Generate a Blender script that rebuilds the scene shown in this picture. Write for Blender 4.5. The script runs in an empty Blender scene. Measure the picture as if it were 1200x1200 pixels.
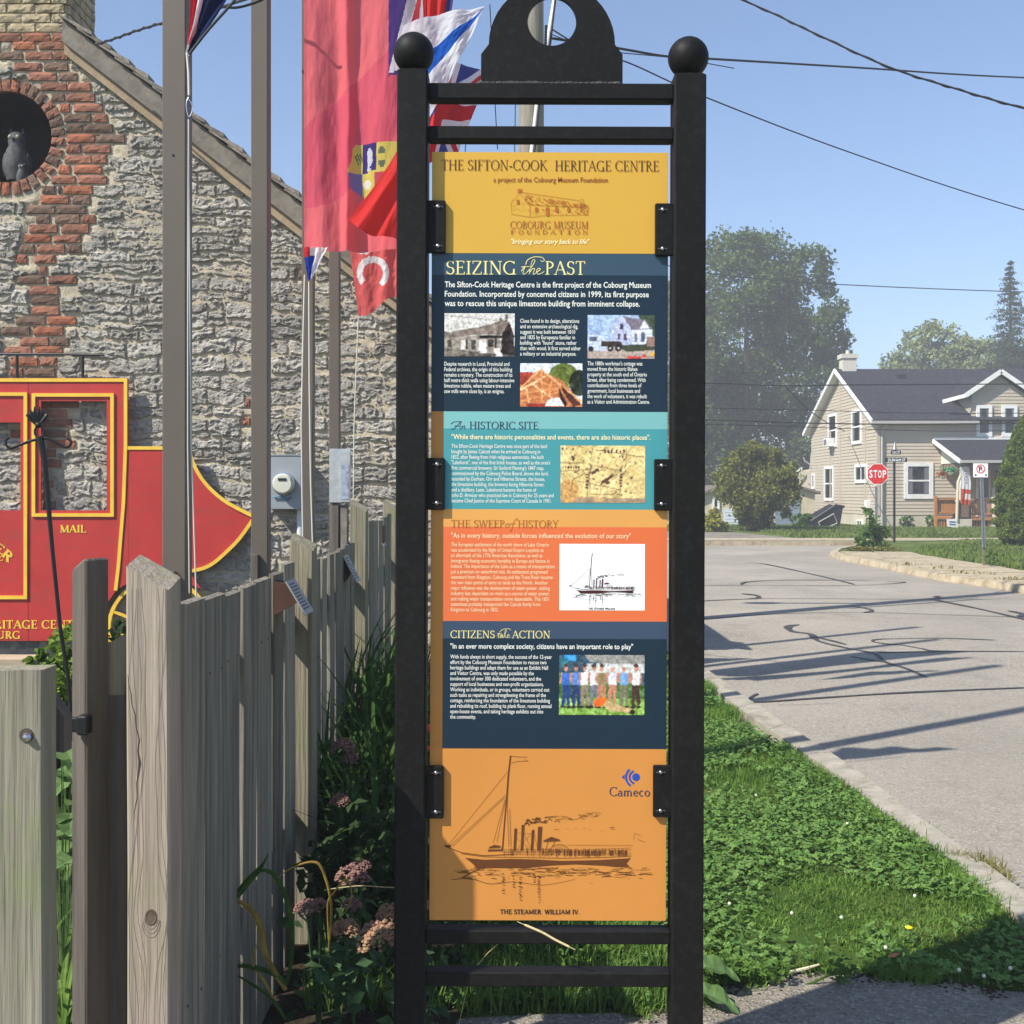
import bpy, math, random
import numpy as np
from mathutils import Vector, Matrix

random.seed(7)
rng = np.random.default_rng(11)
R = math.radians
D = bpy.data
SC = bpy.context.scene
COL = SC.collection

# ------------------------------------------------------------------ camera
HAZE_D = .0028
EYE = 1.6; F = 1294.0; HZ = 577.0
cam = D.cameras.new('camera'); camo = D.objects.new('camera', cam); COL.objects.link(camo)
camo.location = (0, 0, EYE); camo.rotation_euler = (R(90), 0, 0)
cam.sensor_width = 36; cam.lens = 36 * F / 1200; cam.shift_y = -(600 - HZ) / 1200
cam.clip_start = .05; cam.clip_end = 3000
SC.camera = camo
# ------------------------------------------------------------------ sky and sun
SUN_EL = 45.0
hx, hy = .838, .545                              # horizontal travel of the light (right, away)
el = R(SUN_EL)
ldir = Vector((hx * math.cos(el), hy * math.cos(el), -math.sin(el)))
w = D.worlds.new('World'); SC.world = w; w.use_nodes = True
nt = w.node_tree; bg = nt.nodes['Background']
sky = nt.nodes.new('ShaderNodeTexSky'); sky.sky_type = 'NISHITA'; sky.sun_disc = False
sky.sun_elevation = el
sky.sun_rotation = math.atan2(-hx, -hy)
sky.air_density = 1.0; sky.dust_density = .5; sky.ozone_density = 5.5; sky.altitude = 80
nt.links.new(sky.outputs[0], bg.inputs[0]); bg.inputs[1].default_value = .12
sun = D.lights.new('sun', 'SUN'); sun.energy = 5.0; sun.angle = R(.5); sun.color = (1, .95, .86)
suno = D.objects.new('sun', sun); COL.objects.link(suno)
suno.rotation_euler = ldir.to_track_quat('-Z', 'Y').to_euler(); suno.location = (-8, -6, 12)
SC.view_settings.view_transform = 'Standard'; SC.view_settings.look = 'None'
SC.view_settings.exposure = .66; SC.view_settings.gamma = 1
try: SC.view_settings.use_curve_mapping = False
except Exception: pass
SC.render.engine = 'CYCLES'

# ------------------------------------------------------------------ helpers
def at(x, y, Y):
    """photo pixel on the plane Y metres ahead -> world point"""
    return ((x - 600) / F * Y, Y, EYE - (y - HZ) / F * Y)
def gnd(x, y, z=0.0):
    Y = (EYE - z) * F / (y - HZ)
    return ((x - 600) / F * Y, Y)
def lin(v):
    v = v / 255.0
    return v / 12.92 if v <= .04045 else ((v + .055) / 1.055) ** 2.4
def rgb(r, g, b, k=1.0): return (lin(r) * k, lin(g) * k, lin(b) * k, 1)

def _h(ix, iy, s):
    n = (ix.astype(np.int64) * 374761393 + iy.astype(np.int64) * 668265263 + s * 974634777) & 0x7fffffff
    n = ((n ^ (n >> 13)) * 1274126177) & 0x7fffffff
    n = (n ^ (n >> 16))
    return (n & 0xffff) / 65535.0
def vn(x, y, s=0):
    x = np.asarray(x, float); y = np.asarray(y, float)
    x, y = np.broadcast_arrays(x, y)
    ix = np.floor(x); iy = np.floor(y); fx = x - ix; fy = y - iy
    fx = fx * fx * (3 - 2 * fx); fy = fy * fy * (3 - 2 * fy)
    a = _h(ix, iy, s); b = _h(ix + 1, iy, s); c = _h(ix, iy + 1, s); d = _h(ix + 1, iy + 1, s)
    return (a * (1 - fx) + b * fx) * (1 - fy) + (c * (1 - fx) + d * fx) * fy
def fbm(x, y, s=0, o=4):
    t = 0; a = .5; k = 0
    for i in range(o):
        t = t + a * vn(x * 2 ** i, y * 2 ** i, s + i * 17); k += a; a *= .5
    return t / k

# ---- objects, names, labels
def props(o, label=None, cat=None, group=None, kind=None):
    if label: o['label'] = label
    if cat: o['category'] = cat
    if group: o['group'] = group
    if kind: o['kind'] = kind
    return o
def root(name, loc, label, cat, group=None, rz=0):
    o = D.objects.new(name, None); COL.objects.link(o); o.location = loc; o.empty_display_size = .1
    o.rotation_euler = (0, 0, rz)
    return props(o, label, cat, group)
def origin_of(p):
    v = Vector((0, 0, 0))
    while p: v = v + p.location; p = p.parent
    return v
def link_mesh(name, me, mat, parent=None, loc=None, smooth=False):
    for m in (mat if isinstance(mat, (list, tuple)) else [mat]): me.materials.append(m)
    o = D.objects.new(name, me); COL.objects.link(o)
    if parent: o.parent = parent
    elif loc is not None: o.location = loc
    return o
def np_mesh(name, V, Q, mat, parent=None, loc=None, smooth=False, cols=None, base=None):
    """V (n,3) world verts, Q (m,k) faces of one size"""
    V = np.asarray(V, np.float32).copy(); Q = np.asarray(Q, np.int32)
    off = base if base is not None else (origin_of(parent) if parent else (Vector(loc) if loc is not None else Vector((0, 0, 0))))
    V -= np.array(off, np.float32)
    me = D.meshes.new(name); k = Q.shape[1]; m = len(Q)
    me.vertices.add(len(V)); me.vertices.foreach_set('co', V.ravel())
    me.loops.add(m * k); me.loops.foreach_set('vertex_index', Q.ravel())
    me.polygons.add(m); me.polygons.foreach_set('loop_start', np.arange(0, m * k, k, dtype=np.int32))
    try: me.polygons.foreach_set('loop_total', np.full(m, k, np.int32))
    except Exception: pass
    if smooth: me.polygons.foreach_set('use_smooth', np.ones(m, bool))
    me.update(calc_edges=True)
    if cols is not None:
        a = me.color_attributes.new('Col', 'FLOAT_COLOR', 'CORNER')
        c = np.ones((m, k, 4), np.float32); c[:, :, :3] = np.asarray(cols, np.float32)[:, None, :]
        a.data.foreach_set('color', c.ravel())
    return link_mesh(name, me, mat, parent, loc)

class MB:
    def __init__(s): s.v = []; s.f = []
    def poly(s, pts):
        n = len(s.v); s.v += [tuple(p) for p in pts]; s.f.append(tuple(range(n, n + len(pts)))); return s
    def hexa(s, p):   # 8 points: bottom 4, top 4
        n = len(s.v); s.v += [tuple(q) for q in p]
        for f in ((0, 3, 2, 1), (4, 5, 6, 7), (0, 1, 5, 4), (1, 2, 6, 5), (2, 3, 7, 6), (3, 0, 4, 7)):
            s.f.append(tuple(n + i for i in f))
        return s
    def box(s, x0, x1, y0, y1, z0, z1):
        return s.hexa([(x0, y0, z0), (x1, y0, z0), (x1, y1, z0), (x0, y1, z0), (x0, y0, z1), (x1, y0, z1), (x1, y1, z1), (x0, y1, z1)])
    def bbox(s, x0, x1, y0, y1, z0, z1, b=.005):
        """box with bevelled edges"""
        n = len(s.v)
        for (z, i) in ((z0, b), (z0 + b, 0), (z1 - b, 0), (z1, b)):
            X0, X1, Y0, Y1 = x0 + i, x1 - i, y0 + i, y1 - i
            s.v += [(X0 + b, Y0, z), (X1 - b, Y0, z), (X1, Y0 + b, z), (X1, Y1 - b, z), (X1 - b, Y1, z), (X0 + b, Y1, z), (X0, Y1 - b, z), (X0, Y0 + b, z)]
        s.f.append(tuple(n + i for i in range(7, -1, -1))); s.f.append(tuple(n + 24 + i for i in range(8)))
        for k in range(3):
            for i in range(8):
                j = (i + 1) % 8
                s.f.append((n + k * 8 + i, n + k * 8 + j, n + k * 8 + 8 + j, n + k * 8 + 8 + i))
        return s
    def prism(s, pts, d0, d1, axis='y'):
        """pts (a,b) outline; extruded along axis. y: (a,d,b)  z: (a,b,d)  x: (d,a,b)"""
        n = len(s.v); k = len(pts)
        m = {'y': lambda a, b, d: (a, d, b), 'z': lambda a, b, d: (a, b, d), 'x': lambda a, b, d: (d, a, b)}[axis]
        s.v += [m(a, b, d0) for a, b in pts] + [m(a, b, d1) for a, b in pts]
        s.f.append(tuple(range(n, n + k))); s.f.append(tuple(range(n + 2 * k - 1, n + k - 1, -1)))
        for i in range(k):
            j = (i + 1) % k; s.f.append((n + j, n + i, n + k + i, n + k + j))
        return s
    def tube(s, pts, r, n=8, caps=True):
        pts = [Vector(p) for p in pts]; rs = r if isinstance(r, (list, tuple)) else [r] * len(pts)
        rings = []; up = None
        for i, p in enumerate(pts):
            t = (pts[min(i + 1, len(pts) - 1)] - pts[max(i - 1, 0)]).normalized()
            if up is None: up = t.orthogonal().normalized()
            u = (up - t * up.dot(t))
            u = u.normalized() if u.length > 1e-6 else t.orthogonal().normalized()
            up = u; v = t.cross(u); st = len(s.v)
            for k in range(n):
                a = 2 * math.pi * k / n
                s.v.append(tuple(p + (u * math.cos(a) + v * math.sin(a)) * rs[i]))
            rings.append(st)
        for a, b in zip(rings, rings[1:]):
            for k in range(n):
                j = (k + 1) % n; s.f.append((a + k, a + j, b + j, b + k))
        if caps:
            s.f.append(tuple(rings[0] + k for k in range(n - 1, -1, -1))); s.f.append(tuple(rings[-1] + k for k in range(n)))
        return s
    def lathe(s, prof, c, n=20, axis='z'):
        """prof list of (r, h)"""
        st = len(s.v)
        for r, h in prof:
            for k in range(n):
                a = 2 * math.pi * k / n; x, y = r * math.cos(a), r * math.sin(a)
                p = (x, y, h) if axis == 'z' else (x, h, y) if axis == 'y' else (h, x, y)
                s.v.append((c[0] + p[0], c[1] + p[1], c[2] + p[2]))
        for i in range(len(prof) - 1):
            for k in range(n):
                j = (k + 1) % n; s.f.append((st + i * n + k, st + i * n + j, st + (i + 1) * n + j, st + (i + 1) * n + k))
        s.f.append(tuple(st + k for k in range(n))); s.f.append(tuple(st + (len(prof) - 1) * n + k for k in range(n)))
        return s
    def ball(s, c, r, n=16, sq=(1, 1, 1)):
        m = n // 2
        st = len(s.v)
        for i in range(m + 1):
            th = math.pi * i / m
            for k in range(n):
                a = 2 * math.pi * k / n
                s.v.append((c[0] + r * sq[0] * math.sin(th) * math.cos(a), c[1] + r * sq[1] * math.sin(th) * math.sin(a), c[2] + r * sq[2] * math.cos(th)))
        for i in range(m):
            for k in range(n):
                j = (k + 1) % n; s.f.append((st + i * n + k, st + i * n + j, st + (i + 1) * n + j, st + (i + 1) * n + k))
        return s
    def map(s, fn): s.v = [fn(*p) for p in s.v]; return s
    def build(s, name, mat, parent=None, loc=None, smooth=False, base=None):
        off = base if base is not None else (origin_of(parent) if parent else (Vector(loc) if loc is not None else Vector((0, 0, 0))))
        me = D.meshes.new(name)
        me.from_pydata([(p[0] - off[0], p[1] - off[1], p[2] - off[2]) for p in s.v], [], s.f)
        if smooth:
            me.polygons.foreach_set('use_smooth', [True] * len(me.polygons))
            try: me.set_sharp_from_angle(angle=R(40))
            except Exception: pass
        me.update()
        return link_mesh(name, me, mat, parent, loc)

# ---- materials
MATS = {}
def M(name, c1, c2=None, scale=4, stretch=(1, 1, 1), rough=.8, bump=0, bscale=40, bstretch=None, metal=0, rand=0.0,
      spec=.35, c3=None, scale3=1.0, amt3=.5, st3=(1, 1, 1), trans=0, detail=5, lo=.3, hi=.7, bdist=.01):
    if name in MATS: return MATS[name]
    m = D.materials.new(name); m.use_nodes = True; N = m.node_tree.nodes; L = m.node_tree.links
    b = N['Principled BSDF']; out = N['Material Output']
    b.inputs['Roughness'].default_value = rough; b.inputs['Metallic'].default_value = metal
    b.inputs['Specular IOR Level'].default_value = spec
    tc = N.new('ShaderNodeTexCoord'); oi = N.new('ShaderNodeObjectInfo')
    def coords(st):
        mp = N.new('ShaderNodeMapping'); mp.inputs['Scale'].default_value = st
        ml = N.new('ShaderNodeMath'); ml.operation = 'MULTIPLY'; ml.inputs[1].default_value = 37.0
        L.new(oi.outputs['Random'], ml.inputs[0]); L.new(ml.outputs[0], mp.inputs['Location'])
        L.new(tc.outputs['Object'], mp.inputs['Vector']); return mp.outputs[0]
    col = None
    b.inputs['Base Color'].default_value = c1
    if c2 is not None:
        no = N.new('ShaderNodeTexNoise'); no.inputs['Scale'].default_value = scale; no.inputs['Detail'].default_value = detail
        no.inputs['Roughness'].default_value = .6
        L.new(coords(stretch), no.inputs['Vector'])
        mr = N.new('ShaderNodeMapRange'); mr.inputs[1].default_value = lo; mr.inputs[2].default_value = hi
        L.new(no.outputs[0], mr.inputs[0])
        mx = N.new('ShaderNodeMix'); mx.data_type = 'RGBA'; mx.inputs[6].default_value = c1; mx.inputs[7].default_value = c2
        L.new(mr.outputs[0], mx.inputs[0]); col = mx.outputs[2]
        if c3 is not None:
            n3 = N.new('ShaderNodeTexNoise'); n3.inputs['Scale'].default_value = scale3; n3.inputs['Detail'].default_value = 6
            n3.inputs['Roughness'].default_value = .65
            L.new(coords(st3), n3.inputs['Vector'])
            m3 = N.new('ShaderNodeMapRange'); m3.inputs[1].default_value = .5; m3.inputs[2].default_value = .64; m3.inputs[4].default_value = amt3
            L.new(n3.outputs[0], m3.inputs[0])
            x3 = N.new('ShaderNodeMix'); x3.data_type = 'RGBA'; x3.inputs[7].default_value = c3
            L.new(m3.outputs[0], x3.inputs[0]); L.new(col, x3.inputs[6]); col = x3.outputs[2]
    if rand:
        hs = N.new('ShaderNodeHueSaturation')
        mm = N.new('ShaderNodeMapRange'); mm.inputs[3].default_value = 1 - rand; mm.inputs[4].default_value = 1 + rand
        L.new(oi.outputs['Random'], mm.inputs[0]); L.new(mm.outputs[0], hs.inputs['Value'])
        if col is None: hs.inputs['Color'].default_value = c1
        else: L.new(col, hs.inputs['Color'])
        col = hs.outputs[0]
    if col is not None: L.new(col, b.inputs['Base Color'])
    if bump:
        nb = N.new('ShaderNodeTexNoise'); nb.inputs['Scale'].default_value = bscale; nb.inputs['Detail'].default_value = 6
        L.new(coords(bstretch or stretch), nb.inputs['Vector'])
        bp = N.new('ShaderNodeBump'); bp.inputs['Strength'].default_value = bump; bp.inputs['Distance'].default_value = bdist
        L.new(nb.outputs[0], bp.inputs['Height']); L.new(bp.outputs[0], b.inputs['Normal'])
    if trans:
        tr = N.new('ShaderNodeBsdfTranslucent'); ms = N.new('ShaderNodeMixShader'); ms.inputs[0].default_value = trans
        if col is not None: L.new(col, tr.inputs[0])
        else: tr.inputs[0].default_value = c1
        L.new(b.outputs[0], ms.inputs[1]); L.new(tr.outputs[0], ms.inputs[2]); L.new(ms.outputs[0], out.inputs[0])
    MATS[name] = m; return m
def M_attr(name, rough=.6, trans=0, bump=0, bscale=300, spec=.3):
    if name in MATS: return MATS[name]
    m = D.materials.new(name); m.use_nodes = True; N = m.node_tree.nodes; L = m.node_tree.links
    b = N['Principled BSDF']; b.inputs['Roughness'].default_value = rough; b.inputs['Specular IOR Level'].default_value = spec
    a = N.new('ShaderNodeAttribute'); a.attribute_name = 'Col'; L.new(a.outputs['Color'], b.inputs['Base Color'])
    if bump:
        tc = N.new('ShaderNodeTexCoord'); nb = N.new('ShaderNodeTexNoise'); nb.inputs['Scale'].default_value = bscale
        L.new(tc.outputs['Object'], nb.inputs['Vector'])
        bp = N.new('ShaderNodeBump'); bp.inputs['Strength'].default_value = bump; bp.inputs['Distance'].default_value = .01
        L.new(nb.outputs[0], bp.inputs['Height']); L.new(bp.outputs[0], b.inputs['Normal'])
    if trans:
        tr = N.new('ShaderNodeBsdfTranslucent'); ms = N.new('ShaderNodeMixShader'); ms.inputs[0].default_value = trans
        L.new(a.outputs['Color'], tr.inputs[0]); L.new(b.outputs[0], ms.inputs[1]); L.new(tr.outputs[0], ms.inputs[2])
        L.new(ms.outputs[0], N['Material Output'].inputs[0])
    MATS[name] = m; return m

m_black = M('black_paint', rgb(26, 25, 23), rgb(20, 19, 18), scale=3, rough=.55, bump=.04, bscale=180, c3=rgb(44, 44, 45), scale3=60, amt3=.3, spec=.14)
m_steel = M('screw_steel', rgb(190, 190, 195), rough=.3, metal=1)
m_stone = M('limestone', rgb(160, 155, 146), rgb(188, 182, 171), scale=7, stretch=(1, 1, 2.5), rough=.95, bump=.8, bscale=48, bstretch=(1, 1, 3.2), rand=.24,
            c3=rgb(122, 116, 108), scale3=14, amt3=.6, spec=.15, bdist=.03)
m_mortar = M('lime_mortar', rgb(190, 177, 152), rgb(168, 157, 136), scale=9, rough=.95, bump=.7, bscale=55, c3=rgb(140, 134, 120), scale3=5, amt3=.6, spec=.15)
def brickmat(n, a, b): return M(n, a, b, scale=14, rough=.9, bump=.5, bscale=60, rand=.22, c3=rgb(92, 74, 66), scale3=9, amt3=.5, spec=.2)
m_brickr = brickmat('red_brick', rgb(158, 106, 84), rgb(132, 92, 76))
m_brickd = brickmat('brown_brick', rgb(124, 98, 82), rgb(104, 86, 74))
m_brickb = brickmat('bright_brick', rgb(166, 102, 74), rgb(146, 94, 72))
m_buff = M('buff_brick', rgb(178, 162, 130), rgb(152, 138, 112), scale=14, rough=.92, bump=.5, bscale=50, rand=.14, c3=rgb(100, 92, 76), scale3=7, amt3=.45, spec=.2)
m_oldwood = M('rake_timber', rgb(138, 130, 118), rgb(106, 100, 92), scale=9, stretch=(1, 1, 1), rough=.9, bump=.4, bscale=30, spec=.2)
m_rakebeige = M('rake_trim_timber', rgb(170, 150, 122), rgb(140, 124, 102), scale=9, rough=.9, bump=.3, spec=.2)
m_shake = M('cedar_shake', rgb(142, 134, 122), rgb(96, 90, 82), scale=20, rough=.9, bump=.5, bscale=60, rand=.25, spec=.2)
m_fence = M('fence_wood', rgb(144, 137, 122), rgb(104, 99, 89), scale=24, stretch=(1.4, 1.4, .09), rough=.92, bump=.6, bscale=70, bstretch=(1.4, 1.4, .05), rand=.32, spec=.15,
            c3=rgb(62, 58, 52), scale3=26, st3=(1.5, 1.5, .05), amt3=.4)
m_fencegreen = M('mossy_post_wood', rgb(150, 142, 120), rgb(118, 112, 96), scale=24, stretch=(1.3, 1.3, .08), rough=.92, bump=.6, bscale=70, bstretch=(1.4, 1.4, .05), spec=.15,
                 c3=rgb(126, 132, 92), scale3=7, amt3=.5)
m_fencered = M('brown_post_wood', rgb(110, 102, 93), rgb(82, 77, 71), scale=20, stretch=(1.3, 1.3, .08), rough=.9, bump=.5, bscale=60, bstretch=(1.4, 1.4, .06), spec=.2)
m_pole = M('bronze_pole_paint', rgb(100, 90, 80), rgb(92, 83, 74), scale=2, rough=.5, spec=.4)
m_rope = M('halyard_rope', rgb(205, 200, 188), rough=.9)
m_rope2 = M('grey_cord', rgb(60, 60, 62), rough=.8)
m_red = M('stagecoach_red', rgb(186, 52, 46), rgb(170, 44, 40), scale=3, rough=.5, bump=.05, bscale=40, c3=rgb(150, 62, 52), scale3=7, st3=(.3, 1, 2), amt3=.45)
m_yel = M('trim_yellow', rgb(236, 196, 68), rgb(222, 178, 56), scale=6, rough=.55)
m_wire = M('cable_black', rgb(28, 28, 30), rough=.7)
m_iron = M('wrought_iron', rgb(26, 26, 28), rough=.5, spec=.4)
m_white = M('white_paint', rgb(228, 228, 224), rgb(210, 210, 205), scale=5, rough=.6)
m_glass = M('window_glass', rgb(26, 30, 34), rough=.08, spec=.6)
m_print = M_attr('printed_ink', rough=.5)
m_flag = M_attr('flag_cloth', rough=.85, trans=.5, bump=.05, spec=.1)
def solid(name, c, **k): return M(name, c, **k)
# ================================================================== GROUND
m_soil = M('garden_soil', rgb(66, 56, 44), rgb(44, 38, 30), scale=14, rough=1, bump=1, bscale=60, spec=.1)
m_lawn = M('lawn_soil', rgb(70, 92, 38), rgb(52, 72, 28), scale=3, rough=1, bump=.8, bscale=80, c3=rgb(96, 96, 52), scale3=1.2, amt3=.4, spec=.1)
m_far = M('far_grass', rgb(90, 104, 52), rgb(70, 86, 40), scale=2, rough=1, bump=.8, bscale=30, c3=rgb(124, 128, 70), scale3=.7, amt3=.5, spec=.1)
m_conc = M('kerb_concrete', rgb(176, 168, 152), rgb(146, 140, 126), scale=9, rough=.95, bump=.5, bscale=90, c3=rgb(116, 108, 92), scale3=6, amt3=.5, spec=.15)
m_conc2 = M('pale_kerb_concrete', rgb(184, 170, 144), rgb(156, 143, 120), scale=5, rough=.95, bump=.4, bscale=60, c3=rgb(122, 106, 82), scale3=4, amt3=.6, spec=.15)

def asphalt(name, a, b, speck, bump=.45, patch=None):
    m = D.materials.new(name); m.use_nodes = True; N = m.node_tree.nodes; L = m.node_tree.links; P = N['Principled BSDF']
    P.inputs['Roughness'].default_value = .92; P.inputs['Specular IOR Level'].default_value = .2
    tc = N.new('ShaderNodeTexCoord')
    def noise(s, d=5, r=.6):
        n = N.new('ShaderNodeTexNoise'); n.inputs['Scale'].default_value = s; n.inputs['Detail'].default_value = d; n.inputs['Roughness'].default_value = r
        L.new(tc.outputs['Object'], n.inputs['Vector']); return n.outputs[0]
    def rngm(i, lo, hi, to=1.0):
        r = N.new('ShaderNodeMapRange'); r.inputs[1].default_value = lo; r.inputs[2].default_value = hi; r.inputs[4].default_value = to; L.new(i, r.inputs[0]); return r.outputs[0]
    def mix(f, x, y):
        k = N.new('ShaderNodeMix'); k.data_type = 'RGBA'; L.new(f, k.inputs[0])
        for s, v in ((6, x), (7, y)):
            if isinstance(v, tuple): k.inputs[s].default_value = v
            else: L.new(v, k.inputs[s])
        return k.outputs[2]
    c = mix(rngm(noise(.45, 6), .35, .65), a, b)
    vo = N.new('ShaderNodeTexVoronoi'); vo.inputs['Scale'].default_value = 95; L.new(tc.outputs['Object'], vo.inputs['Vector'])
    sep = N.new('ShaderNodeSeparateColor'); L.new(vo.outputs['Color'], sep.inputs[0])
    c = mix(rngm(sep.outputs[0], .6, 1.0, .55), c, speck)
    c = mix(rngm(sep.outputs[1], .72, 1.0, .55), c, rgb(84, 80, 76))
    if patch: c = mix(rngm(noise(1.3, 7, .7), .55, .70, .5), c, patch)
    c = mix(rngm(noise(.16, 3), .42, .6, .5), c, b)
    L.new(c, P.inputs['Base Color'])
    bp = N.new('ShaderNodeBump'); bp.inputs['Strength'].default_value = bump; bp.inputs['Distance'].default_value = .006
    L.new(vo.outputs['Distance'], bp.inputs['Height']); L.new(bp.outputs[0], P.inputs['Normal'])
    return m
m_road = asphalt('road_asphalt', rgb(164, 155, 142), rgb(138, 131, 120), rgb(196, 187, 171), patch=rgb(112, 106, 97))
m_path = asphalt('path_asphalt', rgb(142, 134, 121), rgb(118, 111, 101), rgb(190, 181, 163), bump=.9, patch=rgb(140, 122, 96))
m_tar = M('tar_sealant', rgb(60, 58, 58), rgb(72, 70, 68), scale=8, rough=.6, spec=.3)

def sheet(name, pts, z, mat, kind='structure', side=0):
    b = MB()
    if side: b.prism(pts, z - side, z, 'z')
    else: b.poly([(x, y, z) for x, y in pts])
    return props(b.build(name, mat), kind=kind)
sheet('ground', [(-410, -38), (410, -38), (410, 410), (-410, 410)], -.06, m_far)

near_edge = [gnd(x, y, .07) for x, y in ((826, 800), (846, 822), (868, 842), (895, 862), (924, 879), (945, 896), (992, 927), (1034, 960), (1076, 988), (1119, 1020), (1154, 1052), (1184, 1088), (1200, 1103))]
road_edge = [gnd(x, y, 0) for x, y in ((834, 795), (875, 826), (905, 846), (930, 864), (950, 877), (985, 900), (1018, 923), (1044, 944), (1083, 975), (1135, 1012), (1177, 1042), (1200, 1061))]
near_edge = [(-.1, 30), (1.15, 14)] + [(max(.9, x), y) for x, y in near_edge] + [(2.0, 3.2), (2.15, 2.2), (2.6, 0), (3, -3)]
road_edge = [(.1, 30), (1.3, 14)] + road_edge + [(2.16, 3.2), (2.33, 2.2), (2.8, 0), (3.2, -3)]
far_k = [gnd(*p) for p in ((1200, 696), (1154, 688), (1093, 680), (1041, 668), (984, 657), (972, 652))] + [(8.5, 29.2), (9.6, 31.2), (11.0, 32.9)]
far_k = [(8.9, -3), (8.6, 6), (8.3, 12)] + far_k
sheet('road', road_edge + far_k + [(14, 33.2), (-60, 33.2), (-60, 30)], 0, m_road)
# near verge slab and the asphalt path in front of the sign
pb = [gnd(x, y, .07) for x, y in ((480, 1196), (560, 1190), (640, 1186), (740, 1184), (800, 1176), (828, 1164), (850, 1150), (900, 1145), (930, 1135), (985, 1132), (1010, 1140), (1060, 1141), (1130, 1150), (1165, 1158))]
verge_pts = near_edge[:-3] + [pb[-1]] + pb[::-1][1:] + [(-.35, 3.3), (-.62, 3.3), (-.62, 30)]
sheet('grass_verge', verge_pts, .06, m_lawn, side=.1)
sheet('path', [(x, y) for x, y in pb] + [(1.93, 3.35), (2.0, 3.2), (2.15, 2.2), (2.6, 0), (3, -3), (-1.4, -3), (-1.4, 1.6), (-.7, 1.9), (-.62, 3.3), (-.4, 3.3)], .064, m_path)
sheet('garden_ground', [(-.64, 3.3), (-.64, 9.9), (-9, 9.9), (-9, 1.2), (-1.4, 1.6), (-.72, 1.9)], .062, m_soil)
sheet('flower_bed', [(-.66, 2.0), (-.3, 2.2), (-.16, 3.2), (-.1, 3.36), (-.05, 4.2), (-.15, 6), (-.2, 9.5), (-.64, 9.5)], .068, m_soil)

# near kerb, one piece per cast length
kerb = props(D.objects.new('kerb', None), kind='structure'); COL.objects.link(kerb)
def resample(pl, n):
    d = [0]
    for a, b in zip(pl, pl[1:]): d.append(d[-1] + math.hypot(b[0] - a[0], b[1] - a[1]))
    out = []
    for k in range(n):
        t = d[-1] * k / (n - 1); i = max(j for j in range(len(d)) if d[j] <= t + 1e-9); i = min(i, len(pl) - 2)
        u = (t - d[i]) / (d[i + 1] - d[i]); out.append(tuple(pl[i][q] + (pl[i + 1][q] - pl[i][q]) * u for q in range(len(pl[0]))))
    return out
E1 = resample(near_edge[2:-2], 61); E2 = resample(road_edge[2:-2], 61)
E1 = [tuple(.4 * a[q] + .6 * (b[q] - (.14 if q == 0 else 0)) for q in (0, 1)) for a, b in zip(E1, E2)]
k = 0
for seg in range(10):
    n = 6; a = E1[seg * n:seg * n + n + 1]; b = E2[seg * n:seg * n + n + 1]
    g = .004
    m = MB(); vs = []
    for i, (p, q) in enumerate(zip(a, b)):
        s = (i - n / 2) / (n / 2) * -g
        jz = random.uniform(-.002, .002)
        y = s
        for (px, py, z) in ((p[0], p[1], -.05), (p[0], p[1], .075 + jz), (q[0] - .03, q[1], .074 + jz), (q[0] - .008, q[1], .055), (q[0] + .012, q[1], -.05)):
            vs.append((px, py + y, z))
    m.v = vs
    for i in range(n):
        for j in range(4): m.f.append((i * 5 + j, i * 5 + 5 + j, i * 5 + 6 + j, i * 5 + 1 + j))
    m.f.append((0, 1, 2, 3, 4)); m.f.append(tuple(n * 5 + j for j in (4, 3, 2, 1, 0)))
    m.build('kerb_stone', m_conc, kerb)

# far corner: kerb, pavement strips, grass
far_top = .13
def offs(pl, d):
    out = []
    for i, p in enumerate(pl):
        a = pl[max(0, i - 1)]; b = pl[min(len(pl) - 1, i + 1)]; tx, ty = b[0] - a[0], b[1] - a[1]; l = math.hypot(tx, ty)
        out.append((p[0] + ty / l * d, p[1] - tx / l * d))
    return out
FK = resample(far_k, 49)
fk = props(D.objects.new('far_kerb', None), kind='structure'); COL.objects.link(fk)
for sgi in range(16):
    a = FK[sgi * 3:sgi * 3 + 4]; i0 = offs(FK, .2)[sgi * 3:sgi * 3 + 4]; t0 = offs(FK, .03)[sgi * 3:sgi * 3 + 4]
    m = MB(); st = []
    for i in range(4):
        sh = (i - 1.5) / 1.5 * -.012; dz = random.uniform(-.008, .008)
        for (p, z) in ((a[i], -.05), (a[i], .02), (t0[i], far_top - .01 + dz), (i0[i], far_top + dz), (i0[i], -.05)):
            m.v.append((p[0], p[1] + sh, z))
    for i in range(3):
        for j in range(4): m.f.append((i * 5 + j, i * 5 + 5 + j, i * 5 + 6 + j, i * 5 + 1 + j))
    m.f.append((0, 1, 2, 3, 4)); m.f.append(tuple(15 + j for j in (4, 3, 2, 1, 0)))
    m.build('kerb_stone', m_conc2, fk)
K2 = offs(FK, .205)
sheet('far_verge', K2 + [(14, 33.4), (60, 33.4), (60, -3)], far_top - .02, m_far, side=.15)
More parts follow.
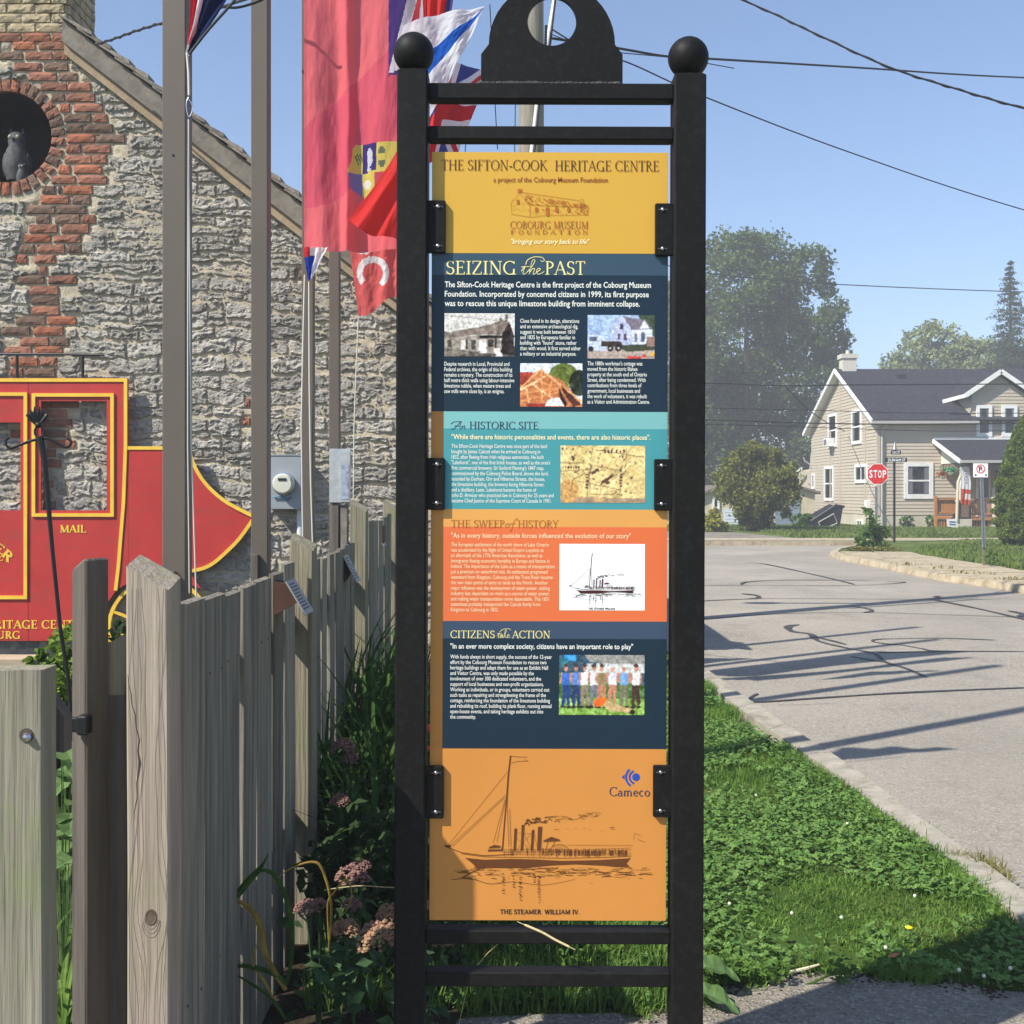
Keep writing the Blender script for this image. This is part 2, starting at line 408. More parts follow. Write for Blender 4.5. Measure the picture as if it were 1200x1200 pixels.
# pavement slabs beside the corner kerb
K3 = offs(FK, .26); K4 = offs(FK, 1.0); K5 = offs(FK, 1.06); K6 = offs(FK, 1.9)
pv = props(D.objects.new('corner_pavement', None), kind='structure'); COL.objects.link(pv)
for i in range(6, 40, 1):
    if K3[i][1] > 27: break
    for (A, B) in ((K3, K4), (K5, K6)):
        g = .012; b = MB()
        dz = random.uniform(-.006, .006)
        P = [A[i], B[i], B[i + 1], A[i + 1]]
        P = [(P[0][0], P[0][1] + g), (P[1][0], P[1][1] + g), (P[2][0], P[2][1] - g), (P[3][0], P[3][1] - g)]
        b.prism(P, far_top - .06, far_top + .005 + dz, 'z'); b.build('paving_slab', m_conc2, pv)
# far side: kerb, sidewalk, lawn
sheet('far_lawn', [(-60, 33.5), (60, 33.5), (60, 80), (-60, 80)], .10, m_far, side=.15)
fs = MB(); fs.box(-60, 10.6, 33.2, 33.42, -.05, .125); props(fs.build('cross_street_kerb', m_conc2), kind='structure')
sw = props(D.objects.new('sidewalk', None), kind='structure'); COL.objects.link(sw)
for i in range(14):
    b = MB(); b.box(4 + i * 1.5, 5.485 + i * 1.5, 34.3, 36.0, .05, .115 + random.uniform(-.004, .004)); b.build('paving_slab', m_conc2, sw)
sheet('driveway', [(4.5, 34.0), (9.6, 34.05), (8.4, 41), (2, 44), (-4, 44), (-4, 34)], .108, m_path)

# tar crack seals on the road
def ribbon2(pts, w):
    out = []
    for i, p in enumerate(pts):
        a = pts[max(0, i - 1)]; b = pts[min(len(pts) - 1, i + 1)]; tx, ty = b[0] - a[0], b[1] - a[1]; l = math.hypot(tx, ty) or 1
        ww = w if not isinstance(w, (list, tuple)) else w[i]
        out.append(((p[0] - ty / l * ww / 2, p[1] + tx / l * ww / 2), (p[0] + ty / l * ww / 2, p[1] - tx / l * ww / 2)))
    return out
def smooth(pts, k=6):
    P = [pts[0]] + list(pts) + [pts[-1]]; out = []
    for i in range(1, len(P) - 2):
        p0, p1, p2, p3 = P[i - 1], P[i], P[i + 1], P[i + 2]
        for j in range(k):
            t = j / k
            out.append(tuple(.5 * ((2 * b) + (-a + c) * t + (2 * a - 5 * b + 4 * c - d) * t * t + (-a + 3 * b - 3 * c + d) * t ** 3) for a, b, c, d in zip(p0, p1, p2, p3)))
    out.append(tuple(P[-2])); return out
SEALS = [([(390, 405), (350, 413), (365, 430), (430, 440), (460, 465), (560, 490), (660, 510), (700, 540), (770, 562), (850, 595)], .10),
         ([(445, 450), (500, 462), (560, 478)], .06), ([(575, 520), (640, 532), (705, 542)], .06),
         ([(1240, 503), (900, 501), (830, 492), (760, 480), (700, 475), (655, 466), (690, 458), (900, 455), (1105, 462)], .05),
         ([(670, 507), (760, 505), (900, 502)], .06),
         ([(240, 655), (213, 672), (240, 685), (500, 668), (800, 650), (1240, 632)], .055),
         ([(20, 387), (300, 368), (600, 362), (900, 370), (1240, 381)], .06), ([(570, 338), (640, 350), (650, 358), (620, 363)], .07),
         ([(20, 322), (300, 312), (850, 315), (880, 305), (905, 303)], .07), ([(868, 315), (1030, 348), (1240, 396)], .08), ([(850, 311), (1115, 316)], .06),
         ([(180, 295), (235, 301), (240, 310), (200, 313)], .09), ([(20, 265), (200, 265), (590, 265), (770, 254), (700, 250)], .06),
         ([(180, 262), (200, 253), (300, 247), (480, 246), (660, 247)], .07), ([(190, 184), (270, 189), (480, 235), (590, 262)], .08), ([(1140, 357), (1195, 368), (1180, 378)], .08)]
for k, (pl, wd) in enumerate(SEALS):
    g = smooth([gnd(810 + x / 3.077, 600 + y / 3.077, .004) for x, y in pl], 5)
    ww = [wd * (.35 + .8 * float(vn(i * .35, k * 3.1))) for i in range(len(g))]
    ww[0] *= .3; ww[-1] *= .3
    rb = ribbon2(g, ww); b = MB()
    for i in range(len(rb) - 1): b.poly([(*rb[i][0], .004 + k * .0006), (*rb[i][1], .004 + k * .0006), (*rb[i + 1][1], .004 + k * .0006), (*rb[i + 1][0], .004 + k * .0006)])
    props(b.build('tar_seam', m_tar), kind='structure')
# ================================================================== STONE BUILDING
WY = 10.0                                      # wall face
sb = root('stone_building', (-4.5, WY, 0), 'rough grey limestone building with brick patched gable, timber raked roof edge and round opening', 'building')
APX, APZ = at(18, -12, WY)[0], at(18, -12, WY)[2]
def rake(x, d=0):                               # z of the gable line (underside of the roof) at x
    return APZ - .775 * abs(x - APX) - d
XR = -.15; XL = 2 * APX - XR
OC = at(8, 161, WY); ORAD = 53 / F * WY
# brick rows measured on the wall: (y, [(x0,x1),...])
ROWS = [(54, [(-40, 0), (16, 42), (46, 77)]), (66, [(-35, -4), (0, 27), (30, 62), (64, 80)]), (79, [(17, 49.5), (52, 80)]), (90.5, [(34, 67), (69.5, 91)]),
 (102.5, [(48, 79), (80.5, 107)]), (115, [(61, 76), (78, 112)]), (127, [(71, 82), (87, 121)]), (139, [(76, 107), (110, 126)]), (151, [(77.5, 97.5), (99, 133)]),
 (163, [(79, 112), (114, 147)]), (175, [(78, 95), (98, 130)]), (187, [(76, 107.5), (109.5, 125)]), (199, [(69, 82.5), (87, 120)]), (211, [(61, 89), (92, 126)]),
 (223, [(50, 65), (69, 72), (75, 109)]), (234.5, [(48, 81.5), (85, 106)]), (246, [(32, 65.5), (67.5, 101)]), (257, [(43, 59), (65, 94), (96, 112)]),
 (268.5, [(35, 68), (72.5, 105)]), (280, [(29, 60), (63, 95.5)]), (292, [(24, 41), (44, 77), (80, 96)]), (304, [(20, 32), (41, 65.5)]), (317, [(47.5, 55)]),
 (328, [(21, 53), (57, 90.5)]), (340.5, [(36, 69)]), (352.5, [(37, 69)]), (364.5, [(37, 70)]), (376, [(19, 54), (56, 90)]), (388, [(3, 36), (39.5, 75)]),
 (400.5, [(24, 58), (61, 81)]), (411, [(6, 37.5), (41, 74)]), (424, [(13, 45.5), (48, 67.5)]), (436.5, [(12, 27.5), (29.5, 65.5)]),
 (449, [(20, 52), (55, 75)]), (461, [(36, 68)]), (473.5, [(40, 57), (59, 92.5)]), (485, [(49, 79)]), (496, [(52, 61), (62.5, 85)]), (508, [(13, 26), (49, 81)]), (520, [(57, 89)]),
 (531, [(51, 66)]), (543, [(50, 72)]), (555, [(44, 56)]), (567, [(47, 63)]), (580, [(42, 60)]), (592, [(46, 66)]), (472, [(288, 293)]), (494, [(285, 294)]), (322, [(350, 368)])]
bricks = []
for y, xs in ROWS:
    for x0, x1 in xs: bricks.append((at(x0, y, WY)[0], at(x1, y, WY)[0], at(0, y, WY)[2]))
def bz(x, z):                                    # inside any brick (or the round opening and its ring)?
    if math.hypot(x - OC[0], z - OC[2]) < ORAD * 1.33: return True
    for a, b, c in bricks:
        if a - .012 < x < b + .012 and abs(z - c) < .047: return True
    return False
# relief of the rubble
def relief(X, Z, s=0):
    wx = fbm(X * 3, Z * 5, 5 + s, 3) - .5
    t = Z * 50 + wx * 12 + (fbm(X * 11, Z * 9, 9, 3) - .5) * 5
    L = np.floor(t); fr = t - L
    qx = X * 9 + L * 3.7 + (fbm(X * 20, Z * 26, 61, 2) - .5) * 1.6
    step = .35 * vn(X * 9 + L * 3.7, L * 5.3, 21) + .65 * _h(np.floor(qx), L * 5, 22)
    step2 = vn(X * 23 + L * 1.7, L * 2.3, 33)
    lip = np.clip((1 - fr) * 4, 0, 1) * .4 + .6
    h = .026 * step * lip + .013 * step2 + .010 * (fbm(X * 14, Z * 30, 3, 4) - .5)
    return h + .008 * (_h(np.floor(qx * 2.3), np.floor(t * 2), 77) - .5)
# mortar bed behind the stones
nx, nz = 420, 480
gx = np.linspace(XL + 1.2, XR, nx); gz = np.linspace(-.1, 1, nz)
X, U = np.meshgrid(gx, gz)
top = rake(X, .0) if False else (APZ - .775 * np.abs(X - APX))
Z = -.1 + (top + .1) * np.linspace(0, 1, nz)[:, None]
Hh = .017 + .026 * (fbm(X * 2.5, Z * 4, 88, 3) - .5) + .016 * (fbm(X * 22, Z * 34, 89, 3) - .5)
bm = np.zeros(X.shape, bool)
for _a, _b, _c in bricks: bm |= (X > _a - .03) & (X < _b + .03) & (np.abs(Z - _c) < .06)
bm |= np.hypot(X - OC[0], Z - OC[2]) < ORAD * 1.45
Hh = np.where(bm, .007 + .006 * (fbm(X * 30, Z * 30, 90, 2) - .5), Hh)
V = np.stack([X, WY - Hh, Z], -1)
r2 = np.hypot(X - OC[0], Z - OC[2])
idx = np.arange(nx * nz).reshape(nz, nx)
Q = np.stack([idx[:-1, :-1], idx[:-1, 1:], idx[1:, 1:], idx[1:, :-1]], -1).reshape(-1, 4)
rc = r2[:-1, :-1].reshape(-1)
wx_, wz_ = at(390, 620, WY)[0], 0
Q = Q[rc > ORAD * 1.12]
wall = np_mesh('wall', V.reshape(-1, 3), Q, m_mortar, sb, smooth=False)
# rubble stones
cells = []; z = -.05
while z < APZ:
    h = random.choice((.05, .065, .075, .085, .1, .12, .145)); x = XL + 1.2
    while x < XR:
        wd = random.uniform(.11, .42) * (1 + (h - .08) * 3)
        hh = h * random.uniform(.85, 1.0)
        if random.random() < .12 and h < .08: hh = h * 1.9
        cells.append((x, min(x + wd, XR + .02), z + random.uniform(-.012, .012), z + hh)); x += wd + random.uniform(.002, .012)
    z += h + random.uniform(.0, .008)
def stone_patch(x0, x1, z0, z1, step):
    n = max(4, int((x1 - x0) / step)); m = max(3, int((z1 - z0) / step))
    u = np.linspace(0, 1, n + 1); v = np.linspace(0, 1, m + 1); Ug, Vg = np.meshgrid(u, v)
    X = x0 + (x1 - x0) * Ug; Z = z0 + (z1 - z0) * Vg
    # ragged outline
    X = X + (fbm(X * 15, Z * 30, 41, 3) - .5) * .045 * np.abs(2 * Ug - 1) ** 2
    Z = Z + (fbm(X * 13, Z * 14, 47, 3) - .5) * .05 + (fbm(X * 2.2, Z * .8, 48, 2) - .5) * .10
    Z = np.minimum(Z, APZ - .775 * np.abs(X - APX) - .03)
    e = np.minimum(np.minimum(Ug, 1 - Ug) * (x1 - x0), np.minimum(Vg, 1 - Vg) * (z1 - z0))
    rnd = np.clip(e / .006, 0, 1) ** .6
    pr = .008 + .016 * _h(np.array([int(x0 * 997)]), np.array([int(z0 * 991)]), 3)[0]
    Y = WY + .005 - (pr + relief(X, Z)) * rnd + .002 * (1 - rnd)
    idx = np.arange((n + 1) * (m + 1)).reshape(m + 1, n + 1)
    Q = np.stack([idx[:-1, :-1], idx[:-1, 1:], idx[1:, 1:], idx[1:, :-1]], -1).reshape(-1, 4)
    return np.stack([X, Y, Z], -1).reshape(-1, 3), Q
keep = []
vx0, vx1 = at(-5, 0, WY)[0], at(462, 0, WY)[0]
for c in cells:
    cx, cz = (c[0] + c[1]) / 2, (c[2] + c[3]) / 2
    if cz > rake(cx) - .16 or cz > at(0, 50, WY)[2]: continue
    hit = False; pieces = [(c[0], c[1])]
    # cut stones at bricks
    for q in np.arange(c[0], c[1] + .001, .02):
        if bz(q, cz) or bz(q, c[2] + .012) or bz(q, c[3] - .012): hit = True; break
    if hit:
        run = None; pieces = []
        for q in np.arange(c[0], c[1] + .021, .012):
            ok = q <= c[1] and not (bz(q, cz) or bz(q, c[2] + .01) or bz(q, c[3] - .01))
            if ok and run is None: run = q
            if not ok and run is not None:
                if q - run > .05: pieces.append((run, q - .012))
                run = None
    for a, b in pieces: keep.append((a, b, c[2], c[3]))
vis = [c for c in keep if c[1] > vx0 and c[0] < vx1 and c[3] > .75]
rest = [c for c in keep if not (c[1] > vx0 and c[0] < vx1 and c[3] > .75)]
vis.sort(key=lambda c: -(c[1] - c[0]) * (c[3] - c[2]))
for c in vis[:300]:
    V, Q = stone_patch(*c, .0082); np_mesh('stone', V, Q, m_stone, wall)
def join_patches(cs, step):
    Vs, Qs, n = [], [], 0
    for c in cs:
        V, Q = stone_patch(*c, step); Vs.append(V); Qs.append(Q + n); n += len(V)
    return np.concatenate(Vs), np.concatenate(Qs)
V, Q = join_patches(vis[300:], .009); np_mesh('small_stones', V, Q, m_stone, wall)['kind'] = 'stuff'
V, Q = join_patches(rest, .04); np_mesh('outlying_stones', V, Q, m_stone, wall)['kind'] = 'stuff'
# bricks, each its own part
def brick_mesh(nm, sd, w=.25, h=.078, d=.05, nx=6, nz=3):
    """unit-ish brick with worn face, centred"""
    rr = np.random.default_rng(sd)
    b = MB(); 
    def pt(i, j, f):
        x = (i / nx - .5) * w; z = (j / nz - .5) * h
        ex = i in (0, nx); ez = j in (0, nz)
        if f: return (x + rr.normal() * .002 * (not ex) - (.004 * np.sign(x) if ex else 0) + rr.normal() * .0015, -d / 2 + rr.normal() * .0022 + (.006 if (ex or ez) else 0), z + rr.normal() * .0018 - (.003 * np.sign(z) if ez else 0))
        return (x, d / 2, z)
    idf = {}; 
    for j in range(nz + 1):
        for i in range(nx + 1): idf[(i, j)] = len(b.v); b.v.append(pt(i, j, True))
    for i in range(nx):
        for j in range(nz): b.f.append((idf[(i, j)], idf[(i + 1, j)], idf[(i + 1, j + 1)], idf[(i, j + 1)]))
    n = len(b.v); b.v += [(-w / 2, d / 2, -h / 2), (w / 2, d / 2, -h / 2), (w / 2, d / 2, h / 2), (-w / 2, d / 2, h / 2)]
    b.f.append(tuple([n] + [n + 1] + [idf[(i, 0)] for i in range(nx, -1, -1)]))
    b.f.append(tuple([n + 2, n + 3] + [idf[(i, nz)] for i in range(0, nx + 1)]))
    b.f.append(tuple([n + 3, n] + [idf[(0, j)] for j in range(0, nz + 1)]))
    b.f.append(tuple([n + 1, n + 2] + [idf[(nx, j)] for j in range(nz, -1, -1)]))
    me = D.meshes.new(nm); me.from_pydata([tuple(float(q) for q in p) for p in b.v], [], b.f); return me
def mset(nm, mat, n=4, **k):
    out = []
    for i in range(n):
        me = brick_mesh(nm, i + len(nm), **k); me.materials.append(mat); out.append(me)
    return out
BR = mset('brick', m_brickr) + mset('brick', m_brickd, 3) + mset('brick', m_brickb, 2)
BB = mset('brick', m_buff, 4)
wo = origin_of(sb)
def put(me, name, parent, x, y, z, sx=1, rot=0, rz=0, sz=1):
    o = D.objects.new(name, me); COL.objects.link(o); o.parent = parent
    p = origin_of(parent); o.location = (x - p.x, y - p.y, z - p.z); o.scale = (sx, 1, sz); o.rotation_euler = (random.uniform(-.02, .02), rot, rz); return o
random.seed(5)
for a, b, z in bricks:
    me = random.choice(BR)
    put(me, 'brick', wall, (a + b) / 2, WY - .000 - random.uniform(0, .006), z, (b - a) / .25, random.uniform(-.012, .012), 0, random.uniform(.92, 1.02))
NR = 34
for i in range(NR):
    a = 2 * math.pi * (i + .5) / NR + random.uniform(-.015, .015); r = ORAD + .060
    o = put(random.choice(BR), 'brick', wall, OC[0] + r * math.cos(a), WY - .002, OC[2] + r * math.sin(a), .118 / .25, -a, 0, random.uniform(.85, .98))
# recess behind the round opening
rec = MB(); N_ = 40
ring0 = [(OC[0] + (ORAD + .012) * math.cos(2 * math.pi * i / N_), WY - .01, OC[2] + (ORAD + .012) * math.sin(2 * math.pi * i / N_)) for i in range(N_)]
ring1 = [(p[0], WY + .75, p[2]) for p in ring0]
rec.v = ring0 + ring1
for i in range(N_): j = (i + 1) % N_; rec.f.append((i, j, N_ + j, N_ + i))
rec.f.append(tuple(range(N_, 2 * N_)))
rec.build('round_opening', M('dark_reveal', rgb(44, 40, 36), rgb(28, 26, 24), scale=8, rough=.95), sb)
# gable bricks left of the picture and chimney
cx0, cx1 = at(-75, 0, WY)[0], at(79.5, 0, WY)[0]; cw = cx1 - cx0
ctop = at(0, -95, WY)[2]; cbot = at(0, 50, WY)[2]; cd = .62
chm = MB(); chm.box(cx0 + .02, cx1 - .02, WY + .02, WY + cd - .02, rake(cx1) - .3, ctop); chimney = chm.build('chimney', m_mortar, sb)
rows = int((ctop - cbot) / .0865) + 1
for i in range(rows):
    z = cbot + .04 + i * .0865; x = cx0 - (.13 if i % 2 else 0) * 0; first = i % 2
    while x < cx1 - .03:
        wdt = .125 if (first and x == cx0) else .262
        x1 = min(x + wdt, cx1)
        if x1 - x > .04: put(random.choice(BB if i > 0 else BR), 'brick', chimney, (x + x1) / 2, WY - .004, z, (x1 - x - .012) / .25, random.uniform(-.01, .01))
        x = x1
    y = WY + .0
    while y < WY + cd - .05:
        y1 = min(y + .262 if (y > WY or first) else y + .13, WY + cd); 
        put(random.choice(BB if i > 0 else BR), 'brick', chimney, cx1 - .004, (y + y1) / 2, z, (y1 - y - .012) / .25, 0, R(90)); y = y1
# roof
ov = .16; th = .05
def slope(x0, x1, y0, y1, u0, u1, mat, nm, par, sgn=1):
    """slab following the right slope; x measured from the apex, u offsets normal-ish in z"""
    b = MB(); a = lambda x, u: APZ - .775 * x + u
    b.hexa([(APX + sgn * x0, y0, a(x0, u0)), (APX + sgn * x1, y0, a(x1, u0)), (APX + sgn * x1, y1, a(x1, u0)), (APX + sgn * x0, y1, a(x0, u0)),
            (APX + sgn * x0, y0, a(x0, u1)), (APX + sgn * x1, y0, a(x1, u1)), (APX + sgn * x1, y1, a(x1, u1)), (APX + sgn * x0, y1, a(x0, u1))])
    return b.build(nm, mat, par)
RX = XR - APX + .25
xa = cx1 - APX + .002
for sgn in (1, -1):
    rf = slope(xa if sgn == 1 else .35, RX, WY + .0, WY + 9, -.0, .05, m_oldwood, 'roof', sb, sgn)
    if sgn == 1: roof_r = rf
slope(0, xa, WY + cd, WY + 9, 0, .05, m_oldwood, 'roof', sb, 1)
slope(xa, RX, WY - .13, WY - .09, -.15, .055, m_oldwood, 'rake_board', sb)
slope(xa, RX, WY - .088, WY - .02, -.245, -.10, m_rakebeige, 'rake_trim', sb)
slope(xa, RX, WY - .085, WY + .0, -.0995, .04, m_oldwood, 'soffit', sb)
# shakes: ends stepped along the gable edge
n = 0; x = xa - .02
while x < RX:
    for j, yy in enumerate((WY - .18, WY + .02, WY + .2)):
        b = MB(); L_ = .30; wd = .17; lift = random.uniform(.0, .012)
        def zz(xx, u): return APZ - .775 * xx + u
        b.hexa([(APX + x, yy, zz(x, .056)), (APX + x + L_, yy, zz(x + L_, .085 + lift)), (APX + x + L_, yy + wd, zz(x + L_, .085 + lift)), (APX + x, yy + wd, zz(x, .056)),
                (APX + x, yy, zz(x, .07)), (APX + x + L_, yy, zz(x + L_, .135 + lift)), (APX + x + L_, yy + wd, zz(x + L_, .135 + lift)), (APX + x, yy + wd, zz(x, .07))])
        b.build('shingle', m_shake, roof_r)
    x += .168
for sgn in (1, -1):
    s_ = slope(xa if sgn == 1 else .35, RX, WY + .4, WY + 9, .052, .1, m_shake, 'shingles', sb, sgn); s_['kind'] = 'stuff'
# side wall and back of the building
b = MB(); b.box(XR - .4, XR, WY + .06, WY + 9, -.1, rake(XR)); b.box(XL, XL + .4, WY + .06, WY + 9, -.1, rake(XR)); b.box(XL, XL + 1.3, WY, WY + .05, -.1, rake(XR) + .1)
b.prism([(XL, -.1), (XR, -.1), (XR, rake(XR)), (APX, APZ), (XL, rake(XR))], WY + 8.8, WY + 9, 'y')
b.build('side_wall', m_mortar, sb)

# owls in the opening
m_owl = M('owl_plastic', rgb(92, 92, 92), rgb(48, 48, 50), scale=30, stretch=(1, 1, .4), rough=.8, bump=.5, bscale=90)
m_eye = M('owl_eye', rgb(130, 126, 104), rough=.5)
def owl(cx, cz, s, label):
    r = root('owl_figure', (cx, WY + .17, cz), label, 'owl figure', 'owls in the round opening')
    b = MB(); y = WY + .17
    b.lathe([(.03 * s, 0), (.085 * s, .02 * s), (.11 * s, .12 * s), (.112 * s, .2 * s), (.09 * s, .3 * s), (.07 * s, .34 * s), (.078 * s, .38 * s), (.075 * s, .43 * s), (.045 * s, .465 * s), (.01 * s, .47 * s)], (cx, y, cz), 18)
    b.build('body', m_owl, r, smooth=True)
    for sx in (-1, 1):
        MB().lathe([(.022 * s, 0), (.012 * s, .03 * s), (.001, .06 * s)], (cx + sx * .055 * s, y, cz + .45 * s), 8).build('ear_tuft', m_owl, r)
        MB().ball((cx + sx * .034 * s, y - .066 * s, cz + .41 * s), .022 * s, 10, (1, .5, 1)).build('eye', m_eye, r, smooth=True)
        MB().ball((cx + sx * .1 * s, y + .01, cz + .17 * s), .1 * s, 10, (.3, .6, 1.25)).build('wing', m_owl, r, smooth=True)
    MB().lathe([(.014 * s, 0), (.002, -.035 * s)], (cx, y - .078 * s, cz + .395 * s), 6).build('beak', m_iron, r)
sill = OC[2] - ORAD
owl(at(10, 0, WY)[0], sill + .004 + .035, 1.0, 'large grey owl figure standing in the round brick opening')
owl(at(14, 0, WY - .1)[0] + .0, sill - .0, .42, 'small grey owl figure at the feet of the larger owl')
D.objects['owl_figure.001'].location.y -= .07
# ================================================================== LETTERING
class Ink:
    """flat print: polygons in photo pixels on a plane Y"""
    def __init__(s, Y, lift): s.Y = Y; s.l = lift; s.v = []; s.f = []; s.k = 0
    def poly(s, pts, fresh=True):
        s.k += 1; d = s.Y - s.l - (s.k % 40) * 1.2e-5
        n = len(s.v); s.v += [at2(x, y, s.Y, d) for x, y in pts]; s.f.append(tuple(range(n, n + len(pts))))
    def stroke(s, pts, w, w2=None):
        r = ribbon2(pts, w if w2 is None else [w + (w2 - w) * i / max(1, len(pts) - 1) for i in range(len(pts))])
        s.k += 1; d = s.Y - s.l - (s.k % 40) * 1.2e-5; n = len(s.v)
        for a, b in r: s.v += [at2(*a, s.Y, d), at2(*b, s.Y, d)]
        for i in range(len(r) - 1): s.f.append((n + 2 * i, n + 2 * i + 1, n + 2 * i + 3, n + 2 * i + 2))
    def mesh(s, verts, faces):
        d = s.Y - s.l; n = len(s.v); s.v += [at2(x, y, s.Y, d) for x, y in verts]; s.f += [tuple(n + i for i in f) for f in faces]
    def build(s, name, mat, parent):
        b = MB(); b.v = s.v; b.f = s.f; return b.build(name, mat, parent)
def at2(x, y, Y, d):
    p = at(x, y, Y); return (p[0], d, p[2])
_TC = {}
def text_poly(txt, bold=0, shear=0):
    key = (txt, bold, shear)
    if key in _TC: return _TC[key]
    cu = D.curves.new('t', 'FONT'); cu.body = txt; cu.resolution_u = 2; cu.offset = bold; cu.shear = shear; cu.fill_mode = 'FRONT'
    o = D.objects.new('t', cu); COL.objects.link(o)
    me = D.meshes.new_from_object(o)
    v = [(p.co.x, p.co.y) for p in me.vertices]; f = [tuple(p.vertices) for p in me.polygons]
    D.objects.remove(o); D.curves.remove(cu); D.meshes.remove(me)
    _TC[key] = (v, f); return v, f
CAP = max(y for x, y in text_poly('H')[0])
def sans(ink, txt, x0, x1, base, cap, bold=0, shear=0):
    v, f = text_poly(txt, bold, shear); a = min(p[0] for p in v); b = max(p[0] for p in v)
    sx = (x1 - x0) / (b - a)
    ink.mesh([(x0 + (p[0] - a) * sx, base - p[1] * cap / CAP) for p in v], f)
# serif capitals built from strokes: l line (x0,y0,x1,y1,w)  a arc (cx,cy,rx,ry,a0,a1)  s serif foot (x,y,half)
T_, t_ = 'T', 't'
GL = {
 'A': (.74, 'l .05 0 .36 1 t;l .35 1 .68 0 T;l .17 .36 .56 .36 t;s .05 0 .1;s .68 0 .11'),
 'B': (.62, 'l .15 0 .15 1 T;a .2 .755 .26 .235 -90 90;a .2 .27 .33 .26 -90 90;l .02 .98 .22 .98 t;l .02 .02 .22 .02 t;l .15 .52 .22 .52 t'),
 'C': (.74, 'a .42 .5 .37 .49 48 312;l .68 .98 .68 .76 t;l .68 .04 .68 .22 t'),
 'D': (.8, 'l .15 0 .15 1 T;a .24 .5 .46 .48 -90 90;l .02 .98 .26 .98 t;l .02 .02 .26 .02 t'),
 'E': (.6, 'l .15 0 .15 1 T;l .02 .98 .52 .98 t;l .02 .02 .55 .02 t;l .15 .52 .42 .52 t;l .52 1 .52 .83 t;l .55 0 .55 .19 t;l .42 .43 .42 .62 t'),
 'F': (.55, 'l .15 0 .15 1 T;l .02 .98 .5 .98 t;l .15 .52 .4 .52 t;l .5 1 .5 .82 t;l .4 .43 .4 .62 t;s .15 0 .13'),
 'G': (.8, 'a .42 .5 .37 .49 48 310;l .68 .98 .68 .78 t;l .66 .05 .66 .42 T;s .66 .42 .13'),
 'H': (.82, 'l .15 0 .15 1 T;l .67 0 .67 1 T;l .15 .52 .67 .52 t;s .15 0 .13;s .15 .97 .13;s .67 0 .13;s .67 .97 .13'),
 'I': (.32, 'l .16 0 .16 1 T;s .16 0 .14;s .16 .97 .14'),
 'K': (.74, 'l .15 0 .15 1 T;l .15 .45 .6 1 t;l .28 .6 .68 0 T;s .15 0 .13;s .15 .97 .13;s .66 0 .1;s .6 .97 .1'),
 'L': (.58, 'l .15 0 .15 1 T;l .02 .02 .54 .02 t;s .15 .97 .13;l .54 0 .54 .2 t'),
 'M': (.94, 'l .13 0 .15 1 t;l .15 1 .46 .03 T;l .46 .03 .78 1 t;l .8 1 .81 0 T;s .13 0 .11;s .81 0 .12;s .13 .97 .1;s .82 .97 .1'),
 'N': (.82, 'l .14 0 .14 1 t;l .14 1 .68 0 T;l .68 0 .68 1 t;s .14 0 .12;s .12 .97 .1;s .68 .97 .12'),
 'O': (.84, 'a .42 .5 .37 .49 0 360'),
 'P': (.58, 'l .15 0 .15 1 T;a .2 .73 .31 .25 -90 90;l .02 .98 .22 .98 t;s .15 0 .13'),
 'R': (.68, 'l .15 0 .15 1 T;a .2 .74 .29 .24 -90 90;l .02 .98 .22 .98 t;s .15 0 .13;l .3 .5 .62 0 T;s .64 0 .08'),
 'S': (.52, 'a .26 .745 .19 .235 35 270;a .26 .27 .2 .25 90 -145;l .44 .95 .44 .76 t;l .05 .04 .05 .25 t'),
 'T': (.64, 'l .32 0 .32 1 T;l .03 .98 .61 .98 t;l .04 1 .04 .8 t;l .6 1 .6 .8 t;s .32 0 .14'),
 'U': (.78, 'l .15 1 .15 .3 T;a .39 .3 .24 .28 180 360;l .63 .3 .63 1 t;s .15 .97 .13;s .63 .97 .11'),
 'V': (.72, 'l .08 1 .37 0 T;l .37 0 .65 1 t;s .08 .97 .11;s .65 .97 .1'),
 'W': (1.0, 'l .07 1 .3 0 T;l .3 0 .5 1 t;l .5 1 .72 0 T;l .72 0 .93 1 t;s .07 .97 .1;s .5 .97 .1;s .93 .97 .1'),
 'Y': (.68, 'l .07 1 .34 .48 T;l .34 .48 .61 1 t;l .34 0 .34 .5 T;s .34 0 .13;s .08 .97 .11;s .61 .97 .1'),
 'Z': (.62, 'l .06 .98 .55 .98 t;l .55 .96 .06 .04 T;l .05 .02 .57 .02 t;l .06 1 .06 .8 t;l .57 0 .57 .2 t'),
 '-': (.36, 'l .04 .36 .32 .36 T'), ' ': (.3, ''), '.': (.24, 'l .06 .05 .17 .05 T'),
 'a': (.5, 'a .22 .17 .17 .17 60 300;l .38 0 .38 .38 T;a .24 .4 .14 .19 0 150;s .42 0 .06'),
 'm': (.9, 'l .12 0 .12 .6 T;a .27 .4 .15 .2 0 150;l .42 0 .42 .42 T;a .57 .4 .15 .2 0 150;l .74 0 .74 .42 T;s .12 0 .1;s .42 0 .1;s .74 0 .1'),
 'e': (.5, 'a .25 .3 .19 .3 0 320;l .07 .33 .43 .33 t'), 'c': (.48, 'a .25 .3 .19 .3 45 315'), 'o': (.54, 'a .27 .3 .21 .3 0 360')}
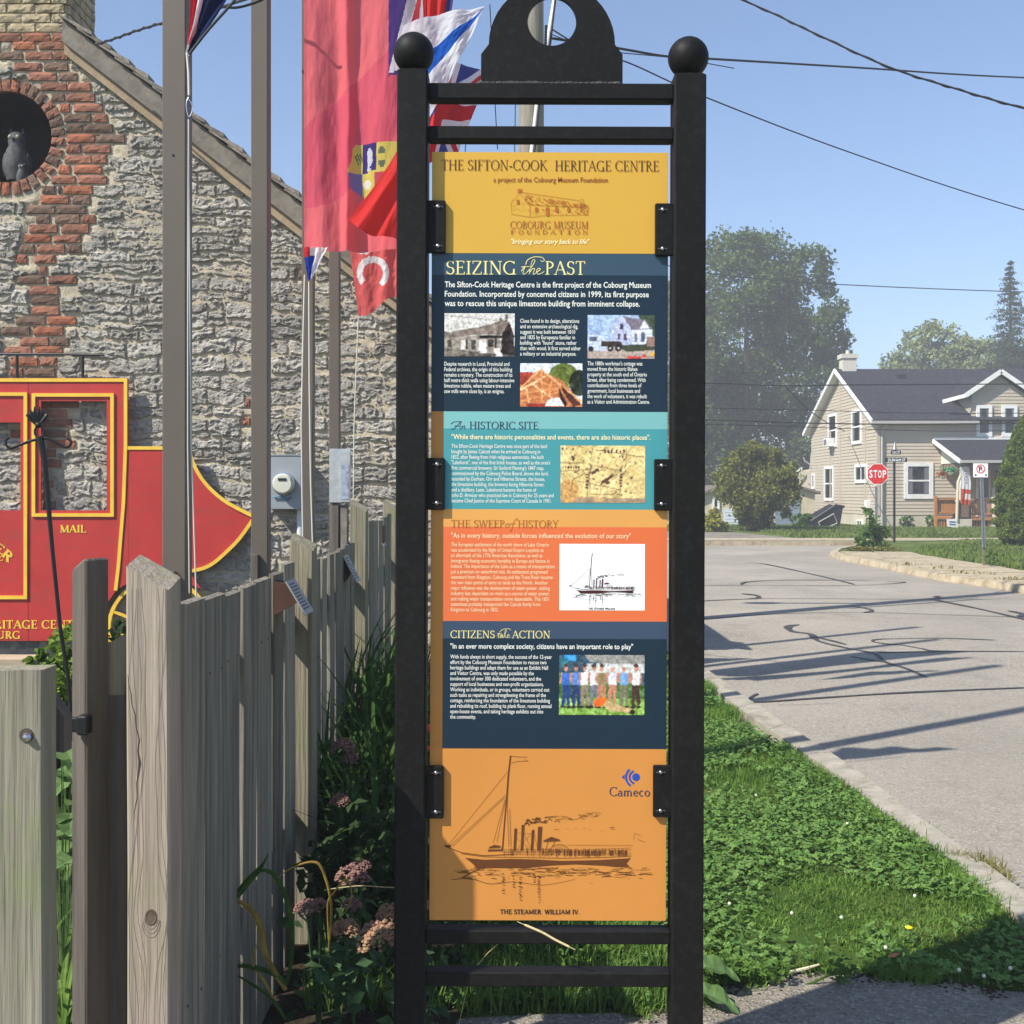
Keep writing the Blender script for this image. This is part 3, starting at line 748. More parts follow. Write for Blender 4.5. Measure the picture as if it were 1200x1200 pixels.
def serif(ink, txt, x0, x1, base, cap, T=.13, t=.055, track=.05, curve=None):
    tot = sum(GL[c][0] + track for c in txt) - track; sx = (x1 - x0) / tot; x = x0
    n = 10
    for c in txt:
        wd, prog = GL[c]
        def q(u, v):
            X, Y = x + u * sx, base - v * cap
            return curve(X, Y) if curve else (X, Y)
        for cmd in prog.split(';'):
            if not cmd: continue
            p = cmd.split(); a = [T if k == 'T' else t if k == 't' else float(k) for k in p[1:]]
            if p[0] == 'l':
                ink.stroke([q(a[0], a[1]), q(a[2], a[3])], a[4] * (cap if abs(a[1] - a[3]) < .05 else (sx + cap) / 2))
            elif p[0] == 's':
                y = t / 2 if a[1] < .5 else a[1]
                ink.stroke([q(a[0] - a[2], y), q(a[0] + a[2], y)], t * cap)
            else:
                cx, cy, rx, ry, d0, d1 = a; pts = []; ws = []
                for i in range(n + 1):
                    g = math.radians(d0 + (d1 - d0) * i / n)
                    pts.append(q(cx + rx * math.cos(g), cy + ry * math.sin(g))); ws.append((t + (T - t) * abs(math.cos(g)) ** 1.3) * (sx + cap) / 2)
                r = ribbon2(pts, ws); ink.k += 1; d = ink.Y - ink.l - (ink.k % 40) * 1.2e-5; m = len(ink.v)
                for A, B in r: ink.v += [at2(*A, ink.Y, d), at2(*B, ink.Y, d)]
                for i in range(len(r) - 1): ink.f.append((m + 2 * i, m + 2 * i + 1, m + 2 * i + 3, m + 2 * i + 2))
        x += (wd + track) * sx
T1_ = [[(0, .25), (.22, .85), (.2, .8), (.08, .12), (.14, .0), (.28, .2)], [(.0, .62), (.38, .66)]]
SCR = {'the': T1_ + [[(.28, .2), (.5, .7), (.62, 1.15), (.55, 1.25), (.47, 1.0), (.36, .0)], [(.38, .15), (.5, .45), (.6, .48), (.6, .35), (.54, .05), (.6, .0), (.72, .2)], [(.72, .2), (.86, .38), (.84, .5), (.74, .45), (.7, .2), (.78, .0), (.95, .12), (1.05, .25)],
                     [(.2, .85), (.3, 1.25), (.6, 1.5), (.95, 1.45), (1.05, 1.2), (.95, 1.1), (.88, 1.22)]],
       'take': T1_ + [[(.28, .2), (.42, .45), (.3, .42), (.24, .15), (.32, 0), (.46, .4), (.44, .05), (.52, .04)], [(.52, .04), (.68, .7), (.76, 1.1), (.7, 1.15), (.64, .9), (.56, 0)], [(.58, .25), (.74, .5), (.64, .28), (.76, .0), (.84, .1)],
                      [(.84, .15), (1.0, .38), (.96, .48), (.86, .4), (.84, .15), (.92, 0), (1.1, .15)], [(.2, .85), (.5, 1.25), (1.0, 1.3), (1.15, 1.1)]],
       'of': [[(.3, .5), (.1, .4), (.1, .05), (.3, .05), (.4, .35), (.3, .5), (.5, .45)], [(.35, -.45), (.5, -.5), (.62, .1), (.75, .9), (.95, 1.3), (1.05, 1.2), (.9, .9)], [(.5, .5), (.9, .55)]],
       'An': [[(-.1, .05), (.1, .0), (.35, .5), (.6, 1.1), (.55, .5), (.56, 0), (.66, .05)], [(.15, .45), (.6, .42)], [(-.1, .7), (.1, 1.0), (.5, 1.1), (.7, 1.05)], [(.7, .45), (.66, 0)], [(.68, .2), (.85, .48), (.88, .3), (.84, .02), (.98, .08)]]}
def script(ink, wd, x0, x1, base, h, w=.9):
    P = SCR[wd]; a = min(x for s in P for x, y in s); b = max(x for s in P for x, y in s)
    for s in P:
        ink.stroke(smooth([(x0 + (x - a) / (b - a) * (x1 - x0), base - y * h) for x, y in s], 5), w, w * .6)

# ================================================================== PRINTED PICTURES (flat ink cells)
class Pic:
    def __init__(s, w, h, bg): s.w, s.h = w, h; s.a = np.zeros((h, w, 3)); s.a[:] = bg; yy, xx = np.mgrid[0:h, 0:w]; s.x = (xx + .5) / w; s.y = (yy + .5) / h
    def poly(s, pts, c):
        ins = np.zeros_like(s.x, bool); n = len(pts)
        for i in range(n):
            (x1, y1), (x2, y2) = pts[i], pts[(i + 1) % n]
            if y1 == y2: continue
            cnd = ((y1 > s.y) != (y2 > s.y)) & (s.x < (x2 - x1) * (s.y - y1) / (y2 - y1) + x1); ins ^= cnd
        s.a[ins] = c; return s
    def rect(s, x0, y0, x1, y1, c): return s.poly([(x0, y0), (x1, y0), (x1, y1), (x0, y1)], c)
    def ell(s, cx, cy, rx, ry, c): s.a[((s.x - cx) / rx) ** 2 + ((s.y - cy) / ry) ** 2 < 1] = c; return s
    def line(s, pts, wd, c):
        for (x1, y1), (x2, y2) in zip(pts, pts[1:]):
            ar = s.w / s.h; dx, dy = (x2 - x1) * ar, y2 - y1; L = dx * dx + dy * dy or 1e-9
            t = np.clip((((s.x - x1) * ar) * dx + (s.y - y1) * dy) / L, 0, 1)
            s.a[np.hypot((s.x - x1) * ar - t * dx, s.y - y1 - t * dy) < wd] = c
        return s
    def noise(s, amt, sc, seed, mask=None):
        n = (fbm(s.x * sc, s.y * sc * s.h / s.w, seed, 4) - .5) * amt; m = np.ones_like(s.x) if mask is None else mask
        s.a = np.clip(s.a + (n * m)[..., None] * 255, 0, 255); return s
    def rough(s, seed, amt=.007):
        wx = (fbm(s.x * 26, s.y * 18, seed, 3) - .5) * amt * 4; wy = (fbm(s.x * 22, s.y * 20, seed + 9, 3) - .5) * amt * 4
        xi = np.clip(((s.x + wx) * s.w).astype(int), 0, s.w - 1); yi = np.clip(((s.y + wy) * s.h).astype(int), 0, s.h - 1); a = s.a[yi, xi]
        b = a.copy(); b[1:-1, 1:-1] = (a[1:-1, 1:-1] * 2 + a[:-2, 1:-1] + a[2:, 1:-1] + a[1:-1, :-2] + a[1:-1, 2:]) / 6
        n = (fbm(s.x * 40, s.y * 28, seed + 3, 3) - .5); s.a = np.clip(b * (1 + n[..., None] * .45), 0, 255)
    def build(s, name, x0, y0, x1, y1, Y, d, parent, k=1.0):
        if s.w > 9: s.rough(int(x0 + y0))
        gx = np.linspace(x0, x1, s.w + 1); gy = np.linspace(y0, y1, s.h + 1); X, Yp = np.meshgrid(gx, gy)
        V = np.stack([(X - 600) / F * Y, np.full_like(X, d), EYE - (Yp - HZ) / F * Y], -1).reshape(-1, 3)
        i = np.arange((s.w + 1) * (s.h + 1)).reshape(s.h + 1, s.w + 1)
        Q = np.stack([i[1:, :-1], i[1:, 1:], i[:-1, 1:], i[:-1, :-1]], -1).reshape(-1, 4)
        c = s.a.reshape(-1, 3) / 255.; c = np.where(c <= .04045, c / 12.92, ((c + .055) / 1.055) ** 2.4) * k
        return np_mesh(name, V, Q, m_print, parent, cols=c)

# ================================================================== THE INFORMATION SIGN
SY = 2.60; FR = 2.564; PY = 2.592                 # post centre, post front, panel face
sg = root('information_sign', (at(646, 0, SY)[0], SY, .064), 'tall black framed heritage sign with gold, navy, teal and orange printed panel', 'sign')
def fx(x, Y=FR): return (x - 600) / F * Y
def fz(y, Y=FR): return EYE - (y - HZ) / F * Y
PH = .072
for (a, b, t) in ((464.5, 500.5, 80), (790, 827.5, 84)):
    x0, x1 = fx(a), fx(b)
    m = MB(); m.bbox(x0, x1, FR, FR + PH, .05, fz(t), .004); m.build('post', m_black, sg)
    cxx = (x0 + x1) / 2
    m = MB(); m.lathe([(.03, 0), (.024, .004), (.022, .012)], (cxx, FR + PH / 2, fz(t)), 20)
    m.ball((cxx, FR + PH / 2, fz(t) + .0475), .0478, 32); m.build('ball_finial', m_black, sg, smooth=True)
    m = MB(); m.box(x0 - .05, x1 + .05, FR - .04, FR + PH + .04, .05, .07); m.build('base_plate', m_black, sg)
rx0, rx1 = fx(500.5) - .001, fx(790) + .001
for (a, b) in ((97, 116), (147.5, 163.5), (1091, 1107), (1140, 1157)):
    m = MB(); za, zb = fz(a, FR + .018), fz(b, FR + .018)
    m.bbox(rx0, rx1, FR + .018, FR + .018 + .042, zb, za, .003); m.build('rail', m_black, sg)
# crest with a round hole, cut from plate
CY = FR + .03; cc = (646, 25); Rh = 28.5
m = MB(); out = []
zb = fz(97.5, CY)
outer = [(563, 98), (563, 52), (572, 52)]
for i in range(1, 24):
    a = math.pi - math.pi * i / 24; outer.append((646 + 74 * math.cos(a), 52 - 74 * math.sin(a)))
outer += [(720, 52), (729, 52), (729, 98)]
# bridge outline to hole as strips: match by angle
def ray_hit(a):
    dx, dy = math.cos(a), math.sin(a); best = None; P = outer
    for i in range(len(P)):
        (x1, y1), (x2, y2) = P[i], P[(i + 1) % len(P)]; ex, ey = x2 - x1, y2 - y1
        den = dx * ey - dy * ex
        if abs(den) < 1e-9: continue
        t = ((x1 - cc[0]) * ey - (y1 - cc[1]) * ex) / den; u = ((x1 - cc[0]) * dy - (y1 - cc[1]) * dx) / den
        if t > 0 and -1e-6 <= u <= 1 + 1e-6 and (best is None or t < best): best = t
    return (cc[0] + dx * best, cc[1] + dy * best)
angs = sorted(set([2 * math.pi * i / 72 for i in range(72)] + [math.atan2(y - cc[1], x - cc[0]) % (2 * math.pi) for x, y in outer]))
IN = [(cc[0] + Rh * math.cos(a), cc[1] + Rh * math.sin(a)) for a in angs]; OUT = [ray_hit(a) for a in angs]; n = len(angs)
for d in (CY, CY + .012):
    for q in (IN, OUT): m.v += [at2(x, y, CY, d) for x, y in q]
for i in range(n):
    j = (i + 1) % n
    m.f += [(i, j, n + j, n + i), (2 * n + i, 3 * n + i, 3 * n + j, 2 * n + j), (i, 2 * n + i, 2 * n + j, j), (n + i, n + j, 3 * n + j, 3 * n + i)]
m.build('crest', m_black, sg)
m = MB()
for i in range(24):
    x = 564 + i * 6.9; m.ball(at2(x, 97.3, CY, CY - .002), .0035 + random.random() * .003, 6, (2.2, .8, .7))
m.build('weld_bead', M('weld_grey', rgb(84, 84, 86), rgb(50, 50, 52), scale=60, rough=.6), sg)
# panel
pn = MB(); PX0, PX1, PT, PB = fx(506, PY), fx(783, PY), fz(178.5, PY), fz(1078.5, PY)
pn.box(PX0, PX1, PY, PY + .006, PB, PT)
panel = pn.build('panel', M('panel_gold_ink', rgb(212, 166, 62), rgb(208, 161, 57), scale=2, rough=.38, spec=.4), sg)
def band(nm, x0, x1, y0, y1, col, l=.0004):
    i = Ink(PY, l); i.poly([(x0, y0), (x1, y0), (x1, y1), (x0, y1)])
    col = tuple(c * (.86 if sum(col[:3]) > .35 else 1) for c in col[:3]) + (1,)
    return i.build('colour_band', M(nm, col, tuple(c * .93 for c in col[:3]) + (1,), scale=3, rough=.38, spec=.4), panel)
band('ink_navy', 506, 783, 297, 482.5, rgb(20, 42, 58)); band('ink_slate', 506.2, 782.8, 297.4, 322.5, rgb(54, 78, 94), .0006)
band('ink_ochre', 506, 520.5, 482.5, 877.5, rgb(216, 146, 66))
band('ink_teal_light', 520.5, 783, 482.5, 502.5, rgb(132, 196, 194)); band('ink_teal', 520.5, 783, 502.5, 597, rgb(76, 162, 168))
band('ink_apricot', 520.5, 783, 597, 617.5, rgb(240, 172, 88)); band('ink_orange', 520.5, 783, 617.5, 728, rgb(240, 120, 68))
band('ink_slate2', 520.5, 783, 728, 748.5, rgb(58, 76, 98)); band('ink_navy', 520.5, 783, 748.5, 877.5, rgb(20, 42, 58))
band('ink_amber', 506, 783, 877.5, 1078.5, rgb(224, 150, 70))
inkm = {k: M('ink_' + k, c, rough=.5) for k, c in dict(brown=rgb(88, 48, 24), redbrown=rgb(150, 78, 30), rust=rgb(170, 96, 40), cream=rgb(240, 226, 150), white=rgb(236, 236, 226), dark=rgb(40, 34, 34),
        pale=rgb(250, 216, 170), ship=rgb(98, 56, 24), navytext=rgb(30, 44, 84), blue=rgb(32, 74, 170), orangebrown=rgb(176, 98, 34), quote=rgb(250, 240, 190)).items()}
def block(key, fn):
    i = Ink(PY, .0010); fn(i); return i.build('lettering', inkm[key], panel)
def lines(i, L, x0, base, pitch, wpx, cap=4.6, bold=.006, nchar=None):
    mx = max(len(s) for s in L)
    for k, s in enumerate(L):
        v, f = text_poly(s, bold); wd = max(p[0] for p in v); wd_mx = max(max(p[0] for p in text_poly(q, bold)[0]) for q in L)
        sans(i, s, x0, x0 + wpx * wd / wd_mx, base + k * pitch, cap, bold)
block('brown', lambda i: (serif(i, 'THE SIFTON-COOK', 517, 641, 200, 12.3, .10, .048), serif(i, 'HERITAGE CENTRE', 650, 772, 200.5, 12.3, .10, .048)))
block('redbrown', lambda i: sans(i, 'a project of the Cobourg Museum Foundation', 578, 712, 213.6, 5.8, .009))
block('rust', lambda i: (serif(i, 'COBOURG MUSEUM', 598, 689, 268, 8.6, .12, .06), [serif(i, c, 598 + k * 9.4, 598 + k * 9.4 + 6, 274.6, 5.0, .14, .08) for k, c in enumerate('FOUNDATION')]))
block('quote', lambda i: sans(i, '"bringing our story back to life"', 599, 691, 285.8, 5.4, .008, .25))
block('cream', lambda i: (serif(i, 'SEIZING', 523, 605, 322, 15.8, .11, .05), script(i, 'the', 611, 638, 321.5, 13.5, .95), serif(i, 'PAST', 639, 686, 322, 15.8, .11, .05)))
def fn(i):
    for k, (s, x1) in enumerate((('The Sifton-Cook Heritage Centre is the first project of the Cobourg Museum', 763), ('Foundation. Incorporated by concerned citizens in 1999, its first purpose', 760.5), ('was to rescue this unique limestone building from imminent collapse.', 750))):
        sans(i, s, 521.5, x1, 337 + 11 * k, 6.6, .012)
block('white', fn)
block('white', lambda i: lines(i, ['Clues found in its design, alterations', 'and an extensive archaeological dig,', 'suggest it was built between 1810', 'and 1835 by Europeans familiar in', 'building with "found" stone, rather', 'than with wood. It first served either', 'a military or an industrial purpose.'], 610, 378.4, 6.4, 71))
block('white', lambda i: lines(i, ['Despite research in Local, Provincial and', 'Federal archives, the origin of this building', 'remains a mystery. The construction of its', 'half metre thick walls using labour-intensive', 'limestone rubble, when mature trees and', 'saw mills were close by, is an enigma.'], 521.3, 429, 6.4, 82))
block('white', lambda i: lines(i, ["The 1880s workman's cottage was", 'moved from the historic Illahee', 'property at the south end of Ontario', 'Street, after being condemned. With', 'contributions from three levels of', 'government, local businesses and', 'the work of volunteers, it was rebuilt', 'as a Visitor and Administration Centre.'], 689, 428, 6.4, 73))
block('navytext', lambda i: (script(i, 'An', 529, 547, 503, 8, .7), serif(i, 'HISTORIC SITE', 551, 631.5, 503, 8.6, .11, .055)))
block('quote', lambda i: sans(i, '"While there are historic personalities and events, there are also historic places".', 530, 763, 515, 5.6, .01))
block('white', lambda i: lines(i, ['The Sifton-Cook Heritage Centre was once part of the land', 'bought by James Calcutt when he arrived in Cobourg in', '1832, after fleeing from Irish religious extremists. He built', '"Lakehurst", one of the first brick houses, as well as the area\'s',
    'first commercial brewery. Sir Sanford Fleming\'s 1847 map,', 'commissioned by the Cobourg Police Board, shows the land,', 'bounded by Durham, Orr and Hibernia Streets, the house,', 'the limestone building, the brewery facing Hibernia Street,', 'and a distillery. Later, Lakehurst became the home of',
    'John D. Armour who practiced law in Cobourg for 25 years and', 'became Chief Justice of the Supreme Court of Canada in 1901.'], 530, 525.2, 6.4, 120, 4.5))
block('orangebrown', lambda i: (serif(i, 'THE SWEEP', 530, 592.5, 618.5, 8.8, .11, .055), script(i, 'of', 594, 608, 618, 8, .7), serif(i, 'HISTORY', 608, 655.5, 618.5, 8.8, .11, .055)))
block('pale', lambda i: sans(i, '"As in every history, outside forces influenced the evolution of our story"', 530, 740.5, 630.5, 5.6, .01))
block('pale', lambda i: lines(i, ['The European settlement of the north shore of Lake Ontario', 'was accelerated by the flight of United Empire Loyalists as', 'an aftermath of the 1776 American Revolution, as well as', 'immigrants fleeing economic hardship in Europe and famine in', 'Ireland. The importance of the Lake as a means of transportation', 'put a premium on waterfront lots. As settlement progressed',
    'westward from Kingston, Cobourg and the Trent River became', 'the two main points of entry to lands to the North. Another', 'major influence was the development of steam power, making', 'industry less dependant on rivers as a source of water power,', 'and making water transportation more dependable. This 1831', 'steamboat probably transported the Calcutt family from', 'Kingston to Cobourg in 1832.'], 530, 640.6, 6.35, 121.5, 4.5))
block('cream', lambda i: (serif(i, 'CITIZENS', 529.5, 581.5, 748, 8.8, .11, .055), script(i, 'take', 584.5, 600.5, 747.5, 8, .6), serif(i, 'ACTION', 602, 646.5, 748, 8.8, .11, .055)))
block('white', lambda i: sans(i, '"In an ever more complex society, citizens have an important role to play"', 529.5, 743.5, 760.3, 5.8, .012))
block('white', lambda i: lines(i, ['With funds always in short supply, the success of the 12-year', 'effort by the Cobourg Museum Foundation to rescue two', 'heritage buildings and adapt them for use as an Exhibit Hall', 'and Visitor Centre, was only made possible by the', 'involvement of over 300 dedicated volunteers, and the', 'support of local businesses and non-profit organizations.',
    'Working as individuals, or in groups, volunteers carried out', 'such tasks as repairing and strengthening the frame of the', 'cottage, reinforcing the foundation of the limestone building', 'and rebuilding its roof, building its plank floor, running annual', 'open-house events, and taking heritage exhibits out into', 'the community.'], 529.5, 772, 6.4, 119, 4.5))
block('navytext', lambda i: serif(i, 'Cameco', 716.5, 764, 932.5, 10.5, .12, .06))
block('dark', lambda i: (serif(i, 'THE STEAMER', 589, 637, 1071, 5.2, .2, .12), serif(i, 'WILLIAM IV.', 641, 682, 1071, 5.2, .2, .12)))
def logo(i):
    cx, cy = 747.5, 910.2
    i.poly([(cx + 4.6 * math.cos(a / 12 * 2 * math.pi), cy + 4.6 * math.sin(a / 12 * 2 * math.pi)) for a in range(12)])
    for r, w in ((7.6, 2.1), (11.8, 2.3)):
        i.stroke([(cx + r * math.cos(math.radians(a)), cy + r * math.sin(math.radians(a))) for a in range(122 if r > 9 else 105, 239 if r > 9 else 256, 9)], w)
    i.poly([(730.5, 910.2), (734.2, 907.2), (733.6, 910.2), (734.2, 913.2)])
l_ = Ink(PY, .001); logo(l_); l_.build('logo', inkm['blue'], panel)
# the steamer engraving, large on amber and small on white
def steamer(i, T, k, seed):
    rr = random.Random(seed); S = lambda pts, w, w2=None: i.stroke([T(*p) for p in pts], w * k, None if w2 is None else w2 * k)
    P = lambda pts: i.poly([T(*p) for p in pts])
    P([(215, 508), (300, 516), (420, 512), (520, 514), (640, 520), (800, 516), (930, 508), (945, 505), (925, 530), (940, 545), (880, 546), (820, 540), (700, 535), (600, 540), (480, 552), (330, 552), (265, 550), (245, 530)])
    S([(128, 458), (200, 485), (300, 498), (430, 492)], 1.3); S([(200, 490), (300, 503), (430, 505), (640, 508), (800, 505), (945, 498)], .8)
    S([(413, 58), (404, 140), (398, 230), (388, 360), (380, 470)], 1.6, 2.6); S([(417, 58), (408, 140), (402, 230), (400, 300)], .7)
    S([(413, 60), (450, 64), (488, 64), (470, 76), (492, 82), (440, 84), (417, 92)], .7)
    for a, b in (((400, 130), (140, 455)), ((392, 232), (150, 455)), ((392, 240), (160, 458)), ((390, 250), (340, 440)), ((392, 252), (355, 440)), ((400, 290), (408, 460)), ((412, 290), (418, 460))): S([a, b], .55)
    for q in range(14): S([(402 + q * .5, 300 + q * 11), (413 + q * .4, 300 + q * 11)], .35)
    P([(124, 452), (155, 452), (148, 466), (130, 462)])
    for x0, x1, y0 in ((428, 442, 378), (460, 474, 362), (504, 518, 384), (532, 552, 370)): P([(x0 + 4, y0), (x1 + 2, y0), (x1 - 4, 475), (x0, 475)])
    for a, b in (((440, 398), (508, 400)), ((440, 420), (505, 470)), ((440, 470), (505, 402)), ((518, 400), (535, 470)), ((474, 400), (508, 470))): S([a, b], .45)
    P([(560, 430), (595, 414), (632, 426), (632, 432), (560, 436)]); S([(580, 434), (570, 470)], .8); S([(612, 434), (600, 455)], .8)
    P([(322, 460), (345, 450), (372, 455), (372, 462), (322, 466)]); P([(316, 472), (382, 470), (382, 478), (316, 480)])
    for q in range(9): S([(320 + q * 7, 462), (320 + q * 7, 474)], .5)
    S([(585 + 45 + 45 * math.cos(math.radians(a)), 482 - 34 * math.sin(math.radians(a))) for a in range(0, 181, 15)], .8)
    for a in range(15, 180, 12): S([(630, 482), (630 + 43 * math.cos(math.radians(a)), 482 - 32 * math.sin(math.radians(a)))], .35)
    for y in (470, 478, 484, 492): S([(380, y), (560, y + rr.uniform(-2, 2)), (720, y + 1), (945, y - 8 * (y < 480))], .5)
    for q in range(95): x = rr.uniform(385, 945); S([(x, rr.uniform(462, 474)), (x + rr.uniform(-2, 2), rr.uniform(486, 506))], rr.uniform(.35, .9))
    for q in range(40): x = rr.uniform(640, 930); P([(x, 474), (x + rr.uniform(2, 6), 472), (x + 3, 496), (x, 496)])
    for q in range(24): x = 665 + q * 12; S([(x, 455), (x + 7, 448), (x + 14, 452)], .4)
    for q in range(60):   # smoke
        t = rr.random(); x = 470 + t * 330; y = 362 - 46 * t ** .6 + rr.uniform(-12, 14); S(smooth([(x, y), (x + rr.uniform(5, 14), y - rr.uniform(0, 9)), (x + rr.uniform(14, 30), y + rr.uniform(-4, 6))], 2), (1.6 if t < .35 else .5))
    for q in range(12): x = rr.uniform(590, 860); y = 380 + rr.uniform(-8, 8); S([(x, y), (x + rr.uniform(8, 24), y + rr.uniform(-4, 4))], .45)
    S([(960, 396), (955, 425)], .5); S([(962, 398), (985, 405), (975, 425), (1005, 435)], .5)
    for q in range(150):  # water
        x = rr.uniform(165, 1000); y = 548 + abs(rr.gauss(0, 26)); d = rr.uniform(12, 60) if y < 590 else rr.uniform(8, 25)
        if x < 235 and y < 560: y += 45
        S([(x, y), (x + d / 2, y + rr.uniform(-2, 3)), (x + d, y + rr.uniform(-3, 4))], rr.uniform(.3, 1.1) if y < 600 else .4)
    S(smooth([(155, 604), (240, 600), (330, 622), (430, 612), (560, 626), (700, 600)], 4), 1.0, .5); S(smooth([(205, 596), (240, 575), (270, 562), (300, 560)], 4), 2.5, 1.0)
    for x, y0, y1 in ((385, 575, 672), (430, 585, 640), (460, 590, 700), (520, 580, 620), (542, 585, 700)):
        y = y0
        while y < y1: S([(x - rr.uniform(2, 9), y), (x + rr.uniform(2, 9), y + rr.uniform(2, 8))], rr.uniform(.9, 2.2) * (1.2 - (y - y0) / 180)); y += rr.uniform(6, 14)
i = Ink(PY, .001); steamer(i, lambda x, y: (490 + x / 3.75, 870 + y / 3.75), .62, 3); i.build('steamer_engraving', inkm['ship'], panel)
wp = Pic(4, 3, (250, 250, 248)).build('printed_picture', 657, 637.2, 757, 715, PY, PY - .0008, panel)
i = Ink(PY, .0012); steamer(i, lambda x, y: (490 + (670 + (x - 130) * .351) / 3.75, 590 + (218 + (y - 60) * .36) / 3.75), .30, 4)
serif(i, 'THE STEAMER WILLIAM', 691, 722, 714, 2.2, .2, .14); i.build('steamer_engraving', M('ink_maroon', rgb(70, 30, 26), rough=.5), panel)
# museum engraving
def museum(i):
    rr = random.Random(2); q = lambda x, y: (490 + x / 3.75, 160 + y / 3.75); S = lambda pts, w: i.stroke([q(*p) for p in pts], w)
    for P_ in ([(408, 290), (445, 250), (490, 300)], [(455, 246), (700, 280), (748, 306)], [(490, 300), (748, 312)], [(408, 290), (410, 342), (500, 355), (560, 346), (748, 344), (748, 308)], [(490, 300), (492, 350)], [(437, 252), (437, 232), (455, 232), (455, 250)], [(434, 232), (458, 232)], [(714, 282), (714, 276), (726, 276), (726, 290)]): S(P_, .45)
    for k in range(150):
        x = rr.uniform(462, 735); t = (x - 455) / 290; y0 = 250 + t * 44 + 3; y1 = 297 + t * 14; y = rr.uniform(y0, y1); S([(x, y), (x + rr.uniform(4, 12), y + rr.uniform(1, 5))], .55)
    for k in range(90):
        x = rr.uniform(412, 744); y = rr.uniform(302, 344) if x > 490 else rr.uniform(285, 340); S([(x, y), (x + rr.uniform(3, 9), y)], .35)
    for x in (513, 560, 602, 655): i.poly([q(x, 312), q(x + 13, 313), q(x + 13, 332), q(x, 332)])
    i.poly([q(562, 312), q(575, 312), q(575, 350), q(562, 350)]); i.poly([q(438, 234), q(454, 234), q(452, 246), q(440, 248)]); i.poly([q(432, 278), q(444, 278), q(444, 298), q(432, 298)])
    for k in range(40): x = rr.uniform(690, 745); y = rr.uniform(310, 340); S([(x, y), (x + 4, y + 5)], .5)
i = Ink(PY, .001); museum(i); i.build('building_engraving', inkm['orangebrown'], panel)

# photographs on the panel
PD = PY - .0009
p = Pic(110, 68, (214, 210, 204))
p.poly([(0, .42), (.1, .46), (.2, .4), (.2, .7), (0, .8)], (120, 112, 104)).poly([(0, .52), (.12, .42), (.55, .3), (.86, .15), (.92, .22), (.82, .48), (.4, .5), (.0, .62)], (134, 120, 110))
p.poly([(.0, .58), (.2, .55), (.8, .48), (.8, .95), (0, .85)], (150, 140, 128)).poly([(.82, .48), (.92, .2), (.99, .5), (1, .98), (.8, .95)], (44, 34, 32)).poly([(0, .82), (.45, .9), (.8, .95), (1, .96), (1, 1), (0, 1)], (92, 84, 76)).poly([(0, .84), (.35, .9), (.2, 1), (0, 1)], (128, 120, 108))
p.rect(.86, .02, .9, .2, (110, 100, 92)).rect(.78, .1, .82, .17, (120, 110, 100)).rect(.5, .52, .84, .58, (28, 22, 22))
for x0, x1, y0, y1, c in ((.24, .3, .62, .84, 225), (.31, .33, .6, .84, 60), (.38, .44, .62, .84, 70), (.5, .6, .6, .92, 232), (.62, .7, .6, .78, 60), (.72, .75, .56, .9, 50), (.05, .1, .62, .78, 70), (.45, .49, .6, .88, 190)): p.rect(x0, y0, x1, y1, (c, c - 8, c - 14))
p.poly([(.7, .82), (.78, .8), (.84, 1), (.74, 1)], (225, 220, 215)).noise(.42, 22, 5, (p.y > .16) * 1.0).line([(0, .05), (.5, .12), (.85, .2)], .006, (120, 116, 112))
p.build('printed_photo', 521.3, 367.5, 603.5, 418, PY, PD, panel)
p = Pic(104, 68, (168, 190, 222)); p.poly([(.75, .0), (1, 0), (1, .5), (.9, .4), (.8, .3)], (70, 84, 66)).noise(.25, 8, 8)
p.rect(0, .7, 1, 1, (178, 160, 150)).poly([(0, .45), (.2, .45), (.3, .6), (.3, .82), (0, .82)], (196, 206, 226)).poly([(.36, .28), (.52, .03), (.66, .32), (.66, .72), (.36, .6)], (186, 192, 220)).poly([(.52, .03), (.86, .12), (.97, .3), (.66, .36), (.63, .25)], (122, 112, 124)).poly([(.66, .34), (.96, .32), (.96, .66), (.66, .72)], (216, 220, 234))
p.rect(.48, .2, .53, .32, (60, 62, 84)).rect(.45, .42, .49, .56, (90, 70, 80)).rect(.54, .42, .58, .58, (70, 62, 80)).rect(.7, .42, .74, .62, (110, 110, 130)).rect(.8, .4, .86, .62, (90, 96, 120)).poly([(.84, .1), (.93, .3), (.78, .32)], (226, 230, 240))
p.poly([(.2, .6), (.5, .6), (.52, .7), (.2, .72)], (60, 50, 46)).poly([(.36, .7), (1, .66), (1, .8), (.6, .84)], (66, 72, 52)).ell(.34, .76, .045, .075, (34, 30, 32)).ell(.46, .76, .045, .075, (34, 30, 32)).ell(.05, .78, .04, .06, (40, 36, 40)).ell(.34, .76, .02, .03, (190, 180, 180)).ell(.46, .76, .02, .03, (190, 180, 180))
p.rect(.03, .5, .14, .6, (90, 100, 120)).rect(.88, .5, 1, .72, (150, 120, 110)).poly([(.8, .95), (.85, .88), (.9, .98)], (220, 50, 40)).rect(.94, .86, .99, .94, (230, 170, 40)).rect(.6, .94, .8, 1, (210, 60, 50)).noise(.16, 30, 9)
p.build('printed_photo', 689, 369, 767.5, 420, PY, PD, panel)
p = Pic(98, 68, (222, 226, 232)); p.ell(.7, .3, .24, .3, (104, 116, 52)).ell(.95, .45, .16, .3, (40, 44, 30)).noise(.4, 14, 12); p.rect(0, .2, .2, .5, (176, 60, 50)).poly([(0, .5), (.25, .2), (.32, .15), (.68, .4), (1, .95), (1, 1), (0, 1)], (196, 120, 74)).poly([(0, .3), (.14, .2), (.12, .5), (0, .5)], (160, 60, 44))
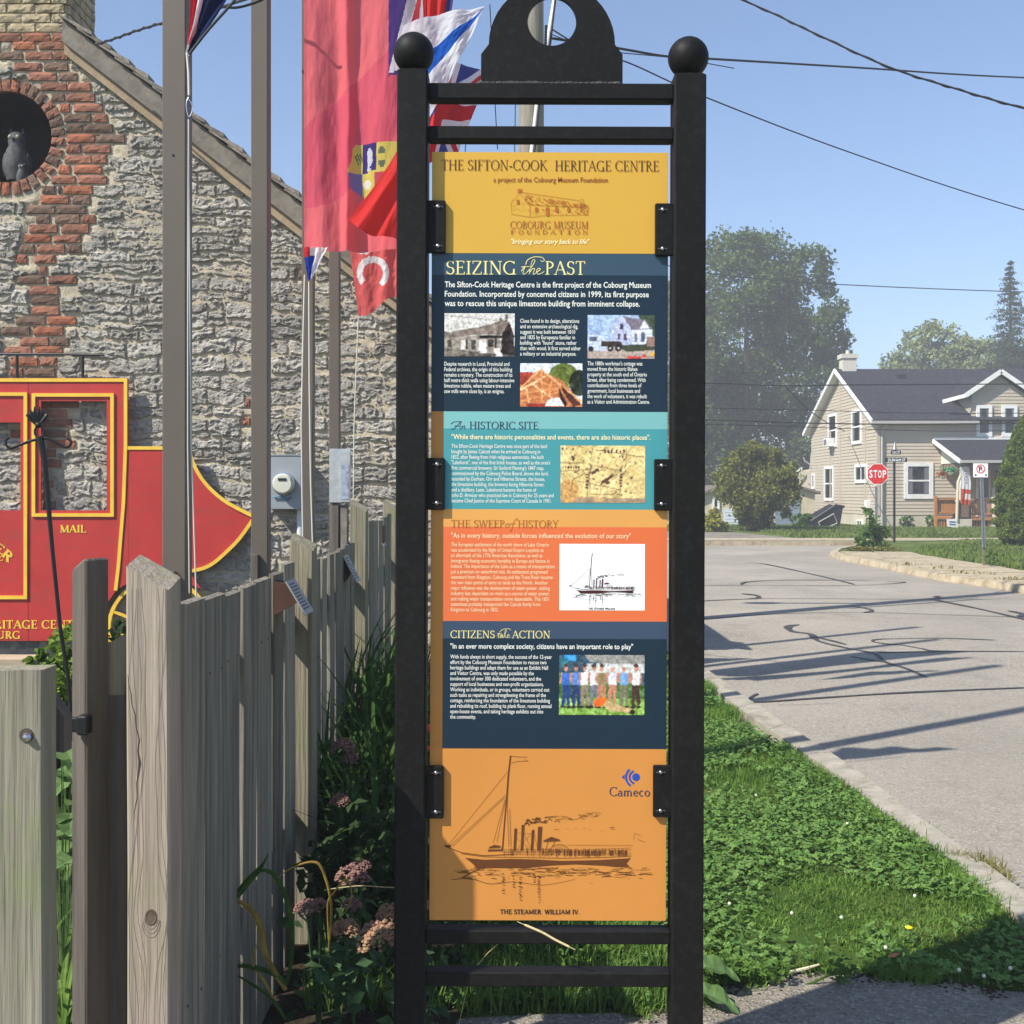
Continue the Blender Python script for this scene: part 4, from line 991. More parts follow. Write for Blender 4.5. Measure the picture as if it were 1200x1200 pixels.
for a, b in (((0, .58), (.33, .14)), ((.33, .14), (.98, .88)), ((0, .62), (.4, .3)), ((.34, .2), (.36, .98)), ((0, .7), (.7, .55)), ((.1, .55), (.15, 1)), ((.2, .48), (.6, .9)), ((0, .88), (.75, .62)), ((.5, .36), (.48, .8)), ((.25, .35), (.7, .7))): p.line([a, b], .018, random.choice(((238, 184, 126), (222, 150, 92), (250, 214, 160))))
p.poly([(.44, .84), (.62, .78), (.72, .98), (.4, .98)], (226, 228, 234)).poly([(.66, .5), (.98, .95), (.86, 1), (.7, .7)], (84, 46, 36)).rect(.12, .92, .4, 1, (150, 50, 40)).poly([(.62, .55), (.76, .95), (.72, 1), (.64, .8)], (50, 30, 26)).noise(.25, 26, 14)
p.build('printed_photo', 610.2, 425.8, 683, 476.6, PY, PD, panel)
p = Pic(124, 84, (226, 200, 134)); p.noise(.22, 6, 20).poly([(0, .9), (1, .92), (1, 1), (0, 1)], (168, 142, 112)).ell(.1, .8, .12, .2, (214, 164, 96)).noise(.12, 20, 22)
for a in (((.38, .0), (.3, .98)), ((.36, .34), (.72, .44)), ((.72, .44), (.7, .85)), ((.14, .6), (.28, .5), (.5, .42)), ((.12, .9), (.14, .62)), ((.36, .34), (.34, .85)), ((.78, .05), (.76, .5)), ((.42, .08), (.98, .2)), ((.2, .62), (.72, .78)), ((.0, .45), (.3, .42)), ((.0, .3), (.3, .3)), ((.34, .85), (.72, .85))): p.line(a, .006, (120, 90, 62))
for k in range(90): x, y = random.random(), random.random() * .9; p.rect(x, y, x + random.uniform(.008, .022), y + random.uniform(.015, .04), random.choice(((70, 54, 50), (130, 104, 74))))
for x, y in ((.48, .62), (.52, .58), (.56, .55), (.53, .64), (.37, .46), (.40, .42)): p.poly([(x, y), (x + .045, y - .03), (x + .055, y + .02), (x + .01, y + .05)], (84, 60, 50))
for x in range(6): p.rect(.51 + x * .045, .07, .53 + x * .045, .13, (50, 40, 44)); p.rect(.3, .5 + x * .045, .33, .525 + x * .045, (60, 44, 40)); p.rect(.7, .44 + x * .05, .73, .47 + x * .05, (60, 44, 40)); p.rect(.06 + x * .03, .36, .075 + x * .03, .41, (60, 44, 40))
p.ell(.45, .93, .05, .06, (224, 176, 120)).line([(.45, .93), (.7, .5), (.9, .2)], .01, (244, 228, 180))
p.build('printed_photo', 657.8, 522, 757, 589, PY, PD, panel)
p = Pic(140, 98, (80, 116, 56)); p.rect(0, .72, 1, 1, (134, 172, 78)).noise(.5, 30, 30); p.poly([(0, 0), (1, 0), (1, .5), (.4, .3), (0, .3)], (60, 84, 100)).poly([(.3, .0), (1, 0), (1, .26), (.34, .1)], (150, 148, 142)).rect(.3, .14, 1, .3, (204, 206, 200)).rect(.06, 0, .2, .1, (60, 150, 216)).rect(.02, .06, .1, .2, (52, 120, 130)).noise(.2, 30, 31)
SH = [(.08, (60, 110, 196), (40, 66, 130)), (.2, (96, 138, 210), (44, 60, 110)), (.3, (236, 232, 228), (140, 128, 104)), (.41, (226, 228, 232), (120, 124, 132)), (.5, (150, 130, 90), (190, 130, 100)), (.625, (220, 222, 236), (196, 130, 104)), (.76, (120, 170, 220), (120, 116, 92)), (.9, (234, 234, 232), (74, 50, 46))]
for x, c, l in SH:
    p.poly([(x - .05, .3), (x + .05, .3), (x + .045, .52), (x - .045, .52)], c).poly([(x - .065, .3), (x - .04, .3), (x - .05, .48), (x - .075, .46)], (196, 140, 116)).poly([(x + .04, .3), (x + .065, .3), (x + .075, .46), (x + .05, .48)], (196, 140, 116))
    p.poly([(x - .045, .5), (x + .045, .5), (x + .05, .84), (x + .015, .84), (x, .6), (x - .015, .86), (x - .05, .86)], l).ell(x, .22, .024, .055, (200, 142, 116)).ell(x, .175, .026, .03, random.choice(((60, 44, 40), (220, 220, 220), (70, 60, 60)))).ell(x - .035, .87, .03, .02, (40, 36, 34)).ell(x + .035, .87, .03, .02, (40, 36, 34))
p.poly([(.4, .78), (.46, .68), (.55, .72), (.56, .82), (.42, .88)], (230, 106, 40)).poly([(.55, .76), (.75, .86), (.87, .9), (.86, .97), (.6, .93), (.52, .86)], (200, 170, 120)).ell(.86, .95, .03, .04, (40, 34, 30)).ell(.46, .7, .02, .03, (210, 150, 110)).noise(.14, 50, 33)
p.build('printed_photo', 657, 767.3, 757, 837.5, PY, PD, panel)

# brackets
for (x0, x1, ys, sd) in ((499.5, 522, ((235, 296.5), (537, 598), (898.5, 960)), 1), (768, 791, ((237.5, 299), (537.5, 598), (897, 957.5)), -1)):
    for (a, b) in ys:
        BYf = PY - .013; m = MB(); X0, X1 = fx(x0, BYf), fx(x1, BYf)
        m.bbox(X0, X1, BYf, BYf + .0125, fz(b, BYf), fz(a, BYf), .002); br = m.build('bracket', m_black, sg)
        xc = (x0 + x1) / 2 + (2.5 if sd == 1 else -3)
        for yy in (a + 7.5, b - 8):
            c = at2(xc, yy, BYf, BYf); m = MB(); m.lathe([(.0048, .0005), (.0046, -.002), (.003, -.0036), (.001, -.004)], c, 12, 'y'); m.build('screw', m_steel, br, smooth=True)
            m = MB(); m.box(min(c[0], c[0] + sd * .02), max(c[0], c[0] + sd * .02) - 0, BYf - .0006, BYf + .001, c[2] - .0008, c[2] + .0008) if False else m.box(c[0] - .011, c[0] + .011, BYf - .0008, BYf + .001, c[2] - .0009, c[2] + .0009)
            m.build('slot_edge', M('worn_edge', rgb(90, 90, 92), rough=.5), br)
sg.rotation_euler = (0, R(.2), 0); sg.location.x -= .0075
# ================================================================== STAGECOACH BOARD ON THE WALL
SB = WY - .14
sc = root('stagecoach_board', (at(20, 0, SB)[0], SB, 0), 'red wooden stagecoach cutout with yellow trim and MAIL lettering on the wall', 'painted board')
def pxp(b, pts, Y0, Y1): b.prism([(at(x, y, SB)[0], at(x, y, SB)[2]) for x, y in pts], Y0, Y1, 'y'); return b
def rp(b, x0, x1, y0, y1, Y0, Y1): return pxp(b, [(x0, y1), (x1, y1), (x1, y0), (x0, y0)], Y0, Y1)
def board_piece(name, rects, polys=()):
    b = MB()
    for r in rects: rp(b, *r, SB, SB + .018)
    for q in polys: pxp(b, q[::-1], SB, SB + .018)
    return b.build(name, m_red, sc)
board_piece('door_panel', [(-120, 32.7, 443, 495), (24, 32.7, 495, 598), (-120, -60, 495, 598), (-120, 32.7, 598, 751)])
board_piece('side_panel', [(33.3, 150, 443, 470), (33.3, 48, 470, 598), (125, 150, 470, 598)], [[(33.3, 598), (150, 598), (150, 683), (136, 692), (122, 712), (113, 735), (112, 751), (33.3, 751)]])
arc = [(120 + 0, 0)]
board_piece('boot_panel', [], [[(150.3, 523), (222, 523), (226, 541), (236, 560), (250, 576), (268, 588), (295, 602), (295, 611), (280, 632), (262, 650), (250, 660), (238, 666), (222, 670), (236, 690), (225, 686), (212, 678), (190, 673), (170, 676), (150.3, 683)]])
def trim(pts, w, closed=False, nm='trim', lift=.008):
    if closed: pts = pts + [pts[0]]
    b = MB()
    for (x0, y0), (x1, y1) in zip(pts, pts[1:]):
        L = math.hypot(x1 - x0, y1 - y0); nx_, ny_ = -(y1 - y0) / L * w / 2, (x1 - x0) / L * w / 2; ex, ey = (x1 - x0) / L * w * .48, (y1 - y0) / L * w * .48
        lift += .0003
        pxp(b, [(x0 - ex + nx_, y0 - ey + ny_), (x1 + ex + nx_, y1 + ey + ny_), (x1 + ex - nx_, y1 + ey - ny_), (x0 - ex - nx_, y0 - ey - ny_)], SB - lift, SB - .0004)
    return b.build(nm, m_yel, sc)
trim([(-120, 445.5), (147.5, 445.5), (147.5, 523), (145, 590), (139, 665), (136, 690)], 4, lift=.010)
trim([(149, 525), (221, 525)], 4); trim(smooth([(221.5, 523), (226, 541), (236, 560), (250, 576), (268, 590), (295, 604)], 3), 4)
trim(smooth([(295, 611), (280, 632), (262, 650), (250, 660), (238, 666), (222, 669.5)], 3), 4)
trim([(40, 463), (132, 463), (132, 603.5), (40, 603.5)], 4, True, 'window_frame', .016)
trim([(-120, 462), (30.5, 462), (30.5, 700), (-120, 700)], 4, False, 'door_frame', .016)
# rack on the roof
b = MB(); b.tube([at(-120, 415, SB), at(60, 415, SB), at(122, 416, SB)], .011, 8)
for x in (97, 20, -60): b.tube([at(x, 416, SB), at(x, 442, SB)], .014, 8)
b.build('roof_rack', m_iron, sc)
# wheel
wc = at(186, 738, SB); wr = 62 / F * SB
wh = MB(); n_ = 48
def ringp(b, r0, r1, y0, y1, c, seg=48):
    for k in range(seg):
        a, a2 = 2 * math.pi * k / seg, 2 * math.pi * (k + 1) / seg
        P = [(c[0] + r * math.cos(t), c[2] + r * math.sin(t)) for r, t in ((r0, a), (r1, a), (r1, a2), (r0, a2))]
        b.prism(P[::-1], y0, y1, 'y')
ringp(wh, wr * .93, wr, SB + .02, SB + .05, wc); wheel = wh.build('wheel', m_yel, sc)
for k in range(12):
    a = 2 * math.pi * (k + .3) / 12; b = MB(); u = Vector((math.cos(a), 0, math.sin(a))); v = Vector((-math.sin(a), 0, math.cos(a))) * .012
    c = Vector((wc[0], SB + .035, wc[2])); p0, p1 = c + u * wr * .14, c + u * wr * .935
    b.prism([((p0 + v).x, (p0 + v).z), ((p1 + v).x, (p1 + v).z), ((p1 - v).x, (p1 - v).z), ((p0 - v).x, (p0 - v).z)], SB + .022, SB + .042, 'y'); b.build('spoke', m_yel, wheel)
MB().lathe([(wr * .15, .015), (wr * .15, .06), (.02, .07)], (wc[0], SB - .02, wc[2]), 20, 'y').build('hub', m_yel, wheel)
def lett(fn, par=sc, Y=None, mat=None):
    i = Ink(Y or SB, .004); fn(i); return i.build('lettering', mat or m_yel, par)
lett(lambda i: serif(i, 'MAIL', 70.5, 101, 624, 8.6, .22, .1))
lett(lambda i: serif(i, 'HERITAGE CENTRE', -25, 103, 736.5, 9.6, .2, .09, .07))
lett(lambda i: serif(i, 'COBOURG', -41, 24, 748.3, 8.6, .2, .09, .07))
def arcf(X, Y):
    a = (X + 44) / 72.0; r = 72 - (645 - Y) * -1
    r = 70 + (642 - Y); return (-44 + math.sin(a) * r, 642 + 62 - math.cos(a) * r + 0)
lett(lambda i: serif(i, 'TER', -18, 19, 642, 10.5, .22, .1, .06, arcf))
lett(lambda i: serif(i, 'E', -5, 3.8, 657, 8.4, .22, .1))
b = MB(); b.box(at(-120, 0, 9.3)[0], at(40, 0, 9.3)[0], 9.2, 9.5, .1, .12 + .06)
b.v = [(x, y, z + (at(0, 771, 9.3)[2] - .18 if z > .1 else at(0, 779, 9.3)[2] - .1)) for x, y, z in b.v]
pk = root('garden_bench', (at(10, 0, 9.3)[0], 9.35, .06), 'pale bare plank ledge below the red stagecoach board', 'bench')
b.build('seat', M('pale_plank', rgb(190, 172, 146), rgb(160, 144, 120), scale=9, stretch=(.2, 1, 1), rough=.9, spec=.2), pk)
for x in (-60, 25):
    b = MB(); b.box(at(x, 0, 9.3)[0], at(x + 9, 0, 9.3)[0], 9.22, 9.48, .06, at(0, 779, 9.3)[2] - .001); b.build('leg', m_oldwood, pk)

# ================================================================== METER BOX
MY = WY - .19; m_grey = M('grey_enamel', rgb(150, 156, 160), rgb(138, 144, 148), scale=4, rough=.5, spec=.4)
mt = root('meter_box', (at(335, 0, MY)[0], WY - .1, at(0, 600, MY)[2]), 'grey electricity meter box with round glass dial on the stone wall', 'electric meter')
x0, x1, z0, z1 = at(313, 0, MY)[0], at(353, 0, MY)[0], at(0, 597, MY)[2], at(0, 534, MY)[2]
MB().bbox(x0, x1, MY, WY - .02, z0, z1, .006).build('enclosure', m_grey, mt)
c = at(333, 567, MY); c = (c[0], MY, c[2]); r = 12 / F * MY
MB().lathe([(r * 1.12, .0), (r * 1.12, -.03), (r, -.032)], c, 28, 'y').build('meter_ring', m_steel, mt)
MB().lathe([(r, -.03), (r * .98, -.07), (r * .85, -.085), (.001, -.087)], c, 28, 'y').build('dial', M('dial_face', rgb(200, 200, 184), rough=.25, spec=.5), mt, smooth=True)
b = MB(); b.box(c[0] - r * .4, c[0] + r * .4, c[1] - .092, c[1] - .088, c[2] + r * .3, c[2] + r * .55); b.build('display', m_wire, mt)
b = MB(); b.tube([(c[0] - .09, MY - .012, c[2] - r - .03), (c[0] - .02, MY - .02, c[2] - r - .015), (c[0] + .02, MY - .02, c[2] - r - .05), (c[0] + .06, MY - .012, c[2] - r - .02)], .008, 6); b.build('seal_tag', M('blue_tag', rgb(70, 130, 160), rough=.6), mt)
b = MB(); xx = at(349, 0, MY)[0]; b.tube([(xx, WY - .07, z0), (xx, WY - .07, 0)], .032, 12); b.build('conduit', M('pvc_white', rgb(200, 204, 206), rough=.5), mt, smooth=True)
MB().box(x0 - .01, x1 + .01, MY - .006, WY - .03, z1 + .0005, z1 + .012).build('lid', m_grey, mt)

# ================================================================== FLAGPOLES
def flagpole(x0, x1, Y, top, label, ropes=(), holes=()):
    w_ = (x1 - x0) / F * Y; X0 = (x0 - 600) / F * Y
    r = root('flagpole', (X0 + w_ / 2, Y + w_ / 2, .06), label, 'flagpole', 'flagpoles beside the stone building')
    MB().bbox(X0, X0 + w_, Y, Y + w_, .03, top, .004).build('pole', m_pole, r)
    MB().bbox(X0 - .03, X0 + w_ + .03, Y - .03, Y + w_ + .03, .03, .055, .004).build('base_plate', m_pole, r)
    MB().ball((X0 + w_ / 2, Y + w_ / 2, top + .05), .055, 14).build('finial', m_pole, r, smooth=True)
    for pts, rad in ropes: MB().tube([at(*p) for p in pts], rad, 6).build('halyard', m_rope, r)
    return r, X0, w_
Y1 = 4.7
fp1, X1_, w1 = flagpole(190, 217.5, Y1, 6.8, 'nearest and widest brown square flagpole, left edge of the red stagecoach tail',
    [([(219, 62, Y1 - .02), (221, 85, Y1 - .02), (221.5, 112, Y1 - .02)], .006), ([(221, 140, Y1 - .02), (222, 300, Y1 - .02), (224, 520, Y1 - .02), (230, 700, Y1 - .02)], .0038), ([(221, 140, Y1 - .03), (220.2, 300, Y1 - .03), (220, 520, Y1 - .03), (222, 695, Y1 - .03)], .003)])
b = MB(); b.tube(smooth([at(x, y, Y1 - .02) for x, y in ((221, 114), (218.5, 120), (219, 130), (221.5, 137), (224.5, 132), (225.5, 124), (222.5, 118), (220, 116))], 4), .0022, 6); b.build('snap_clip', m_steel, fp1, smooth=True)
b = MB(); b.bbox(at(194, 0, Y1)[0], at(207, 0, Y1)[0], Y1 - .035, Y1 - .001, at(0, 690, Y1)[2], at(0, 669, Y1)[2], .003); b.build('cleat_block', m_fencered, fp1)
b = MB(); b.lathe([(.006, -.001), (.004, -.002)], (at(203, 182, Y1)[0], Y1, at(203, 182, Y1)[2]), 10, 'y'); b.build('bolt_hole', m_wire, fp1)
fp2, X2_, w2 = flagpole(294, 313.5, 6.3, 7.0, 'second brown square flagpole from the left, standing just left of the meter box')
b = MB(); b.bbox(at(293.5, 0, 6.26)[0], at(302, 0, 6.26)[0], 6.26, 6.3 - .001, at(0, 690, 6.26)[2], at(0, 650, 6.26)[2], .003); b.build('cleat_block', m_fencered, fp2)
fp3, X3_, w3 = flagpole(353.5, 367, 8.0, 7.2, 'brown square flagpole right of the meter box carrying the large red flag',
    [([(357, 322, 7.95), (355, 400, 7.95), (353, 500, 7.95), (355, 640, 7.95)], .006), ([(362, 330, 7.93), (362.5, 450, 7.93), (364, 560, 7.93), (366.5, 640, 7.93)], .006)])
fp4, X4_, w4 = flagpole(385.5, 397.5, 9.0, 7.4, 'farthest and thinnest brown square flagpole, just behind the clear literature case',
    [([(420, 372, 8.9), (417, 440, 8.9), (415, 500, 8.9), (414, 590, 8.9)], .005)])

# ================================================================== FLAGS
def flag(name, label, quad, Y, colf, nx=60, ny=60, amp=.05, fold=None, seed=0, bulge=.0, edge=None):
    u = np.linspace(0, 1, nx + 1); v = np.linspace(0, 1, ny + 1); U, Vv = np.meshgrid(u, v)
    (tlx, tly), (trx, try_), (brx, bry), (blx, bly) = quad
    X = (tlx * (1 - U) + trx * U) * (1 - Vv) + (blx * (1 - U) + brx * U) * Vv
    Yp = (tly * (1 - U) + try_ * U) * (1 - Vv) + (bly * (1 - U) + bry * U) * Vv
    if edge: X, Yp = edge(X, Yp, U, Vv)
    fo = fold or (lambda a, b: np.sin(a * 16 + 2.5 * vn(a * 2, b * 3, seed)) * .5 + (fbm(a * 5, b * 3, seed + 1, 3) - .5) * 1.2)
    d = Y + amp * fo(U, Vv) * np.clip(U * 6, .15, 1) + .012 * (fbm(U * 22, Vv * 20, seed + 4, 3) - .5)
    P = np.stack([(X - 600) / F * Y, d, EYE - (Yp - HZ) / F * Y], -1)
    i = np.arange((nx + 1) * (ny + 1)).reshape(ny + 1, nx + 1)
    Q = np.stack([i[1:, :-1], i[1:, 1:], i[:-1, 1:], i[:-1, :-1]], -1).reshape(-1, 4)
    cx = (X[:-1, :-1] + X[1:, 1:]) / 2; cy = (Yp[:-1, :-1] + Yp[1:, 1:]) / 2; cu = (U[:-1, :-1] + U[1:, 1:]) / 2; cv = (Vv[:-1, :-1] + Vv[1:, 1:]) / 2
    c = colf(cx, cy, cu, cv).reshape(-1, 3) / 255.; c = np.where(c <= .04045, c / 12.92, ((c + .055) / 1.055) ** 2.4)
    loc = at(quad[0][0], quad[0][1], Y)
    o = np_mesh(name, P.reshape(-1, 3), Q, m_flag, None, loc=loc, smooth=True, cols=c)
    return props(o, label, 'flag', 'flags by the stone building')
def inpoly(x, y, pts):
    ins = np.zeros_like(x, bool); n = len(pts)
    for i in range(n):
        (x1, y1), (x2, y2) = pts[i], pts[(i + 1) % n]
        if y1 == y2: continue
        ins ^= ((y1 > y) != (y2 > y)) & (x < (x2 - x1) * (y - y1) / (y2 - y1) + x1)
    return ins
RED = (206, 44, 50)
def base(x, c): a = np.zeros(x.shape + (3,)); a[:] = c; return a
def colA(x, y, u, v):
    a = base(x, (240, 116, 122)); a[((x - 357) * .9 + y > 150) & ((x - 357) * .55 + y < 215 + 40 * np.sin(x * .02))] = (230, 98, 116)  # pale red and darker diagonal band: light through layered cloth put into colour
    jk = inpoly(x, y, [(455, -400), (700, -400), (700, 20), (505, 75), (456, 92)])
    a[jk] = (84, 60, 130)
    a[jk & inpoly(x, y, [(456, 88), (482, -20), (512, -60), (516, 70)])] = (236, 226, 230)
    a[jk & inpoly(x, y, [(478, 42), (490, -10), (494, -10), (486, 60)])] = (206, 60, 72)
    sh = inpoly(x, y, [(414, 171), (425, 169), (462, 168), (490, 170), (490, 205), (476, 224), (455, 233), (428, 232), (411, 222), (408, 200), (412, 190)])
    a[sh] = (226, 208, 104)
    a[sh & inpoly(x, y, [(425, 169), (442, 169), (441, 201), (424, 202)])] = (72, 56, 128)
    a[sh & inpoly(x, y, [(430, 178), (433, 173), (437, 179), (437, 190), (433, 197), (436, 200), (430, 200), (431, 194)])] = (214, 216, 222)
    a[sh & inpoly(x, y, [(408, 203), (424, 203), (424, 232), (408, 232)])] = (130, 124, 186)
    a[sh & inpoly(x, y, [(439, 203), (470, 203), (470, 240), (439, 240)])] = (206, 84, 92)
    a[sh & (np.hypot(x - 430, y - 216) < 5)] = (244, 240, 220)
    a[sh & (np.hypot((x - 420) * 1.5, y - 186) < 7) & (((x * 1.3 + y).astype(int) % 4) < 2)] = (110, 130, 80)
    a[sh & (np.hypot((x - 448) * 1.2, (y - 179)) < 5) & (((y).astype(int) % 3) < 2)] = (110, 120, 96)
    a[sh & (np.hypot((x - 448) * 1.2, (y - 192)) < 5) & (((y).astype(int) % 3) < 2)] = (110, 120, 96)
    return a
def foldA(a, b): return np.sin(a * 9 - b * 3.2 + 1.5 * vn(a * 2, b * 2, 4)) * .6 + np.exp(-((a - .28 - b * .1) / .05) ** 2) * -1.0 + (fbm(a * 4, b * 3, 9, 3) - .5) * 1.2
flag('red_ensign_flag', 'large pale red ensign with quartered shield hanging left of the sign post', [(356, -150), (528, -150), (492, 292), (356.5, 297)], 7.82, colA, 230, 170, .07, foldA, 1)
def colB(x, y, u, v):
    a = base(x, (214, 58, 56)); 
    jk = inpoly(x, y, [(498, 92), (520, 20), (532, -60), (640, -60), (560, 30), (520, 130), (500, 140)])
    a[jk] = (70, 64, 130)
    a[jk & inpoly(x, y, [(512, 62), (540, 10), (542, 22), (516, 78)])] = (236, 232, 234)
    a[jk & inpoly(x, y, [(508, 85), (536, 30), (536, 37), (510, 95)])] = (236, 232, 234)
    a[jk & inpoly(x, y, [(510, 76), (540, 20), (539, 28), (512, 86)])] = (200, 60, 66)
    return a
flag('red_ensign_flag', 'deeper red ensign folded to a point in front of the pale one', [(500, -120), (550, -120), (486, 296), (408, 257)], 7.6, colB, 70, 130, .06, None, 5,
     edge=lambda X, Y, U, V: (X + 46 * np.sin(V ** 1.5 * math.pi) * (1 - U), Y + 6 * np.sin(U * 6) * V))
def colC(x, y, u, v):
    a = base(x, (232, 232, 238)); a[(v > .36) & (v < .60)] = (30, 96, 196); return a
flag('blue_white_flag', 'white flag with a blue band, its tip stretched right beside the arched crest', [(470, 30), (568, 8), (566, 14), (486, 175)], 7.3, colC, 60, 60, .03, None, 8,
     edge=lambda X, Y, U, V: (X - 26 * np.sin(V * math.pi) * U * (1 - U) * 0, Y - 10 * np.sin(U * math.pi) * (1 - V) * .4))
def colU(x, y, u, v):
    a = base(x, (66, 78, 150)); 
    def bandp(c, wd, k, col): a[np.abs((u - .5) * k - (v - .5)) < wd] = col
    bandp(0, .12, 1, (238, 238, 240)); bandp(0, .12, -1, (238, 238, 240)); bandp(0, .04, 1, (204, 60, 66)); bandp(0, .04, -1, (204, 60, 66))
    a[np.abs(u - .5) < .13] = (240, 240, 242); a[np.abs(v - .5) < .16] = (240, 240, 242); a[np.abs(u - .5) < .07] = (206, 54, 60); a[np.abs(v - .5) < .09] = (206, 54, 60); return a
flag('union_flag', 'union flag hanging pale behind the upper rails of the sign', [(480, 60), (575, 84), (536, 182), (470, 200)], 8.2, colU, 60, 60, .05, None, 12)
def colH(x, y, u, v):
    a = base(x, (230, 108, 106))
    r = np.hypot((x - 437) * 1.05, y - 320); an = np.degrees(np.arctan2(y - 320, x - 437))
    a[(r < 20) & (r > 12.5) & ~((an > 55) & (an < 135))] = (246, 244, 244)
    r = np.hypot((x - 426) * 1.05, y - 281); a[(r < 17) & (r > 10.5)] = (246, 244, 244)
    return a
flag('lettered_flag', 'red flag with a large white letter C turned sideways, below the ensigns', [(404, 250), (476, 252), (474, 345), (420, 370)], 8.6, colH, 70, 90, .03, None, 14,
     edge=lambda X, Y, U, V: (X, Y + 4 * np.sin(U * 7) * V))
def colD(x, y, u, v):
    a = base(x, (34, 48, 92)); x2 = x - (y - 60) * .0
    a[u < .32] = (232, 230, 232); a[(u < .2) & (v > .55) & (v < .96)] = (204, 50, 56); return a
flag('navy_flag', 'navy, white and red flag gathered to a point at the top of the nearest flagpole', [(176, -170), (390, -170), (224, 60), (218, 65)], 4.6, colD, 50, 90, .05, None, 17,
     edge=lambda X, Y, U, V: (X + 22 * (1 - U) * np.sin(V * math.pi), Y))
b = MB(); b.tube(smooth([at(x, y, 4.55) for x, y in ((340, -80), (300, -30), (270, 6), (245, 34), (222, 63))], 4), .006, 6); props(b.build('flag_cord', m_rope2, loc=at(222, 63, 4.55)), 'dark cord running along the edge of the navy flag', 'cord')
b = MB(); b.tube(smooth([at(x, y, 6) for x, y in ((340, -22), (310, -2), (290, 6), (275, 9), (262, 8))], 4), .007, 6); props(b.build('service_cable', m_wire, loc=at(262, 8, 6)), 'short curved black cable between the two nearest flagpoles at the top', 'cable')
def colE(x, y, u, v):
    a = base(x, (236, 236, 240)); a[(u < .55) & (v > .25)] = (36, 66, 170); a[(u < .3) & (v < .3)] = (200, 50, 54); return a
flag('small_flag', 'small white, blue and red flag tip hanging under the large pale ensign', [(355, 290), (384, 290), (366, 326), (361, 329)], 7.72, colE, 24, 24, .02, None, 20)

# ================================================================== LITERATURE CASE ON A POST
LC = 7.6
lc = root('leaflet_post', (at(392, 0, LC)[0], LC, .06), 'wooden post with a clear plastic leaflet case in front of the thin flagpole', 'leaflet case')
MB().bbox(at(387.5, 0, LC)[0], at(397, 0, LC)[0], LC, LC + .06, .03, at(0, 533, LC)[2]).build('post', m_fencered, lc)
MB().bbox(at(398, 0, LC)[0], at(407, 0, LC)[0], LC + .01, LC + .07, .03, at(0, 592, LC)[2]).build('brace', m_oldwood, lc)
m_case = M('clear_plastic', rgb(150, 156, 160), rgb(180, 184, 186), scale=12, rough=.2, spec=.6)
MB().bbox(at(385, 0, LC - .05)[0], at(410, 0, LC - .05)[0], LC - .012, LC - .002, at(0, 589, LC)[2], at(0, 526, LC)[2], .002).build('back_plate', m_case, lc)
MB().box(at(398.5, 0, LC - .05)[0], at(410, 0, LC - .05)[0], LC - .05, LC - .013, at(0, 588, LC)[2], at(0, 530, LC)[2]).build('leaflet_case', m_case, lc)
MB().box(at(400, 0, LC - .06)[0], at(408.5, 0, LC - .06)[0], LC - .053, LC - .051, at(0, 585, LC)[2], at(0, 545, LC)[2]).build('leaflet', M('leaflet_paper', rgb(170, 180, 192), rgb(110, 124, 140), scale=30, rough=.6), lc)
b = MB(); b.lathe([(.0, 0), (.04, .0), (.055, .05), (.04, .1), (.01, .12)], (at(404, 0, 6.6)[0], 6.6, at(0, 640, 6.6)[2]), 12)

# ================================================================== FENCE
fe = root('board_fence', (-.8, 5, .06), 'weathered grey vertical board wooden fence with thick sloped posts running back to the building', 'fence')
def rect_b(nm, x0, x1, y0, y1, zb, zt, mat, ztR=None, tb=.0):
    """upright with a top sloping from left (zt) to right (ztR), tb extra height at the back"""
    ztR = zt if ztR is None else ztR; c = .004; m = MB(); n = 0
    P = [(x0 + c, y0), (x1 - c, y0), (x1, y0 + c), (x1, y1 - c), (x1 - c, y1), (x0 + c, y1), (x0, y1 - c), (x0, y0 + c)]
    def top(x, y): return zt + (ztR - zt) * (x - x0) / (x1 - x0) + tb * (y - y0) / (y1 - y0)
    # subdivide in z with slight warp
    K = 5
    for k in range(K + 1):
        for i, (x, y) in enumerate(P):
            zz = zb + (top(x, y) - zb) * k / K
            j = math.sin(zz * 5 + x0 * 40 + y0 * 13) * .0015
            m.v.append((x + j, y, zz))
    for k in range(K):
        for i in range(8): m.f.append((k * 8 + i, k * 8 + (i + 1) % 8, k * 8 + 8 + (i + 1) % 8, k * 8 + 8 + i))
    m.f.append(tuple(K * 8 + i for i in range(8)))
    return m.build(nm, mat, fe)
def fX(x, Y): return (x - 600) / F * Y
def fZ(y, Y): return EYE - (y - HZ) / F * Y
PW = .086
m_post = M('lit_post_wood', rgb(176, 162, 146), rgb(140, 128, 116), scale=16, stretch=(2.2, 2.2, .12), rough=.9, bump=.45, bscale=60, bstretch=(1.6, 1.6, .06), spec=.2, c3=rgb(140, 140, 100), scale3=4, amt3=.35)
p1 = rect_b('post', fX(148, 2.2), fX(198, 2.2), 2.2, 2.2 + PW, -.05, fZ(664, 2.2), m_post, fZ(692, 2.2), .02); p1['label'] = 'thick pale post with a knot and a long crack'
P2 = (3.76, 339, 366.5); P3 = (5.35, 409.5, 429); P4 = (6.9, 448.5, 464); P5 = (8.5, 472, 485)
rect_b('post', fX(P2[1], P2[0]), fX(P2[2], P2[0]), P2[0], P2[0] + .08, -.05, fZ(632, P2[0]), m_fencegreen, fZ(646, P2[0]), .02)
rect_b('post', fX(P3[1], P3[0]), fX(P3[2], P3[0]), P3[0], P3[0] + .08, -.05, fZ(590, P3[0]), m_fencegreen, fZ(600, P3[0]), .02)
